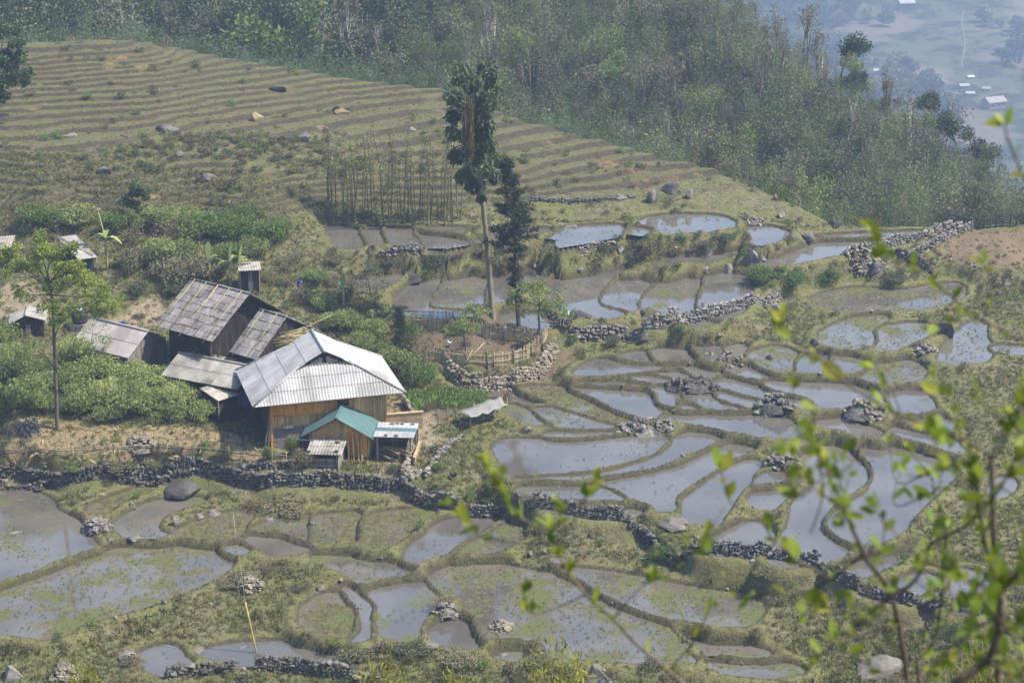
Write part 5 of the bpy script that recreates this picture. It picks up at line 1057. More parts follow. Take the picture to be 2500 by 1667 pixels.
for a in [(432, 1290, 26, 34, "white broken rock on the curved bund, upright"), (486, 1274, 22, 16, "white rounded rock on the curved bund"), (518, 1262, 38, 18, "white slab on the curved bund"), (660, 1280, 24, 16, "cream rock above the middle bund"), (662, 1292, 18, 10, "cream slab below the cream rock"), (268, 1326, 18, 14, "pale stone by the stone heap bund"), (326, 1326, 34, 12, "pale flat stone on the long green bund"), (76, 1374, 22, 10, "pale stone at the shaded paddy rim"), (785, 1446, 24, 18, "pale rock on the lower bank"), (1312, 1444, 52, 14, "white rocks in the muddy field"), (1362, 1382, 46, 12, "flat pale slab beside the muddy field"), (488, 1602, 40, 22, "pale boulder beside the bottom ponds"), (592, 1592, 30, 18, "pinkish boulder in the bottom pond"), (310, 1614, 60, 16, "pale slab at the bottom left"), (1228, 1606, 24, 12, "pale stone by the bottom puddle"), (1270, 832, 20, 10, "pale stone inside the fence"), (1194, 842, 10, 8, "small stone in the fenced plot"), (1170, 938, 18, 10, "white block at the foot of the enclosure wall"), (2260, 1430, 30, 14, "pale stone on the lower right bund"), (1740, 1276, 14, 10, "dark pebble on the paddy corner")]: boulder(*a, kinds=BP)
g = np.random.default_rng(31); k = 0
while k < 110:
    px, py = g.uniform(0, 2500), g.uniform(560, 1660); p = at(px, py); d_ = 9
    if px < 1060 and 700 < py < 1190: continue
    j_, i_ = np.searchsorted(GY, p[1]), np.searchsorted(GX, p[0])
    if near_w[j_, i_] < .05: continue
    s_ = g.uniform(.12, .34); o = obj("stone", random.choice(ST_T if g.uniform() < .5 else ST_G), None, (p[0], p[1], p[2] + s_ * .15), (0, 0, g.uniform(0, 6)), (s_ * 1.3, s_, s_ * .7)); tag(o, "small loose stone lying in the grass between the flooded fields", "stone", "loose stones among the paddies"); k += 1
# bamboo picket fence
M_PICK = surf_mat("split_bamboo", [(.38, .3, .19), (.52, .43, .29), (.24, .19, .12)], 4, .8, .2, stretch=(1, 1, .3), rnd=.3)
pk = []
for k in range(4):
    mb = MB(); mb.box((0, 0, .5), (1, .5, 1.0), None, .85); pk.append(mb.mesh("picket", M_PICK))
def picket_fence(label, P, h=.98, sp=.095, seed=1):
    g = np.random.default_rng(seed); W = np.array([at(*p) for p in P]); seg = np.hypot(*(W[1:, :2] - W[:-1, :2]).T); cum = np.r_[0, np.cumsum(seg)]; L = cum[-1]
    o = empty("picket_fence", tuple(W[0])); tag(o, label, "fence", None); O = W[0]
    u = 0.0
    zs = np.array([float(ground(*w[:2])) for w in W])
    while u < L:
        q = np.array([np.interp(u, cum, W[:, 0]), np.interp(u, cum, W[:, 1])]); z = np.interp(u, cum, zs); i = min(max(np.searchsorted(cum, u) - 1, 0), len(seg) - 1); d = W[i + 1] - W[i]
        hh = h * g.uniform(.86, 1.1); c = obj("picket", pk[g.integers(0, 4)], o, (q[0] - O[0], q[1] - O[1], z - O[2] - .08), (g.normal() * .02, g.normal() * .035, math.atan2(d[1], d[0])), (sp * g.uniform(.6, .9), .03 * 2, hh)); u += sp
    for k, f in enumerate((.30, .74)):
        for i in range(len(W) - 1):
            a = W[i] - O + (0, 0, h * f); b_ = W[i + 1] - O + (0, 0, h * f); a[2] = zs[i] - O[2] + h * f; b_[2] = zs[i + 1] - O[2] + h * f; d = b_ - a; nn = np.array((d[1], -d[0], 0)) / np.hypot(d[0], d[1]) * .05; pole(o, a + nn, b_ + nn, .022, M_BAMB, "rail")
    u = .1
    while u < L:
        q = (np.interp(u, cum, W[:, 0]), np.interp(u, cum, W[:, 1])); z = np.interp(u, cum, zs); i = min(max(np.searchsorted(cum, u) - 1, 0), len(seg) - 1); d = unit((W[i + 1] - W[i])[:2]); pole(o, (q[0] - O[0] + d[1] * .07, q[1] - O[1] - d[0] * .07, z - O[2] - .2), (q[0] - O[0] + d[1] * .07, q[1] - O[1] - d[0] * .07, z - O[2] + h * 1.05), .045, M_GREYW, "post"); u += 1.4
    return o
picket_fence("bamboo picket fence, shaded front panel of the garden enclosure", [(1030, 882), (1081, 888), (1132, 894), (1201, 897)], seed=1)
picket_fence("bamboo picket fence, sunlit panel facing right above the pale stone wall", [(1201, 897), (1245, 890), (1287, 877), (1318, 855), (1336, 826)], seed=2)
picket_fence("bamboo picket fence, back panel behind the small leaning shrub", [(1173, 822), (1222, 828), (1270, 834), (1330, 838)], seed=3)
picket_fence("bamboo picket fence, farthest panel along the pond", [(985, 806), (1040, 808), (1090, 812), (1140, 815), (1173, 820)], seed=4)
def loose_pole(label, a, b, r=.035, mat=None, name="bamboo_pole", cat="pole", group=None):
    mid = (np.array(a) + np.array(b)) / 2; mb = MB(); mb.tube([np.array(a) - mid, np.array(b) - mid], [r, r * .7], 6); return tag(mb.build(name, mat or M_BAMB, None, smooth=True, loc=tuple(mid)), label, cat, group)
a_ = at(1122, 900); loose_pole("bamboo pole leaning on the front fence, the longer of two", a_ + (0, -.1, 0), a_ + (1.6, .6, 1.55)); loose_pole("bamboo pole leaning on the front fence, the shorter of two", a_ + (.15, -.15, 0), a_ + (.85, .35, 1.15))
# rail fence along the garden above the wall
rf = empty("rail_fence", tuple(at(380, 1125))); tag(rf, "low rail of long bamboo poles along the garden wall", "fence"); O = np.array(rf.location)
RP = [at(*p) for p in [(-20, 1128), (170, 1122), (380, 1118), (560, 1122), (700, 1135), (745, 1140)]]
for i in range(len(RP) - 1):
    for h_ in (.35, .5): pole(rf, RP[i] - O + (0, 0, h_), RP[i + 1] - O + (0, 0, h_ + random.uniform(-.05, .05)), .03, M_GREYW, "rail")
    pole(rf, RP[i] - O + (0, -.05, -.2), RP[i] - O + (0, -.05, .75), .03, M_BAMB, "post")
for px, py, h_ in ((180, 1150, 1.2), (410, 1135, .9), (665, 1165, 1.6), (292, 1140, .7), (560, 1140, .8)):
    p = at(px, py); pole(rf, p - O + (0, 0, -.1), p - O + (.05, 0, h_), .02, M_BAMB, "post")
pole(rf, at(350, 1130) - O + (0, 0, .2), at(395, 1108) - O + (0, 0, .5), .04, M_GREYW, "rail")
# wattle fence on the far right edge
wf = empty("wattle_fence", tuple(at(2440, 552))); tag(wf, "dark wattle fence on the far right edge before the wood", "fence"); O = np.array(wf.location)
WP = [at(*p) for p in [(2385, 560), (2430, 557), (2480, 553), (2540, 550)]]
for i in range(3):
    for k in range(7): pole(wf, WP[i] - O + (0, .02 * (k % 2), .12 + .13 * k), WP[i + 1] - O + (0, .02 * (k % 2), .12 + .13 * k + random.uniform(-.04, .04)), .03, M_DARKW, "rail")
    for t in (0, .35, .7): q = WP[i] + (WP[i + 1] - WP[i]) * t - O; pole(wf, q + (0, -.06, -.2), q + (0, -.06, 1.15), .04, M_DARKW, "post")
# net-covered frame
M_NET = surf_mat("pale_netting", [(.17, .17, .155), (.23, .23, .215)], 6, .8, .2, rnd=0)
nf = empty("net_frame", tuple(at(1165, 1020))); tag(nf, "row cover of pale netting stretched over stakes by the vegetable plot", "net cover"); O = np.array(nf.location)
A_, B_, C_, D_ = on_z(1150, 1019, 1.0), on_z(1234, 989, 1.0), on_z(1222, 966, 1.15), on_z(1119, 1002, 1.05)
V = []; F = []
for i in range(13):
    for j in range(5):
        s_, t_ = i / 12, j / 4; p = (A_ * (1 - s_) + B_ * s_) * (1 - t_) + (D_ * (1 - s_) + C_ * s_) * t_; p = p + (0, 0, -.10 * abs(math.sin(s_ * math.pi * 3)) * (1 - .5 * t_) + .04 * math.sin(s_ * 9 + t_ * 2) + .03 * math.sin(i * 1.9 + j)); V.append(p - O)
for i in range(12):
    for j in range(4): F.append((i * 5 + j, (i + 1) * 5 + j, (i + 1) * 5 + j + 1, i * 5 + j + 1))
no_ = obj("net", mesh_from("net", V, F, M_NET, smooth=True), nf); md = no_.modifiers.new("thickness", 'SOLIDIFY'); md.thickness = .01
for px, py in ((1125, 1040), (1150, 1052), (1195, 1030), (1240, 1004), (1228, 1000), (1160, 1020)): p = at(px, py); pole(nf, p - O + (0, 0, -.1), p - O + (-.05, 0, .9), .025, M_BAMB, "stake")
# stakes of the vegetable plot
for k, (px, py, h_) in enumerate([(1065, 1020, .9), (1090, 1025, .8), (1112, 1030, 1.3), (1070, 1032, .9), (1008, 960, 2.1), (1042, 925, 1.9), (1130, 950, .8), (1150, 985, .9)]):
    p = at(px, py); loose_pole("thin stake standing at the edge of the vegetable plot", p + (0, 0, -.1), p + (random.uniform(-.08, .08), 0, h_), .022, M_GREYW, "garden_stake", "stake", "stakes around the vegetable plot")
# tall bamboo pole with cord in the lower field
p = at(630, 1606); po = empty("tall_pole", tuple(p)); tag(po, "tall yellow bamboo pole with cords in the lower left field", "pole")
pole(po, (0, 0, -.2), (-.55, .3, 2.9), .05, surf_mat("yellow_pole", [(.42, .29, .10), (.5, .37, .16)], 3, .5, .1, rnd=0), "pole", segs=3, bend=-.03)
pole(po, (-.5, .25, 2.6), (-1.05, 1.0, 7.3), .018, M_BAMB, "pole_tip", segs=4, bend=.12); pole(po, (-.15, .1, .9), (-.62, .3, 3.2), .012, M_BAMB, "cord"); pole(po, (-.5, .1, -.6), (-.1, .1, 1.0), .01, M_BAMB, "cord")
# bundle of bamboo behind the white roof
bb = empty("bamboo_bundle", tuple(on_z(690, 840, 4.1))); tag(bb, "heap of cut bamboo stems piled behind the white roof", "bamboo pile")
g = np.random.default_rng(8)
for k in range(46):
    pole(bb, (-1.6 + g.uniform(-.4, .4), g.uniform(-.5, .5), -.6 + .024 * k * g.uniform(.5, 1)), (1.5 + g.uniform(-.5, .6), g.uniform(-.2, .9), .1 + .02 * k * g.uniform(.3, 1.2)), .025, M_BAMB if k % 3 else M_BAMBG, "stem")
pole(bb, (-1.5, -.2, -.3), (3.0, 1.2, 1.5), .03, M_BAMB, "stem")
# terracotta and junk
def bucket(px, py, label, r=.2, h=.3, mat=None, dz=0.0, name="bucket"):
    p = at(px, py); mb = MB(); n_ = 12; pr = [(r * .75, 0), (r, h), (r * .9, h), (r * .68, .04), (.0, .04)]
    V = [(a * math.cos(6.2832 * j / n_), a * math.sin(6.2832 * j / n_), z) for a, z in pr for j in range(n_)]
    mb.add(V, [(i * n_ + j, i * n_ + (j + 1) % n_, (i + 1) * n_ + (j + 1) % n_, (i + 1) * n_ + j) for i in range(4) for j in range(n_)]); return tag(mb.build(name, mat or M_BLUE, None, loc=(p[0], p[1], p[2] + dz)), label, "bucket")
bucket(297, 802, "blue plastic tub on the ground behind the pinkish shed", .28, .35)
def cloth(px, py, dz, label, mat):
    p = at(px, py); V = []; F = []
    for i in range(5):
        for j in range(5): V.append((.09 * i - .2, .04 * math.sin(i * 1.8), -.1 * j + .03 * math.sin(i + j)))
    for i in range(4):
        for j in range(4): F.append((i * 5 + j, (i + 1) * 5 + j, (i + 1) * 5 + j + 1, i * 5 + j + 1))
    o = obj("cloth", mesh_from("cloth", V, F, mat, smooth=True), None, (p[0], p[1], p[2] + dz)); md = o.modifiers.new("thickness", 'SOLIDIFY'); md.thickness = .012; return tag(o, label, "cloth")
cloth(733, 712, .75, "blue cloth drying on a stick above the farmhouse", M_BLUE); p = at(733, 712); loose_pole("stick holding the blue cloth", p + (.2, .05, -.1), p + (-.9, .1, .85), .02, M_BAMB, "clothes_stick", "stick")
cloth(1228, 815, .55, "white cloth hanging on the back picket fence", surf_mat("white_cloth", [(.6, .6, .58), (.7, .7, .68)], 4, .8, .1, rnd=0))
# birds
def bird(px, py, s, label, mat, beak, rz, name="hen"):
    p = at(px, py); o = empty(name, tuple(p), rz); o.scale = (s, s, s); tag(o, label, name)
    bm = bmesh.new(); bmesh.ops.create_icosphere(bm, subdivisions=2, radius=1)
    for v in bm.verts:
        x, y, z = v.co; v.co = (x * .2 * (1 + .15 * z), y * .11 * (1 - .25 * x), z * .12 + .26 + .06 * max(0, -x) + .03 * x)
    me = bpy.data.meshes.new("body"); bm.to_mesh(me); bm.free(); me.materials.append(mat); obj("body", me, o)
    mb = MB(); mb.tube([(.12, 0, .28), (.19, 0, .37), (.21, 0, .43)], [.07, .045, .04], 7); mb.tube([(.19, 0, .43), (.22, 0, .46), (.25, 0, .455)], [.035, .045, .02], 7); mb.build("neck_and_head", mat, o, smooth=True)
    mb = MB(); mb.tube([(-.14, 0, .3), (-.24, 0, .4), (-.27, 0, .46)], [.06, .05, .015], 6); mb.build("tail", mat, o); mb = MB(); mb.tube([(.25, 0, .455), (.29, 0, .445)], [.014, .003], 5); mb.build("beak", beak, o)
    for sy in (-.05, .05): mb = MB(); mb.tube([(0, sy, .18), (.01, sy, .0), (.05, sy, .0)], [.015, .01, .006], 4); mb.build("leg", beak, o)
M_BLK = surf_mat("black_feather", [(.02, .02, .022), (.04, .04, .042)], 5, .6, 0, rnd=0); M_WHF = surf_mat("white_feather", [(.65, .65, .63), (.75, .75, .73)], 5, .7, 0, rnd=0); M_BEAK = surf_mat("beak_horn", [(.4, .25, .06), (.5, .32, .1)], 5, .5, 0, rnd=0)
bird(1107, 1172, 1.0, "black hen walking on the path above the dark wall", M_BLK, M_BEAK, -.6); bird(1386, 778, 1.0, "white duck at the corner of the pond by the pale green tree", M_WHF, M_BEAK, 1.2, "duck"); bird(1098, 846, .8, "white hen pecking inside the fenced plot", M_WHF, M_BEAK, 2.4)
# ---------------------------------------------------------------- trees and shrubs of the middle ground
def sp(px, py): p = at(px, py); return p, px_m(p)
# tall drooping tree
p0 = at(1203, 778); Y0 = p0[1]; tt = empty("tall_tree", tuple(p0)); tag(tt, "very tall tree with drooping dark foliage and bare lower trunk by the fence", "tree")
def W_(px, py, dy=0.0): return at_y(px, py, Y0 + dy) - p0
mb = MB(); mb.tube([(0, 0, -.3)] + [W_(*q) for q in [(1200, 740), (1194, 660), (1188, 590), (1181, 520), (1176, 470), (1170, 420), (1164, 340), (1160, 260), (1158, 190)]], [.25, .2, .185, .175, .165, .15, .13, .11, .08, .04], 10, False)
for a, b_ in [((1183, 510), (1200, 478)), ((1175, 440), (1208, 405)), ((1170, 400), (1128, 410)), ((1166, 350), (1110, 360)), ((1164, 330), (1200, 310)), ((1160, 270), (1108, 255)), ((1160, 260), (1200, 215)), ((1158, 220), (1132, 160)), ((1158, 210), (1190, 160))]:
    A, B = W_(*a), W_(*b_, random.uniform(-1, 1)); mb.tube([A, (A + B) / 2 + (0, 0, .1), B], [.09, .06, .03], 5, False)
mb.build("trunk", BARK_TALL, tt, smooth=True)
g = np.random.default_rng(41); parts = []; vine = []
for cx, cy, r in [(1130,170,26),(1120,190,18),(1187,165,26),(1200,180,20),(1151,200,28),(1203,205,24),(1101,232,20),(1112,240,16),(1144,250,26),(1187,245,32),(1108,280,22),(1173,286,32),(1190,300,20),(1105,322,20),(1180,322,28),(1135,330,20),(1191,350,24),(1116,378,24),(1140,372,20),(1162,380,24),(1207,388,20),(1144,418,28),(1187,411,20),(1206,428,18),(1168,452,22),(1126,428,18),(1150,450,16),(1175,478,12),(1160,350,20),(1160,300,24)]:
    c = W_(cx, cy, g.uniform(-.9, .9)); rr = r / 37.0 * .8; n = int(820 * rr * rr + 120); P = blob(n, c, (rr, rr, rr * 1.05), g, .35)
    parts.append(leaves(P, .38, .15, g, unit(P - c) * .35, (0, 0, -1.0), .5, g.uniform(.1, .9)))
obj("crown", leaf_mesh("crown", parts, L_DARK), tt)
for k in range(60):
    x = g.uniform(1128, 1158); top = g.uniform(225, 280); bot = g.uniform(300, 385); m_ = 14; t = np.linspace(0, 1, m_)
    P = np.array([W_(x + 3 * math.sin(k) * q, top + (bot - top) * q, -.95 + .25 * math.sin(k * 1.3)) for q in t]); vine.append(leaves(P, .5, .06, g, None, (0, 0, -3), .25))
obj("hanging_vine", leaf_mesh("hanging_vine", vine, leaf_mat("leaf_vine", (.16, .13, .055), (.27, .22, .11), None, .3)), tt)
# thin conifer beside it
p0 = at(1268, 802); Y0 = p0[1]; cf = empty("conifer", tuple(p0)); tag(cf, "sparse dark conifer standing right of the very tall tree", "tree")
mb = MB(); path = [W_(*q) for q in [(1266, 790), (1262, 740), (1259, 680), (1257, 620), (1254, 560), (1249, 500), (1242, 450), (1236, 398)]]; mb.tube([(0, 0, -.3)] + path, [.17, .15, .14, .12, .11, .09, .07, .04, .015], 8, False)
parts = []; pa = np.array(path); cz = pa[:, 2]
for k in range(150):
    f = g.uniform(0, 1); py = 395 + f * 350
    r = (.4 + 1.55 * ((py - 395) / 205)) if py < 600 else (.75 if py < 620 else .42 + .1 * math.sin(py))
    if 600 < py < 650 and g.uniform() < .6: continue
    z = W_(1250, py)[2]; c = np.array([np.interp(z, cz, pa[:, 0]), np.interp(z, cz, pa[:, 1]), z]); a = g.uniform(0, 6.28); L = r * g.uniform(.55, 1.1); d = np.array((math.cos(a), math.sin(a), g.uniform(-.05, .35)))
    tip = c + d * L; mid = c + d * L * .5 + (0, 0, .05); mb.tube([c, mid, tip], [.022, .014, .005], 4, False)
    m_ = int(30 + 95 * L); t = g.uniform(.15, 1, m_); P = c + d * L * t[:, None] + g.normal(size=(m_, 3)) * .09; parts.append(leaves(P, .22, .13, g, d * .6, (0, 0, -.15), .7, g.uniform(0, 1)))
mb.build("trunk", BARK, cf, smooth=True); obj("crown", leaf_mesh("crown", parts, L_NEEDLE), cf)
# small dark conifer near the house
p0 = at(978, 868); Y0 = p0[1]; c2 = empty("small_conifer", tuple(p0)); tag(c2, "small dense dark conifer between the house and the fence", "tree"); mb = MB(); mb.tube([(0, 0, -.2), (0, 0, 3.2)], [.09, .02], 6, False); parts = []
for k in range(130):
    z = 3.25 * g.uniform(.08, 1); r = .75 * (1 - z / 3.4) + .1; a = g.uniform(0, 6.28); d = np.array((math.cos(a), math.sin(a), .25)); m_ = 30; t = g.uniform(.1, 1, m_); P = np.array((0, 0, z)) + d * r * t[:, None] + g.normal(size=(m_, 3)) * .06; parts.append(leaves(P, .15, .13, g, d * .6, (0, 0, .1), .8, g.uniform(0, 1)))
mb.build("trunk", BARK, c2); obj("crown", leaf_mesh("crown", parts, L_NEEDLE), c2)
def px_tree(kind, base, trunk, clumps, mat, bark, label, per=230, size=.16, width=.3, r0=.09, seed=1, depth=.8, bias=(0, 0, .2), tx=()):
    """tree whose limbs lead to clumps given in photograph pixels at the tree's own distance"""
    global Y0, p0
    p0 = at(*base); Y0 = p0[1]; s_ = px_m(p0); g = np.random.default_rng(seed); o = empty(kind, tuple(p0)); tag(o, label, "tree"); mb = MB()
    tp = [np.array((0, 0, -.2))] + [W_(*q) for q in trunk]; mb.tube(tp, np.linspace(r0, r0 * .5, len(tp)), 7, False); cl = []
    for cx, cy, r in clumps:
        c = W_(cx, cy, g.uniform(-depth, depth)); st = min(tp[1:], key=lambda q: np.linalg.norm((q - c) * (1, 1, 1)) + (5 if q[2] > c[2] + .3 else 0)); m_ = (st + c) / 2 + (0, 0, -.1) + g.normal(size=3) * .08
        mb.tube([st, m_, c], [r0 * .42, r0 * .28, r0 * .1], 5, False); cl += [(c[0] + q_[0], c[1] + q_[1], c[2] + q_[2] * .7, r / s_ * g.uniform(.4, .62)) for q_ in g.normal(size=(4, 3)) * r / s_ * .55]
        for k in range(3): e = c + unit(g.normal(size=3)) * r / s_ * .8; mb.tube([c, e], [r0 * .1, .004], 3, False)
    mb.build("trunk", bark, o, smooth=True); obj("crown", crown_mesh("crown", cl, per, size, width, mat, seed + 3, bias), o); return o
px_tree("young_tree", (1318, 806), [(1316, 785), (1314, 765), (1318, 745)], [(1250, 715, 24), (1280, 700, 26), (1312, 700, 24), (1345, 715, 24), (1370, 745, 22), (1382, 770, 14), (1300, 735, 26), (1335, 740, 26), (1265, 745, 20), (1240, 740, 18), (1290, 765, 16), (1355, 765, 18)], L_BRIGHT, BARK, "pale green spreading tree beside the bamboo fence", 260, .15, .3, .08, 11, 1.0)
px_tree("garden_tree", (1138, 862), [(1137, 848), (1134, 830), (1130, 812)], [(1110, 800, 22), (1135, 785, 22), (1158, 790, 18), (1150, 765, 16), (1172, 762, 16), (1095, 815, 14), (1160, 812, 14), (1125, 812, 18), (1145, 745, 12)], L_BRIGHT, BARK, "small bright green tree inside the fenced plot", 360, .14, .3, .07, 13, .5)
px_tree("lime_tree", (140, 1050), [(138, 980), (135, 900), (132, 830), (130, 770), (126, 720), (120, 690)], [(60, 600, 34), (100, 580, 30), (90, 640, 36), (40, 660, 34), (130, 620, 36), (165, 650, 34), (190, 690, 34), (230, 680, 30), (250, 720, 28), (285, 745, 24), (150, 700, 32), (210, 740, 30), (100, 700, 30), (60, 720, 26), (140, 745, 26), (250, 760, 22), (175, 610, 26), (20, 620, 26), (180, 760, 22), (130, 790, 16), (155, 780, 14)], L_LIME, BARK, "tall lime-green tree with slim bare trunk on the left", 420, .15, .32, .13, 17, 1.3)
px_tree("round_tree", (352, 548), [(348, 530), (342, 515)], [(335, 470, 22), (318, 485, 20), (350, 480, 18), (330, 500, 16), (340, 460, 15), (312, 500, 14)], L_DARK, BARK, "small round dark tree on the lower terraces", 700, .17, .3, .06, 19, .5)
px_tree("edge_tree", (-25, 290), [(-25, 240), (-20, 200), (-15, 160)], [(0, 150, 34), (20, 110, 30), (30, 170, 30), (0, 210, 30), (45, 200, 24), (10, 70, 30), (40, 140, 24), (-20, 180, 40), (-30, 120, 40), (5, 240, 20)], L_DARK, BARK, "dark leafy tree cut by the upper left edge", 520, .2, .3, .14, 23, .9)
px_tree("feathery_tree", (225, 905), [(225, 880), (226, 860)], [(212, 850, 26), (242, 832, 26), (198, 826, 22), (262, 856, 20), (228, 800, 20)], L_BRIGHT, BARK, "loose feathery light-green young tree before the pinkish shed roof", 300, .12, .3, .06, 71, .7)
px_tree("feathery_tree", (62, 940), [(62, 915), (60, 890)], [(30, 860, 28), (70, 848, 28), (102, 880, 24), (20, 900, 24), (60, 880, 26)], L_BRIGHT, BARK, "loose feathery young tree below the tiny hut at the left edge", 300, .12, .3, .06, 73, .7)
px_tree("feathery_tree", (335, 1010), [(335, 980), (336, 960)], [(300, 945, 26), (340, 925, 26), (372, 955, 22), (330, 960, 24)], L_BRIGHT, BARK, "loose feathery young tree rising from the middle of the thicket", 300, .12, .3, .06, 75, .7)
px_tree("open_tree", (995, 850), [(994, 828), (992, 812)], [(962, 792, 18), (1000, 778, 20), (1022, 808, 18), (986, 812, 16), (1010, 835, 14)], L_MID, BARK, "open olive tree in front of the farthest picket panel", 210, .12, .3, .05, 77, .6)
px_tree("open_tree", (935, 815), [(934, 795), (932, 780)], [(902, 768, 20), (936, 755, 20), (956, 782, 16), (920, 785, 16)], L_MID, BARK, "open olive tree behind the right roof slope, left of the small conifer", 210, .12, .3, .05, 79, .6)
px_tree("bare_bush", (905, 720), [(902, 700), (898, 680)], [(880, 670, 16), (900, 655, 16), (925, 675, 18), (890, 690, 14), (920, 700, 14), (945, 690, 12)], L_DRY, BARK, "thin greyish tree by the corner of the brown pond", 90, .13, .25, .05, 29, .5)
px_tree("slim_dark_tree", (905, 690), [(903, 660), (902, 630), (900, 600)], [(895, 640, 9), (905, 660, 10), (900, 620, 8), (908, 605, 7), (893, 665, 8)], L_NEEDLE, BARK, "slim dark broken sapling beside the tumbled wall", 500, .13, .2, .05, 31, .2)
# shrubs
S_B = [shrub(400 + k, 2.4, 1.8, L_BRIGHT, 20, 330, .115, .32, None, .13, .25) for k in range(5)]
S_M = [shrub(410 + k, 2.2, 1.8, L_MID, 15, 300, .12, .3, None, .14, .28) for k in range(4)]
S_D = [shrub(420 + k, 2.0, 1.7, L_DRY, 8, 110, .13) for k in range(3)]
S_K = [shrub(430 + k, 2.2, 1.6, L_WOOD, 9, 230, .15) for k in range(3)]
def shrubs(kind, lst, kinds, label, group=None, cat="shrub"):
    ords = 'leftmost,second,third,fourth,fifth,sixth,seventh,eighth,ninth,tenth,eleventh,twelfth,thirteenth,fourteenth,fifteenth,sixteenth,seventeenth,eighteenth,nineteenth,twentieth,twenty-first,twenty-second,twenty-third'.split(',')
    rank = {id(q): r_ for r_, q in enumerate(sorted([q for q in lst if len(q) <= 4], key=lambda q: q[0]))}
    for i, q in enumerate(lst):
        px, py, w = q[:3]; h = q[3] if len(q) > 3 else w * .75; p = at(px, py); s_ = px_m(p); k_ = random.choice(kinds); lb = q[4] if len(q) > 4 else label + ', ' + (ords[rank[id(q)]] + (' from left' if rank[id(q)] else ' one'))
        sx = w / s_ / 2.3; place(kind, k_, tuple(p), lb, cat, sx, group=None if len(q) > 4 else group, names=("stem", "foliage"), sz=h / s_ / 1.75)
shrubs("bright_shrub", [(20, 1010, 120, 95), (80, 985, 110, 90), (50, 920, 130, 100), (10, 860, 110, 90), (200, 1010, 110, 90), (260, 985, 130, 90), (320, 1020, 120, 95), (380, 990, 130, 85), (440, 1010, 120, 90), (490, 1030, 90, 65), (230, 935, 140, 80), (300, 925, 130, 62), (360, 935, 130, 62), (420, 950, 120, 66), (470, 965, 90, 70), (190, 890, 110, 80), (160, 960, 100, 85), (110, 1010, 90, 70), (340, 965, 110, 85), (410, 1030, 90, 60), (260, 1030, 80, 50)], S_B, "bright green leafy shrub in the thicket left of the white-roofed house", "bright thicket left of the house")
shrubs("garden_bush", [(850, 812, 95, 62), (800, 800, 70, 48), (905, 835, 90, 65), (880, 860, 80, 60), (930, 880, 80, 60)], S_B, "green bush growing behind the right slope of the white roof", "bushes behind the white roof")
shrubs("garden_bush", [(1010, 860, 70, 70), (1030, 900, 90, 80), (990, 920, 90, 85), (960, 905, 80, 75), (1015, 945, 80, 75), (1050, 930, 60, 50), (1000, 830, 60, 55)], S_M + S_D[:2], "olive green bush between the white-roofed house and the stone wall", "bushes right of the house")
shrubs("hedge_bush", [(420, 600, 120, 75), (480, 590, 130, 85), (540, 580, 110, 75), (600, 590, 110, 70), (650, 600, 110, 80), (690, 580, 90, 60), (450, 640, 100, 60), (380, 640, 100, 70), (620, 630, 90, 60), (560, 640, 90, 60), (330, 600, 90, 60), (290, 560, 100, 60), (380, 560, 110, 60), (180, 560, 140, 70), (100, 545, 120, 50), (470, 545, 90, 50), (600, 540, 80, 45)], S_B[:2] + S_M + S_D[:2], "green bush in the hedge above the old farmhouse", "hedge above the farmhouse")
shrubs("dark_bush", [(420, 690, 110, 70), (480, 680, 100, 65), (390, 660, 80, 60), (440, 720, 80, 40), (340, 720, 60, 40), (530, 670, 80, 50), (320, 660, 80, 70)], S_K, "dark shaded bush behind the shingle roof", "dark bushes behind the shingle roof")
shrubs("twiggy_bush", [(690, 700, 80, 45), (740, 740, 80, 55), (790, 760, 80, 55), (830, 740, 70, 55), (860, 720, 70, 50), (700, 660, 70, 40), (770, 690, 80, 40), (650, 690, 50, 35), (820, 700, 60, 40), (880, 760, 60, 50), (800, 650, 90, 40), (730, 640, 60, 35)], S_D + S_M[:1], "twiggy grey-green bush on the slope right of the outhouse", "twiggy bushes beyond the farmhouse")
shrubs("bush", [(1290, 850, 52, 46, "small bright shrub poking over the sunlit fence panel"), (1398, 842, 30, 26, "round dark green bush at the foot of the grey retaining wall, left"), (1495, 848, 44, 34, "round green bush in front of the grey retaining wall"), (1660, 812, 30, 22, "green bush growing out of the second stone tier"), (1930, 700, 110, 50, "ivy-green bush covering the bank under the upper right pond"), (1860, 690, 80, 45, "green creeper clump on the bank left of the ivy bush"), (2020, 690, 70, 34, "dark shrub at the corner of the flooded meadow"), (2190, 690, 60, 30, "dark bush below the ploughed field wall"), (1620, 1370, 80, 50, "dark green bush spilling over the broken wall"), (1870, 1412, 60, 30, "dark bush on the wall behind the twigs"), (740, 1140, 60, 50, "leafy bush against the block wall of the house"), (655, 1125, 40, 45, "feathery shrub at the left house corner"), (712, 1120, 40, 70, "upright shrub in front of the block wall"), (960, 1150, 40, 20, "low green plant in front of the woodshed"), (1065, 1150, 40, 24, "small plant on the yard path"), (550, 1130, 40, 30, "small bush in the straw garden"), (190, 1160, 60, 24, "low bush between the two stone walls, left"), (290, 1160, 80, 28, "low bush between the two stone walls, middle"), (380, 1150, 60, 24, "low bush between the two stone walls, right"), (945, 1100, 20, 16, "tiny shrub under the shed eave")], S_M + S_K, None)
shrubs("bank_scrub", [(1120, 640, 70, 26), (1230, 640, 80, 26), (1350, 632, 90, 30), (1450, 640, 90, 30), (1570, 630, 70, 26), (1640, 620, 70, 24), (1580, 605, 80, 22), (1480, 612, 60, 22), (1250, 620, 70, 22), (1180, 625, 60, 20), (1720, 605, 60, 22), (1770, 590, 60, 22), (960, 650, 80, 24), (1060, 640, 70, 20)], S_K + S_D, "low scrub clinging to the bank above the middle paddies", "scrub on the paddy banks")
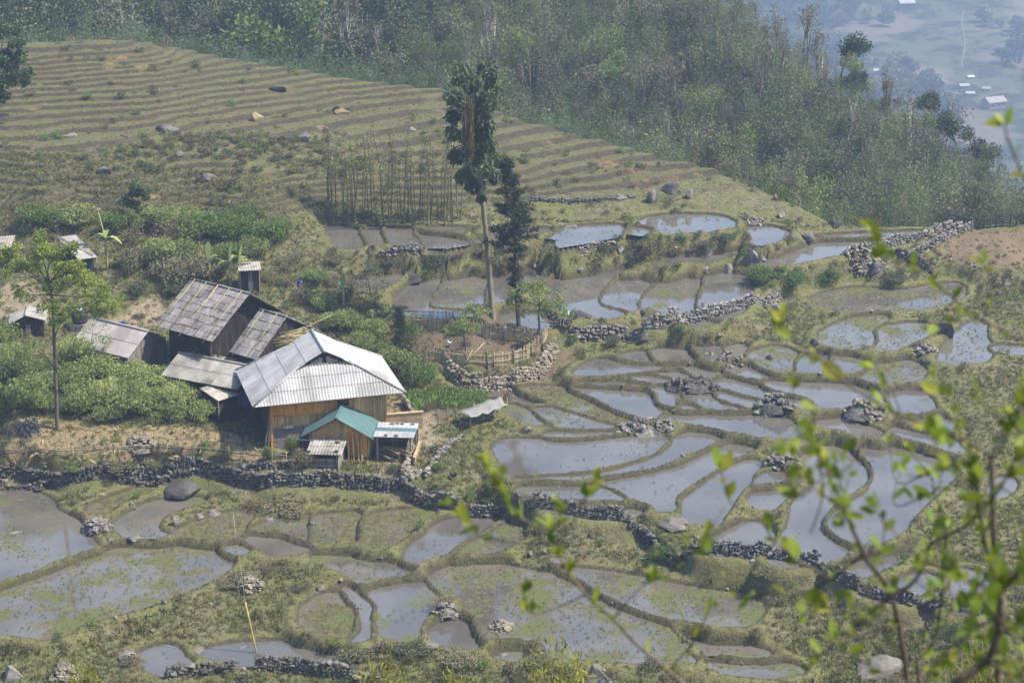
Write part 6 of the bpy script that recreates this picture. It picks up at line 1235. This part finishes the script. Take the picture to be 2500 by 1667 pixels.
shrubs("bank_scrub", [(700, 1245, 110, 26), (640, 1238, 90, 20), (600, 1420, 80, 30), (650, 1400, 80, 26), (700, 1400, 70, 28), (740, 1440, 70, 30), (560, 1430, 60, 24), (1080, 1480, 60, 30), (1010, 1600, 80, 26), (1130, 1620, 90, 30), (870, 1610, 80, 30), (330, 1625, 60, 24)], S_K + S_D, "low grey-green scrub on the slopes between the lower paddies", "scrub on the lower slopes")
# banana plants
def banana(px, py, h, n, label, seed):
    g = np.random.default_rng(seed); p = at(px, py); o = empty("banana_plant", tuple(p)); tag(o, label, "banana plant"); mb = MB(); mb.tube([(0, 0, -.1), (.03, 0, h * .55), (.05, 0, h * .62)], [.09, .07, .04], 8, False); mb.build("stem", M_BAMBG, o, smooth=True)
    for k in range(n):
        a = g.uniform(0, 6.28); up = g.uniform(.4, 1.0) if k else 1.3; L = h * g.uniform(.4, .55); V = []; F = []; m_ = 9
        for i in range(m_):
            t = i / (m_ - 1); x = L * t * (.75 if k else .2); z = h * .6 + L * (up * t - .75 * t * t * (1 if k else .3)); w = .2 * math.sin(math.pi * min(1, t * .93 + .05)) ** .7
            for sgn in (-1, 0, 1): V.append((x * math.cos(a) - sgn * w * math.sin(a), x * math.sin(a) + sgn * w * math.cos(a), z + (.04 if sgn else 0) * w * 4 + .03 * math.sin(i * 2.7) * abs(sgn)))
        for i in range(m_ - 1):
            for j in (0, 1): F.append((i * 3 + j, i * 3 + j + 1, (i + 1) * 3 + j + 1, (i + 1) * 3 + j))
        obj("leaf", mesh_from("leaf", V, F, L_BRIGHT, {"tint": np.full(len(V), g.uniform(.4, 1))}, smooth=True), o)
for a in [(262, 660, 3.6, 6, "banana plant with hanging leaves behind the lime-green tree", 1), (512, 690, 2.6, 3, "banana plant with one pale upright leaf, left of three", 2), (562, 700, 2.9, 3, "banana plant with a narrow upright leaf, middle of three", 3), (586, 706, 2.8, 3, "banana plant with broad pale leaf next to the outhouse", 4), (838, 745, 2.0, 3, "small banana plant in the twiggy bushes", 5)]: banana(*a)
# bamboo grove of bare culms
g = np.random.default_rng(51); cul = []
for v in range(6):
    mb = MB(); h = 1.0; ln = g.uniform(-.11, .11); ly = g.uniform(-.06, .06); z = np.linspace(0, 1, 8); P = np.stack([ln * z ** 1.6 + .012 * np.sin(z * 7 + v), ly * z ** 1.6, z], 1); mb.tube(P, np.linspace(.009, .0025, 8), 5, False)
    for k in range(9):
        t = g.uniform(.5, 1.0); q = np.array([np.interp(t, z, P[:, i]) for i in range(3)]); a = g.uniform(0, 6.28); mb.tube([q, q + np.array((math.cos(a) * .05, math.sin(a) * .05, .07))], [.001, .0004], 3, False)
    tw = leaves(np.array([[np.interp(t, z, P[:, i]) for i in range(3)] for t in g.uniform(.45, 1, 110)]) + g.normal(size=(110, 3)) * .022, .03, .16, g)
    cul.append((mb.mesh("culm", surf_mat("culm_%d" % v, [(.095, .09, .05), (.16, .15, .085)], 40, .7, 0, rnd=.3)), leaf_mesh("twigs", [tw], L_GRASS)))
for k in range(52):
    px = 800 + 330 * ((k * .618) % 1.0) + 12 * math.sin(k * 2.1); p = at(px, 552 + g.uniform(-24, 0)); h = g.uniform(4.4, 7.2)
    o = empty("bamboo_culm", (p[0], p[1], p[2] - .1), g.uniform(0, 6.28)); o.scale = (h, h, h); tag(o, "bare upright bamboo culm in the grove left of the tall trees", "bamboo", "bare bamboo grove"); c_ = cul[k % 6]; obj("culm", c_[0], o); tag(obj("twigs", c_[1], o), kind="stuff")
# individual trees of the wood: pale trunks, skyline trees
TR = [bare_tree(600 + k, 8.0, BARK if k % 2 else BARK_PALE, L_DRY, 420) for k in range(4)]
def wood_at(px, py, y): return at_y(px, py, y)
def sky_tree(px, py_top, hpx, y, meshes, label, h0=8.0, kind="woodland_tree", group=None, wide=1.0):
    top = at_y(px, py_top, y); s_ = FPX / (y * math.cos(PITCH) + (CAMZ - top[2]) * math.sin(PITCH)); h = hpx / s_; gz = float(ground(top[0], y)); o = place(kind, meshes, (top[0], y, min(gz, top[2] - h * .6)), label, "tree", 1.0, group=group); z0 = o.location[2]; k_ = (top[2] - z0) / h0; o.scale = (k_ * wide, k_ * wide, k_)
for a in [(340, -10, 150, 196, TR[0], "pale bare-trunked tree rising behind the hilltop terraces, leftmost"), (762, -10, 120, 200, TR[2], "white-trunked bare tree in the dark wood above the terraces"), (872, -5, 130, 204, TR[0], "slim white trunk in the wood left of centre"), (1215, -5, 110, 205, TR[2], "bare tree with pale lower trunk above the tall tree"), (1372, 60, 220, 203, TR[1], "dark bare trunk in the middle of the wood"), (1215, 20, 90, 210, TR[0], "thin pale sapling in the centre of the wood"), (1574, -5, 120, 215, TR[2], "pale bare tree near the top of the wood"), (1640, -5, 150, 212, TR[1], "forked dark tree at the wood's upper right"), (1820, 120, 240, 205, TR[1], "tall brown bare trunk near the wood's right side"), (1720, 370, 90, 178, TR[0], "thin pale trunk at the end of the terraces"),
          (1905, 15, 190, 216, TR[3], "umbrella-shaped leafless tree on the skyline"), (1975, 25, 180, 212, TR[1], "tall forked bare tree on the skyline"), (2010, 110, 130, 211, TR[0], "grey leafless tree left of the dark skyline tree"), (2005, 60, 150, 213, TR[3], "slender bare tree behind the dark skyline tree"), (2315, 235, 110, 198, TR[0], "very thin bare sapling on the right skyline"), (2180, 165, 150, 203, TR[3], "broad bare tree on the right skyline"), (1850, -5, 150, 218, TR[1], "bare tree cut by the top edge near the skyline")]: sky_tree(*a)
SK = [round_tree(620 + k, 8.0, 4.0, 2.3, 26, L_DARK, BARK, 70, .26, .3, .14, 2) for k in range(3)]
SK2 = [round_tree(630 + k, 8.0, 4.0, 1.9, 18, m_, BARK, 70, .26, .3, .1, 2) for k, m_ in enumerate((L_DRY, L_WOOD, L_MID))]
for a in [(2062, 68, 190, 210, SK[0], "large dark full-crowned tree standing out on the skyline"), (2085, 160, 140, 209, SK[1], "dark lower tree under the large skyline tree"), (2115, 170, 100, 207, SK[2], "small dark-topped tree right of the large skyline tree"), (2265, 215, 130, 200, SK[2], "small umbrella-crowned tree alone on the right skyline"), (2350, 268, 140, 196, SK[0], "dark tree in the right skyline group, left one"), (2400, 310, 130, 194, SK[1], "dark tree in the right skyline group, right one"), (2228, 240, 130, 201, SK2[0], "rust-brown tree on the right skyline"), (2150, 230, 120, 204, SK2[1], "olive tree below the broad bare one"), (660, -40, 150, 192, SK2[2], "yellow-green tree with white forked trunk above the terraces"), (2450, 350, 110, 192, SK2[1], "grey-green tree near the right edge"), (2290, 320, 100, 197, SK2[0], "brown thin-crowned tree below the right skyline"), (1780, 60, 170, 217, SK2[1], "tall olive tree near the top of the ridge"), (1700, 20, 150, 214, SK2[0], "brown tree near the top of the ridge"), (1525, 310, 50, 176, SK2[2], "broken stump-like trunk by the terrace end")]: sky_tree(*a)
# more single trees over the wood
g = np.random.default_rng(61); kinds = TR + SK2
for k in range(60):
    px = g.uniform(60, 2300); y = g.uniform(184, 215); top = at_y(px, 400, y); x = top[0]; gz = float(ground(x, y)); h = g.uniform(5.5, 8.5); m_ = kinds[k % len(kinds)]
    if y > np.interp(x / y, TA, RY) + 2: continue
    o = place("woodland_tree", m_, (x, y, gz - .1), "thin-trunked tree rising out of the wooded slope", "tree", h / 8.0, group="single trees over the wood")
# ---- ground growth
def tuft(seed, n=12, L=.26, mat=None, spread=.07, up=1.2):
    g = np.random.default_rng(seed); P = np.stack([g.normal(0, spread, n), g.normal(0, spread, n), np.zeros(n)], 1); return leaf_mesh("tuft", [leaves(P, L, .10, g, None, (0, 0, up), .45)], mat or L_GRASS)
TUFT = [tuft(700 + k) for k in range(5)] + [tuft(708 + k, 10, .2, L_MID) for k in range(2)]
gy_, gx_ = np.gradient(Z, GY, GX); slope = np.hypot(gx_, gy_)
def gsamp(A, x, y): return A[np.clip(np.searchsorted(GY, y), 0, len(GY) - 1), np.clip(np.searchsorted(GX, x), 0, len(GX) - 1)]
def rand_ground(n, y0=86, y1=176, g=None):
    y = y0 + (y1 - y0) * g.uniform(0, 1, n); x = g.uniform(-.345, .345, n) * y; return x, y
def off_walls(x, y, a=.75, b=.5):
    k_ = np.ones(len(x), bool)
    for nm in ("long", "up", "ret", "enc"):
        W = wline[nm]; m_ = (x > W[:, 0].min() - 1) & (x < W[:, 0].max() + 1) & (y > W[:, 1].min() - 1) & (y < W[:, 1].max() + 1); d, s_ = dist_line(x[m_], y[m_], W[:, :2]); t = d * s_; k_[m_] &= (t < -a) | (t > b)
    return k_
g = np.random.default_rng(71); x, y = rand_ground(190000, 86, 172, g); nw = gsamp(near_w, x, y); sl_ = gsamp(slope, x, y)
bare = np.maximum.reduce([gsamp(soil[k_], x, y) for k_ in soil]); ok = (nw > .08) & (y < np.interp(x, cr[:, 0], cr[:, 1]) + 1) & (g.uniform(0, 1, len(x)) > bare * .85) & (g.uniform(0, 1, len(x)) < np.where(y > 146, .3, .85)) & (np.hypot((x - HC[0]) / 3.6, (y - HC[1] + 1) / 3.6) > 1)
ok &= off_walls(x, y); x, y, nw = x[ok], y[ok], nw[ok]; n = len(x); s_ = g.uniform(.5, 1.15, n) * (1 + .7 * fbm(x / 3, y / 3, 91, 3)) * np.where(y > 146, .42, .85) * np.where(nw < .7, .5, 1)
scatter("grass", np.stack([x, y, ground(x, y) - .02], 1), np.stack([g.normal(0, .15, n), g.normal(0, .15, n), g.uniform(0, 6.28, n)], 1), np.stack([s_, s_, s_ * g.uniform(.6, 1.2, n)], 1), TUFT, label="short rough grass on bunds, banks and terraces", cat="grass")
print("grass", n)
LOW = [shrub(720 + k, .8, .5, m_, 5, 420, .10)[1] for k, m_ in enumerate((L_WOOD, L_MID, L_DRY, L_WOOD, L_DRY))]
x, y = rand_ground(75000, 86, 172, g); nw = gsamp(near_w, x, y); sl_ = gsamp(slope, x, y); rg = gsamp(rough, x, y); ri = gsamp(riser, x, y)
pr = np.clip((sl_ - .45) * .25, 0, .3) * (1 - .75 * (ri > .3)) + rg * .3 + .015 + .05 * (fbm(x / 5, y / 5, 93, 3) > .18) 
pr = pr * np.where(y > 147, .8 + .6 * rg, 1); ok = (nw > .2) & (g.uniform(0, 1, len(x)) < pr) & (y < np.interp(x, cr[:, 0], cr[:, 1])) & (np.hypot((x - HC[0]) / 4, (y - HC[1] + 1.5) / 4.5) > 1); ok &= off_walls(x, y, 1.1, .3); x, y = x[ok], y[ok]; n = len(x); s_ = g.uniform(.4, 1.2, n)
scatter("weeds", np.stack([x, y, ground(x, y) - .05], 1), np.stack([g.normal(0, .1, n), g.normal(0, .1, n), g.uniform(0, 6.28, n)], 1), np.stack([s_, s_, s_ * g.uniform(.7, 1.3, n)], 1), LOW, label="low weeds and scrubby herbs on banks and terrace faces", cat="weeds")
print("weeds", n)
RICE = [tuft(740 + k, 7, .15, L_GRASS if k % 2 else L_MID, .05, 1.0) for k in range(4)]; PX = []
for weed, W, lv in paddies:
    c = W[:, :2]; a_, b_ = c.min(0), c.max(0); n = int(np.prod(b_ - a_) * (1.2 + 17 * weed)); x = g.uniform(a_[0], b_[0], n); y = g.uniform(a_[1], b_[1], n); m_ = inside(x, y, c)
    if weed > .3: m_ &= (fbm(x / 1.4, y / 1.4, 95, 3) > -.12 - .2 * weed)
    else: m_ &= (fbm(x / 2.2, y / 2.2, 96, 3) > .06)
    PX.append(np.stack([x[m_], y[m_], np.full(m_.sum(), lv - .01)], 1))
PX = np.vstack(PX); n = len(PX); s_ = g.uniform(.4, 1.1, n)
scatter("rice_stubble", PX, np.stack([g.normal(0, .2, n), g.normal(0, .2, n), g.uniform(0, 6.28, n)], 1), np.stack([s_, s_, s_ * .8], 1), RICE, label="rice stubble and water weeds standing in the flooded fields", cat="water weeds")
print("rice", n)
VEG = [tuft(760 + k, 16, .26, L_GARDEN, .1, .5) for k in range(3)]; W = px_line([(985, 965), (1080, 950), (1185, 962), (1180, 985), (1100, 1000), (1020, 1000)]); a_, b_ = W.min(0), W.max(0); x = g.uniform(a_[0], b_[0], 900); y = g.uniform(a_[1], b_[1], 900); m_ = inside(x, y, W); x, y = x[m_], y[m_]; n = len(x); s_ = g.uniform(.7, 1.5, n)
scatter("vegetable_plot", np.stack([x, y, ground(x, y)], 1), np.stack([x * 0, x * 0, g.uniform(0, 6.28, n)], 1), np.stack([s_, s_, s_], 1), VEG, label="bright green vegetables growing in the plot right of the house", cat="vegetables")
STR = [tuft(780 + k, 10, .5, leaf_mat("dry_straw_%d" % k, (.24, .19, .10), (.4, .33, .2), None, .2), .12, .05) for k in range(2)]; x, y = rand_ground(9000, 104, 122, g); m_ = (gsamp(soil['straw'], x, y) > .4) & (g.uniform(0, 1, len(x)) < .6); x, y = x[m_], y[m_]; n = len(x)
scatter("straw", np.stack([x, y, ground(x, y) + .02], 1), np.stack([x * 0, x * 0, g.uniform(0, 6.28, n)], 1), np.ones((n, 3)) * g.uniform(.5, 1.2, (n, 1)), STR, label="dry straw littering the garden below the thicket", cat="straw")
# ---------------------------------------------------------------- far valley
M_FROOF = surf_mat("far_roof", [(.3, .26, .23), (.38, .34, .3)], .4, .8, 0, rnd=.2); M_FWHITE = surf_mat("far_white", [(.32, .32, .33), (.4, .4, .41)], .4, .7, 0, rnd=.05); M_FWALL = surf_mat("far_wall", [(.2, .18, .16), (.28, .25, .22)], .4, .9, 0, rnd=.2); M_FBLUE = surf_mat("far_pale_blue", [(.5, .62, .74), (.55, .66, .78)], .4, .8, 0, rnd=.05)
def far_house(px, py, w, label, roof, wall, rz=.3, two=False):
    p = at(px, py, 500, 2500); s_ = px_m(p); W2 = w / s_; D2 = W2 * .6; h = W2 * .28; o = empty("valley_house", tuple(p), rz); tag(o, label, "house")
    mb = MB(); mb.box((0, 0, h / 2 - 1), (W2 * .9, D2 * .9, h + 2)); mb.build("wall", wall, o)
    for sg in (-1, 1):
        mb = MB(); r_ = D2 * .55; zr = h + D2 * .32; V = [(-W2 / 2, sg * r_, h), (W2 / 2, sg * r_, h), (W2 / 2, 0, zr), (-W2 / 2, 0, zr)]; V += [(a, b, c - .2) for a, b, c in V]; mb.add(V, [(0, 1, 2, 3), (4, 7, 6, 5), (0, 4, 5, 1), (1, 5, 6, 2), (2, 6, 7, 3), (3, 7, 4, 0)]); mb.build("roof", roof, o)
    for k in (-.25, .1, .35):
        mb = MB(); mb.box((k * W2, -D2 * .455, h * .45), (W2 * .08, .12, h * .4)); mb.build("window", M_INNER, o)
for a in [(2138, 178, 22, "tiny white peaked house in the hazy valley, leftmost", M_FWHITE, M_FWHITE, .2), (2281, 203, 34, "hazy valley house with tan gable roof", M_FROOF, M_FWALL, .6), (2370, 192, 17, "small pale blue house in the hazy valley", M_FBLUE, M_FBLUE, .0), (2367, 234, 24, "low white-roofed house in the hazy valley", M_FWHITE, M_FWALL, .1), (2425, 262, 56, "largest tan-roofed house in the hazy valley, lower right", M_FROOF, M_FWALL, .45), (2408, 222, 22, "small brown house behind the largest valley house", M_FROOF, M_FWALL, -.3), (2352, 216, 26, "dim grey-roofed house behind the low white one", M_FROOF, M_FWALL, .2), (2212, 18, 40, "long white roof at the top of the valley", M_FWHITE, M_FWALL, .15), (2478, 56, 24, "pale house at the upper right edge", M_FWHITE, M_FWHITE, -.2)]: far_house(*a)
g = np.random.default_rng(81); FT = [wood_tree(800 + k, 9, 4.2, m_, 7, 8, 1.5) for k, m_ in enumerate((L_WOOD, L_DARK, L_WOOD, L_MID))]
N = 9000; yy = g.uniform(420, 1700, N); xx = g.uniform(.02, .36, N) * yy; zz = ground(xx, yy); dn = fbm(xx / 60, yy / 110, 101, 4); m_ = (dn > .02) & (zz < -60); xx, yy, zz = xx[m_], yy[m_], zz[m_]; n = len(xx); s_ = g.uniform(.5, 1.3, n)
scatter("valley_trees", np.stack([xx, yy, zz - .5], 1), np.stack([xx * 0, xx * 0, g.uniform(0, 6.28, n)], 1), np.stack([s_, s_, s_], 1), FT, label="hazy groves across the far valley floor", cat="woodland")
# pale track climbing the far slope
V = []; F = []
for k in range(40):
    p = at(2352 - 4 * math.sin(k * .2), 28 + k * 3.5, 500, 2500); V += [(p[0] - .3, p[1], p[2] + .4), (p[0] + .3, p[1], p[2] + .4)]
F = [(2 * k, 2 * k + 1, 2 * k + 3, 2 * k + 2) for k in range(39)]
tag(obj("path", mesh_from("path", V, F, surf_mat("pale_track", [(.17, .155, .13), (.22, .2, .17)], .2, .9, 0, rnd=0))), kind="structure")
# ---------------------------------------------------------------- foreground shrub close to the camera
M_TWIG = surf_mat("twig_bark", [(.07, .055, .045), (.15, .125, .10)], 60, .85, .2, rnd=.15)
def leafm(seed):
    g = np.random.default_rng(seed); V = []; F = []; n_ = 7; w0 = g.uniform(.26, .36); cv = g.uniform(-.25, .25)
    for i in range(n_):
        t = i / (n_ - 1); w = w0 * math.sin(math.pi * min(.999, (t * .96 + .02)) ** .85) ** .8; z = cv * t * t
        for s_ in (-1, 0, 1): V.append((t, s_ * w, z + abs(s_) * w * .25))
    for i in range(n_ - 1):
        for j in (0, 1): F.append((i * 3 + j, (i + 1) * 3 + j, (i + 1) * 3 + j + 1, i * 3 + j + 1))
    return mesh_from("leaf", V, F, L_FRONT, {"tint": np.full(len(V), g.uniform(0, 1))}, smooth=True)
FL = [leafm(900 + k) for k in range(8)]
BR = [  # pixel path, depth start/end, radius start/end (mm), leaves along, shrub index
 ([(2230, 1720), (2217, 1664), (2196, 1536), (2167, 1450), (2106, 1357), (2064, 1250), (2017, 1153), (1985, 1089), (1988, 1010)], 3.3, 3.0, 9, 2.5, 16),
 ([(2300, 1720), (2331, 1664), (2410, 1607), (2442, 1536), (2446, 1446), (2410, 1321), (2392, 1214), (2389, 1170), (2375, 1130)], 2.9, 2.9, 12, 3, 40),
 ([(2446, 1446), (2490, 1400), (2560, 1340)], 2.9, 2.8, 8, 4, 16),
 ([(2150, 1470), (2239, 1411), (2267, 1339), (2356, 1286), (2389, 1255), (2440, 1190), (2480, 1120)], 3.2, 3.1, 6, 2, 26),
 ([(2560, 860), (2500, 832), (2400, 780), (2330, 730), (2250, 670), (2160, 620), (2135, 565)], 3.5, 3.5, 4, 1.2, 26),
 ([(2420, 1110), (2350, 1075), (2200, 1010), (2100, 960), (2020, 895), (1967, 864), (1920, 814), (1903, 782)], 3.4, 3.5, 4, 1.2, 24),
 ([(1720, 1720), (1634, 1636), (1555, 1568), (1498, 1510), (1437, 1450), (1387, 1393), (1359, 1339), (1345, 1290)], 3.6, 3.6, 6, 2, 18),
 ([(1359, 1339), (1409, 1250), (1430, 1205), (1451, 1171)], 3.6, 3.6, 2.2, 1, 8),
 ([(1345, 1300), (1300, 1280), (1250, 1240), (1235, 1200), (1225, 1150)], 3.6, 3.6, 2.2, 1, 12),
 ([(1225, 1240), (1205, 1180), (1180, 1130)], 3.6, 3.6, 2, 1, 7),
 ([(1345, 1330), (1240, 1330), (1160, 1310), (1120, 1270), (1090, 1240)], 3.6, 3.65, 2, .8, 10),
 ([(1345, 1300), (1370, 1260), (1365, 1220)], 3.6, 3.55, 2, .8, 8),
 ([(2580, 540), (2500, 440), (2480, 400), (2460, 350), (2448, 310)], 3.3, 3.3, 3.5, 1.5, 10),
 ([(2239, 1610), (2281, 1568), (2299, 1464), (2310, 1357), (2306, 1278), (2281, 1200), (2264, 1153), (2224, 1107)], 3.7, 3.7, 4, 1.5, 14),
 ([(1800, 1450), (1760, 1380), (1720, 1330), (1760, 1270)], 3.5, 3.5, 2, 1, 9),
 ([(2030, 1410), (1960, 1370), (1900, 1320), (1860, 1260), (1790, 1220), (1770, 1150)], 3.3, 3.3, 3, 1, 16),
 ([(2106, 1357), (2030, 1410)], 3.2, 3.3, 3.5, 3, 3), ([(2030, 1410), (1950, 1450), (1870, 1440), (1800, 1450)], 3.3, 3.5, 3, 2, 6),
 ([(1980, 1300), (2010, 1200), (2000, 1100)], 3.3, 3.2, 2, 1, 6), ([(2390, 1200), (2330, 1130), (2290, 1080), (2270, 1040)], 2.9, 3.0, 3, 1, 16),
 ([(2389, 1178), (2440, 1100), (2480, 1040), (2500, 980)], 2.9, 2.9, 3, 1, 18), ([(2442, 1500), (2350, 1560), (2280, 1640)], 2.9, 2.9, 4, 2, 16), ([(2446, 1446), (2360, 1420), (2300, 1380), (2240, 1370)], 2.9, 3.0, 3, 1, 14),
 ([(2410, 1607), (2460, 1640), (2540, 1660)], 2.9, 2.8, 4, 2, 14), ([(2217, 1664), (2150, 1640), (2080, 1600), (2040, 1560)], 3.3, 3.2, 3, 1, 10), ([(2196, 1536), (2120, 1520), (2060, 1490), (2000, 1470)], 3.3, 3.3, 3, 1, 12), ([(1634, 1636), (1700, 1560), (1740, 1480)], 3.6, 3.5, 2, 1, 6), ([(1498, 1510), (1570, 1430), (1640, 1400), (1680, 1340)], 3.6, 3.5, 2, 1, 7), ([(1437, 1450), (1300, 1500), (1270, 1440)], 3.6, 3.6, 2, 1, 8), ([(2060, 1240), (1990, 1200), (1940, 1130)], 3.1, 3.1, 2, 1, 6), ([(2400, 780), (2420, 700), (2400, 640)], 3.5, 3.5, 2, .8, 6), ([(2330, 730), (2300, 780), (2260, 800)], 3.5, 3.5, 2, .8, 5), ([(2200, 1010), (2160, 930), (2130, 900)], 3.4, 3.4, 2, .8, 7), ([(2350, 1075), (2330, 1000), (2300, 960)], 3.4, 3.4, 2, .8, 7),
]
_g = np.random.default_rng(5)
EDGE = []
for k in range(56):
    x_, y_ = 2520 - 620 * _g.uniform(0, 1) ** 1.7, _g.uniform(1000, 1680); dx_, dy_ = _g.uniform(-90, 50), _g.uniform(-120, -40); EDGE.append(len(BR)); src = min(((a_, b_, BR[q_][1] + (BR[q_][2] - BR[q_][1]) * n_ / (len(BR[q_][0]) - 1)) for q_ in (0, 1, 2, 3, 5, 13, 19, 20, 21, 22) for n_, (a_, b_) in enumerate(BR[q_][0])), key=lambda t: (t[0] - x_) ** 2 + (t[1] - y_) ** 2); BR.append(([src[:2], ((src[0] + x_) / 2 + 12, (src[1] + y_) / 2), (x_, y_), (x_ + dx_, y_ + dy_)], src[2], src[2] + _g.uniform(-.2, .2), 2.4, .9, 7))
LEFT = {6, 7, 8, 9, 10, 11, 26, 27, 28}
g = np.random.default_rng(91)
for bs, roots, own, label in [((1.1, 3.2), [(2230, 1720, 3.3), (2300, 1720, 2.9), (2239, 1610, 3.7), (2560, 1340, 2.8), (2560, 860, 3.5), (2580, 540, 3.3), (2420, 1110, 3.4)], [k for k in range(len(BR)) if k not in LEFT], "blurred leafy shrub with thin dark twigs close to the camera at lower right"),
                              ((.45, 3.6), [(1720, 1720, 3.6)], sorted(LEFT), "single blurred leafy spray reaching up at bottom centre close to the camera")]:
    base = np.array((bs[0], bs[1], float(ground(*bs)))); fs_ = empty("foreground_shrub", tuple(base)); tag(fs_, label, "shrub"); mb = MB(); extra = []
    for q in roots:
        q = at_y(*q); mb.tube([np.array((0, 0, -.1)), (q - base) * (.75, .75, .5) + (.05, 0, .1), q - base], [.016, .011, .005], 7, False)
    mb.build("main_stem", M_TWIG, fs_, smooth=True)
    for kb in own:
        path, y0_, y1_, r0_, r1_, nl = BR[kb]
        P = smooth_poly(path, False, 4); dep = np.linspace(y0_, y1_, len(P)); Wp = np.array([at_y(a, b, d) for (a, b), d in zip(P, dep)]) - base
        Wp += np.cumsum(g.normal(size=Wp.shape) * .001, axis=0); mb = MB(); mb.tube(Wp, np.linspace(r0_, r1_, len(Wp)) * .00062 + .0004, 6, False); br = mb.build("branch", M_TWIG, fs_, smooth=True)
        for k in range(int(nl * (.85 if len(own) > 12 else 1.4))):
            t = 1 - (g.uniform(0, 1) ** 1.4) * .8; t = 1.0 if k == 0 else t; i = t * (len(Wp) - 1); i0 = int(min(i, len(Wp) - 2)); q = Wp[i0] + (Wp[i0 + 1] - Wp[i0]) * (i - i0); d = unit(Wp[i0 + 1] - Wp[i0]); a = unit(unit(np.cross(d, g.normal(size=3))) * g.uniform(.5, 1.2) + d * .8 + np.array((0, -.1, .35)))
            rot = Vector(a).to_track_quat('X', 'Z').to_euler(); rot.rotate_axis('X', g.uniform(-1.2, 1.2)); s_ = g.uniform(.015, .032) * (1.6 if g.uniform() < .12 else 1)
            if kb in EDGE:
                fm_ = FL[g.integers(0, 8)]; co = np.empty(len(fm_.vertices) * 3, np.float32); fm_.vertices.foreach_get("co", co); extra.append((co.reshape(-1, 3) * s_ @ np.array(rot.to_matrix()).T + q + a * .004, np.array([p_.vertices[:] for p_ in fm_.polygons]), np.full(len(fm_.vertices), g.uniform(0, 1)))); continue
            obj("leaf", FL[g.integers(0, 8)], br, tuple(q + a * .004), rot, (s_, s_, s_))
    if extra: tag(obj("more_leaves", leaf_mesh("more_leaves", extra, L_FRONT), fs_), kind="stuff")
# feathery yellow-green bamboo bushes on the near slope
L_YEL = leaf_mat("leaf_yellow_green", (.17, .18, .03), (.33, .32, .08), None, .4)
def near_bush(px, py, y, w, label, seed):
    g = np.random.default_rng(seed); top = at_y(px, py, y); gz = float(ground(top[0], y)); o = empty("dwarf_bamboo", (top[0], y, gz)); tag(o, label, "bush"); h = top[2] - gz; s_ = FPX / (y / .93); r = w / s_ / 2; mb = MB(); parts = []
    for k in range(26):
        a = g.uniform(0, 6.28); q = r * math.sqrt(g.uniform(0, 1)); hh = h * g.uniform(.72, 1.0) - .25 * q; tip = np.array((math.cos(a) * q, math.sin(a) * q, hh)); mb.tube([(math.cos(a) * q * .2, math.sin(a) * q * .2, -.1), tip * (.7, .7, .6), tip], [.012, .009, .003], 4, False)
        n = 46; t = g.uniform(.62, 1.0, n); P = tip * np.stack([.6 + .4 * t, .6 + .4 * t, t], 1) + g.normal(size=(n, 3)) * .05; parts.append(leaves(P, .15, .10, g, np.array((math.cos(a) * .5, math.sin(a) * .5, .5)), (0, 0, .3), .7, g.uniform(.2, .9)))
    mb.build("stems", M_BAMBG, o, smooth=True); obj("foliage", leaf_mesh("foliage", parts, L_YEL), o)
for a in [(1372, 1562, 27, 180, "feathery yellow-green bush at the bottom centre", 1), (935, 1620, 29, 110, "feathery yellow-green bush at the bottom, left of centre", 2), (2395, 1570, 25, 200, "feathery yellow-green bush behind the foreground leaves at right", 3), (200, 1625, 30, 70, "small yellow-green tuft at the bottom left", 4), (1112, 1640, 30, 50, "dark slim bush tip at the bottom edge", 5)]: near_bush(*a)
# ---------------------------------------------------------------- air
hb = MB(); hb.box((0, 1650, -68), (5500, 4300, 345))
m, nt, out = NT("valley_haze")
pv = nd(nt, "ShaderNodeVolumePrincipled", {"Color": (.50, .66, .96, 1), "Density": .00055, "Anisotropy": .1})
nt.links.new(pv.outputs[0], out.inputs["Volume"])
hz = hb.build("haze", m); tag(hz, kind="stuff")
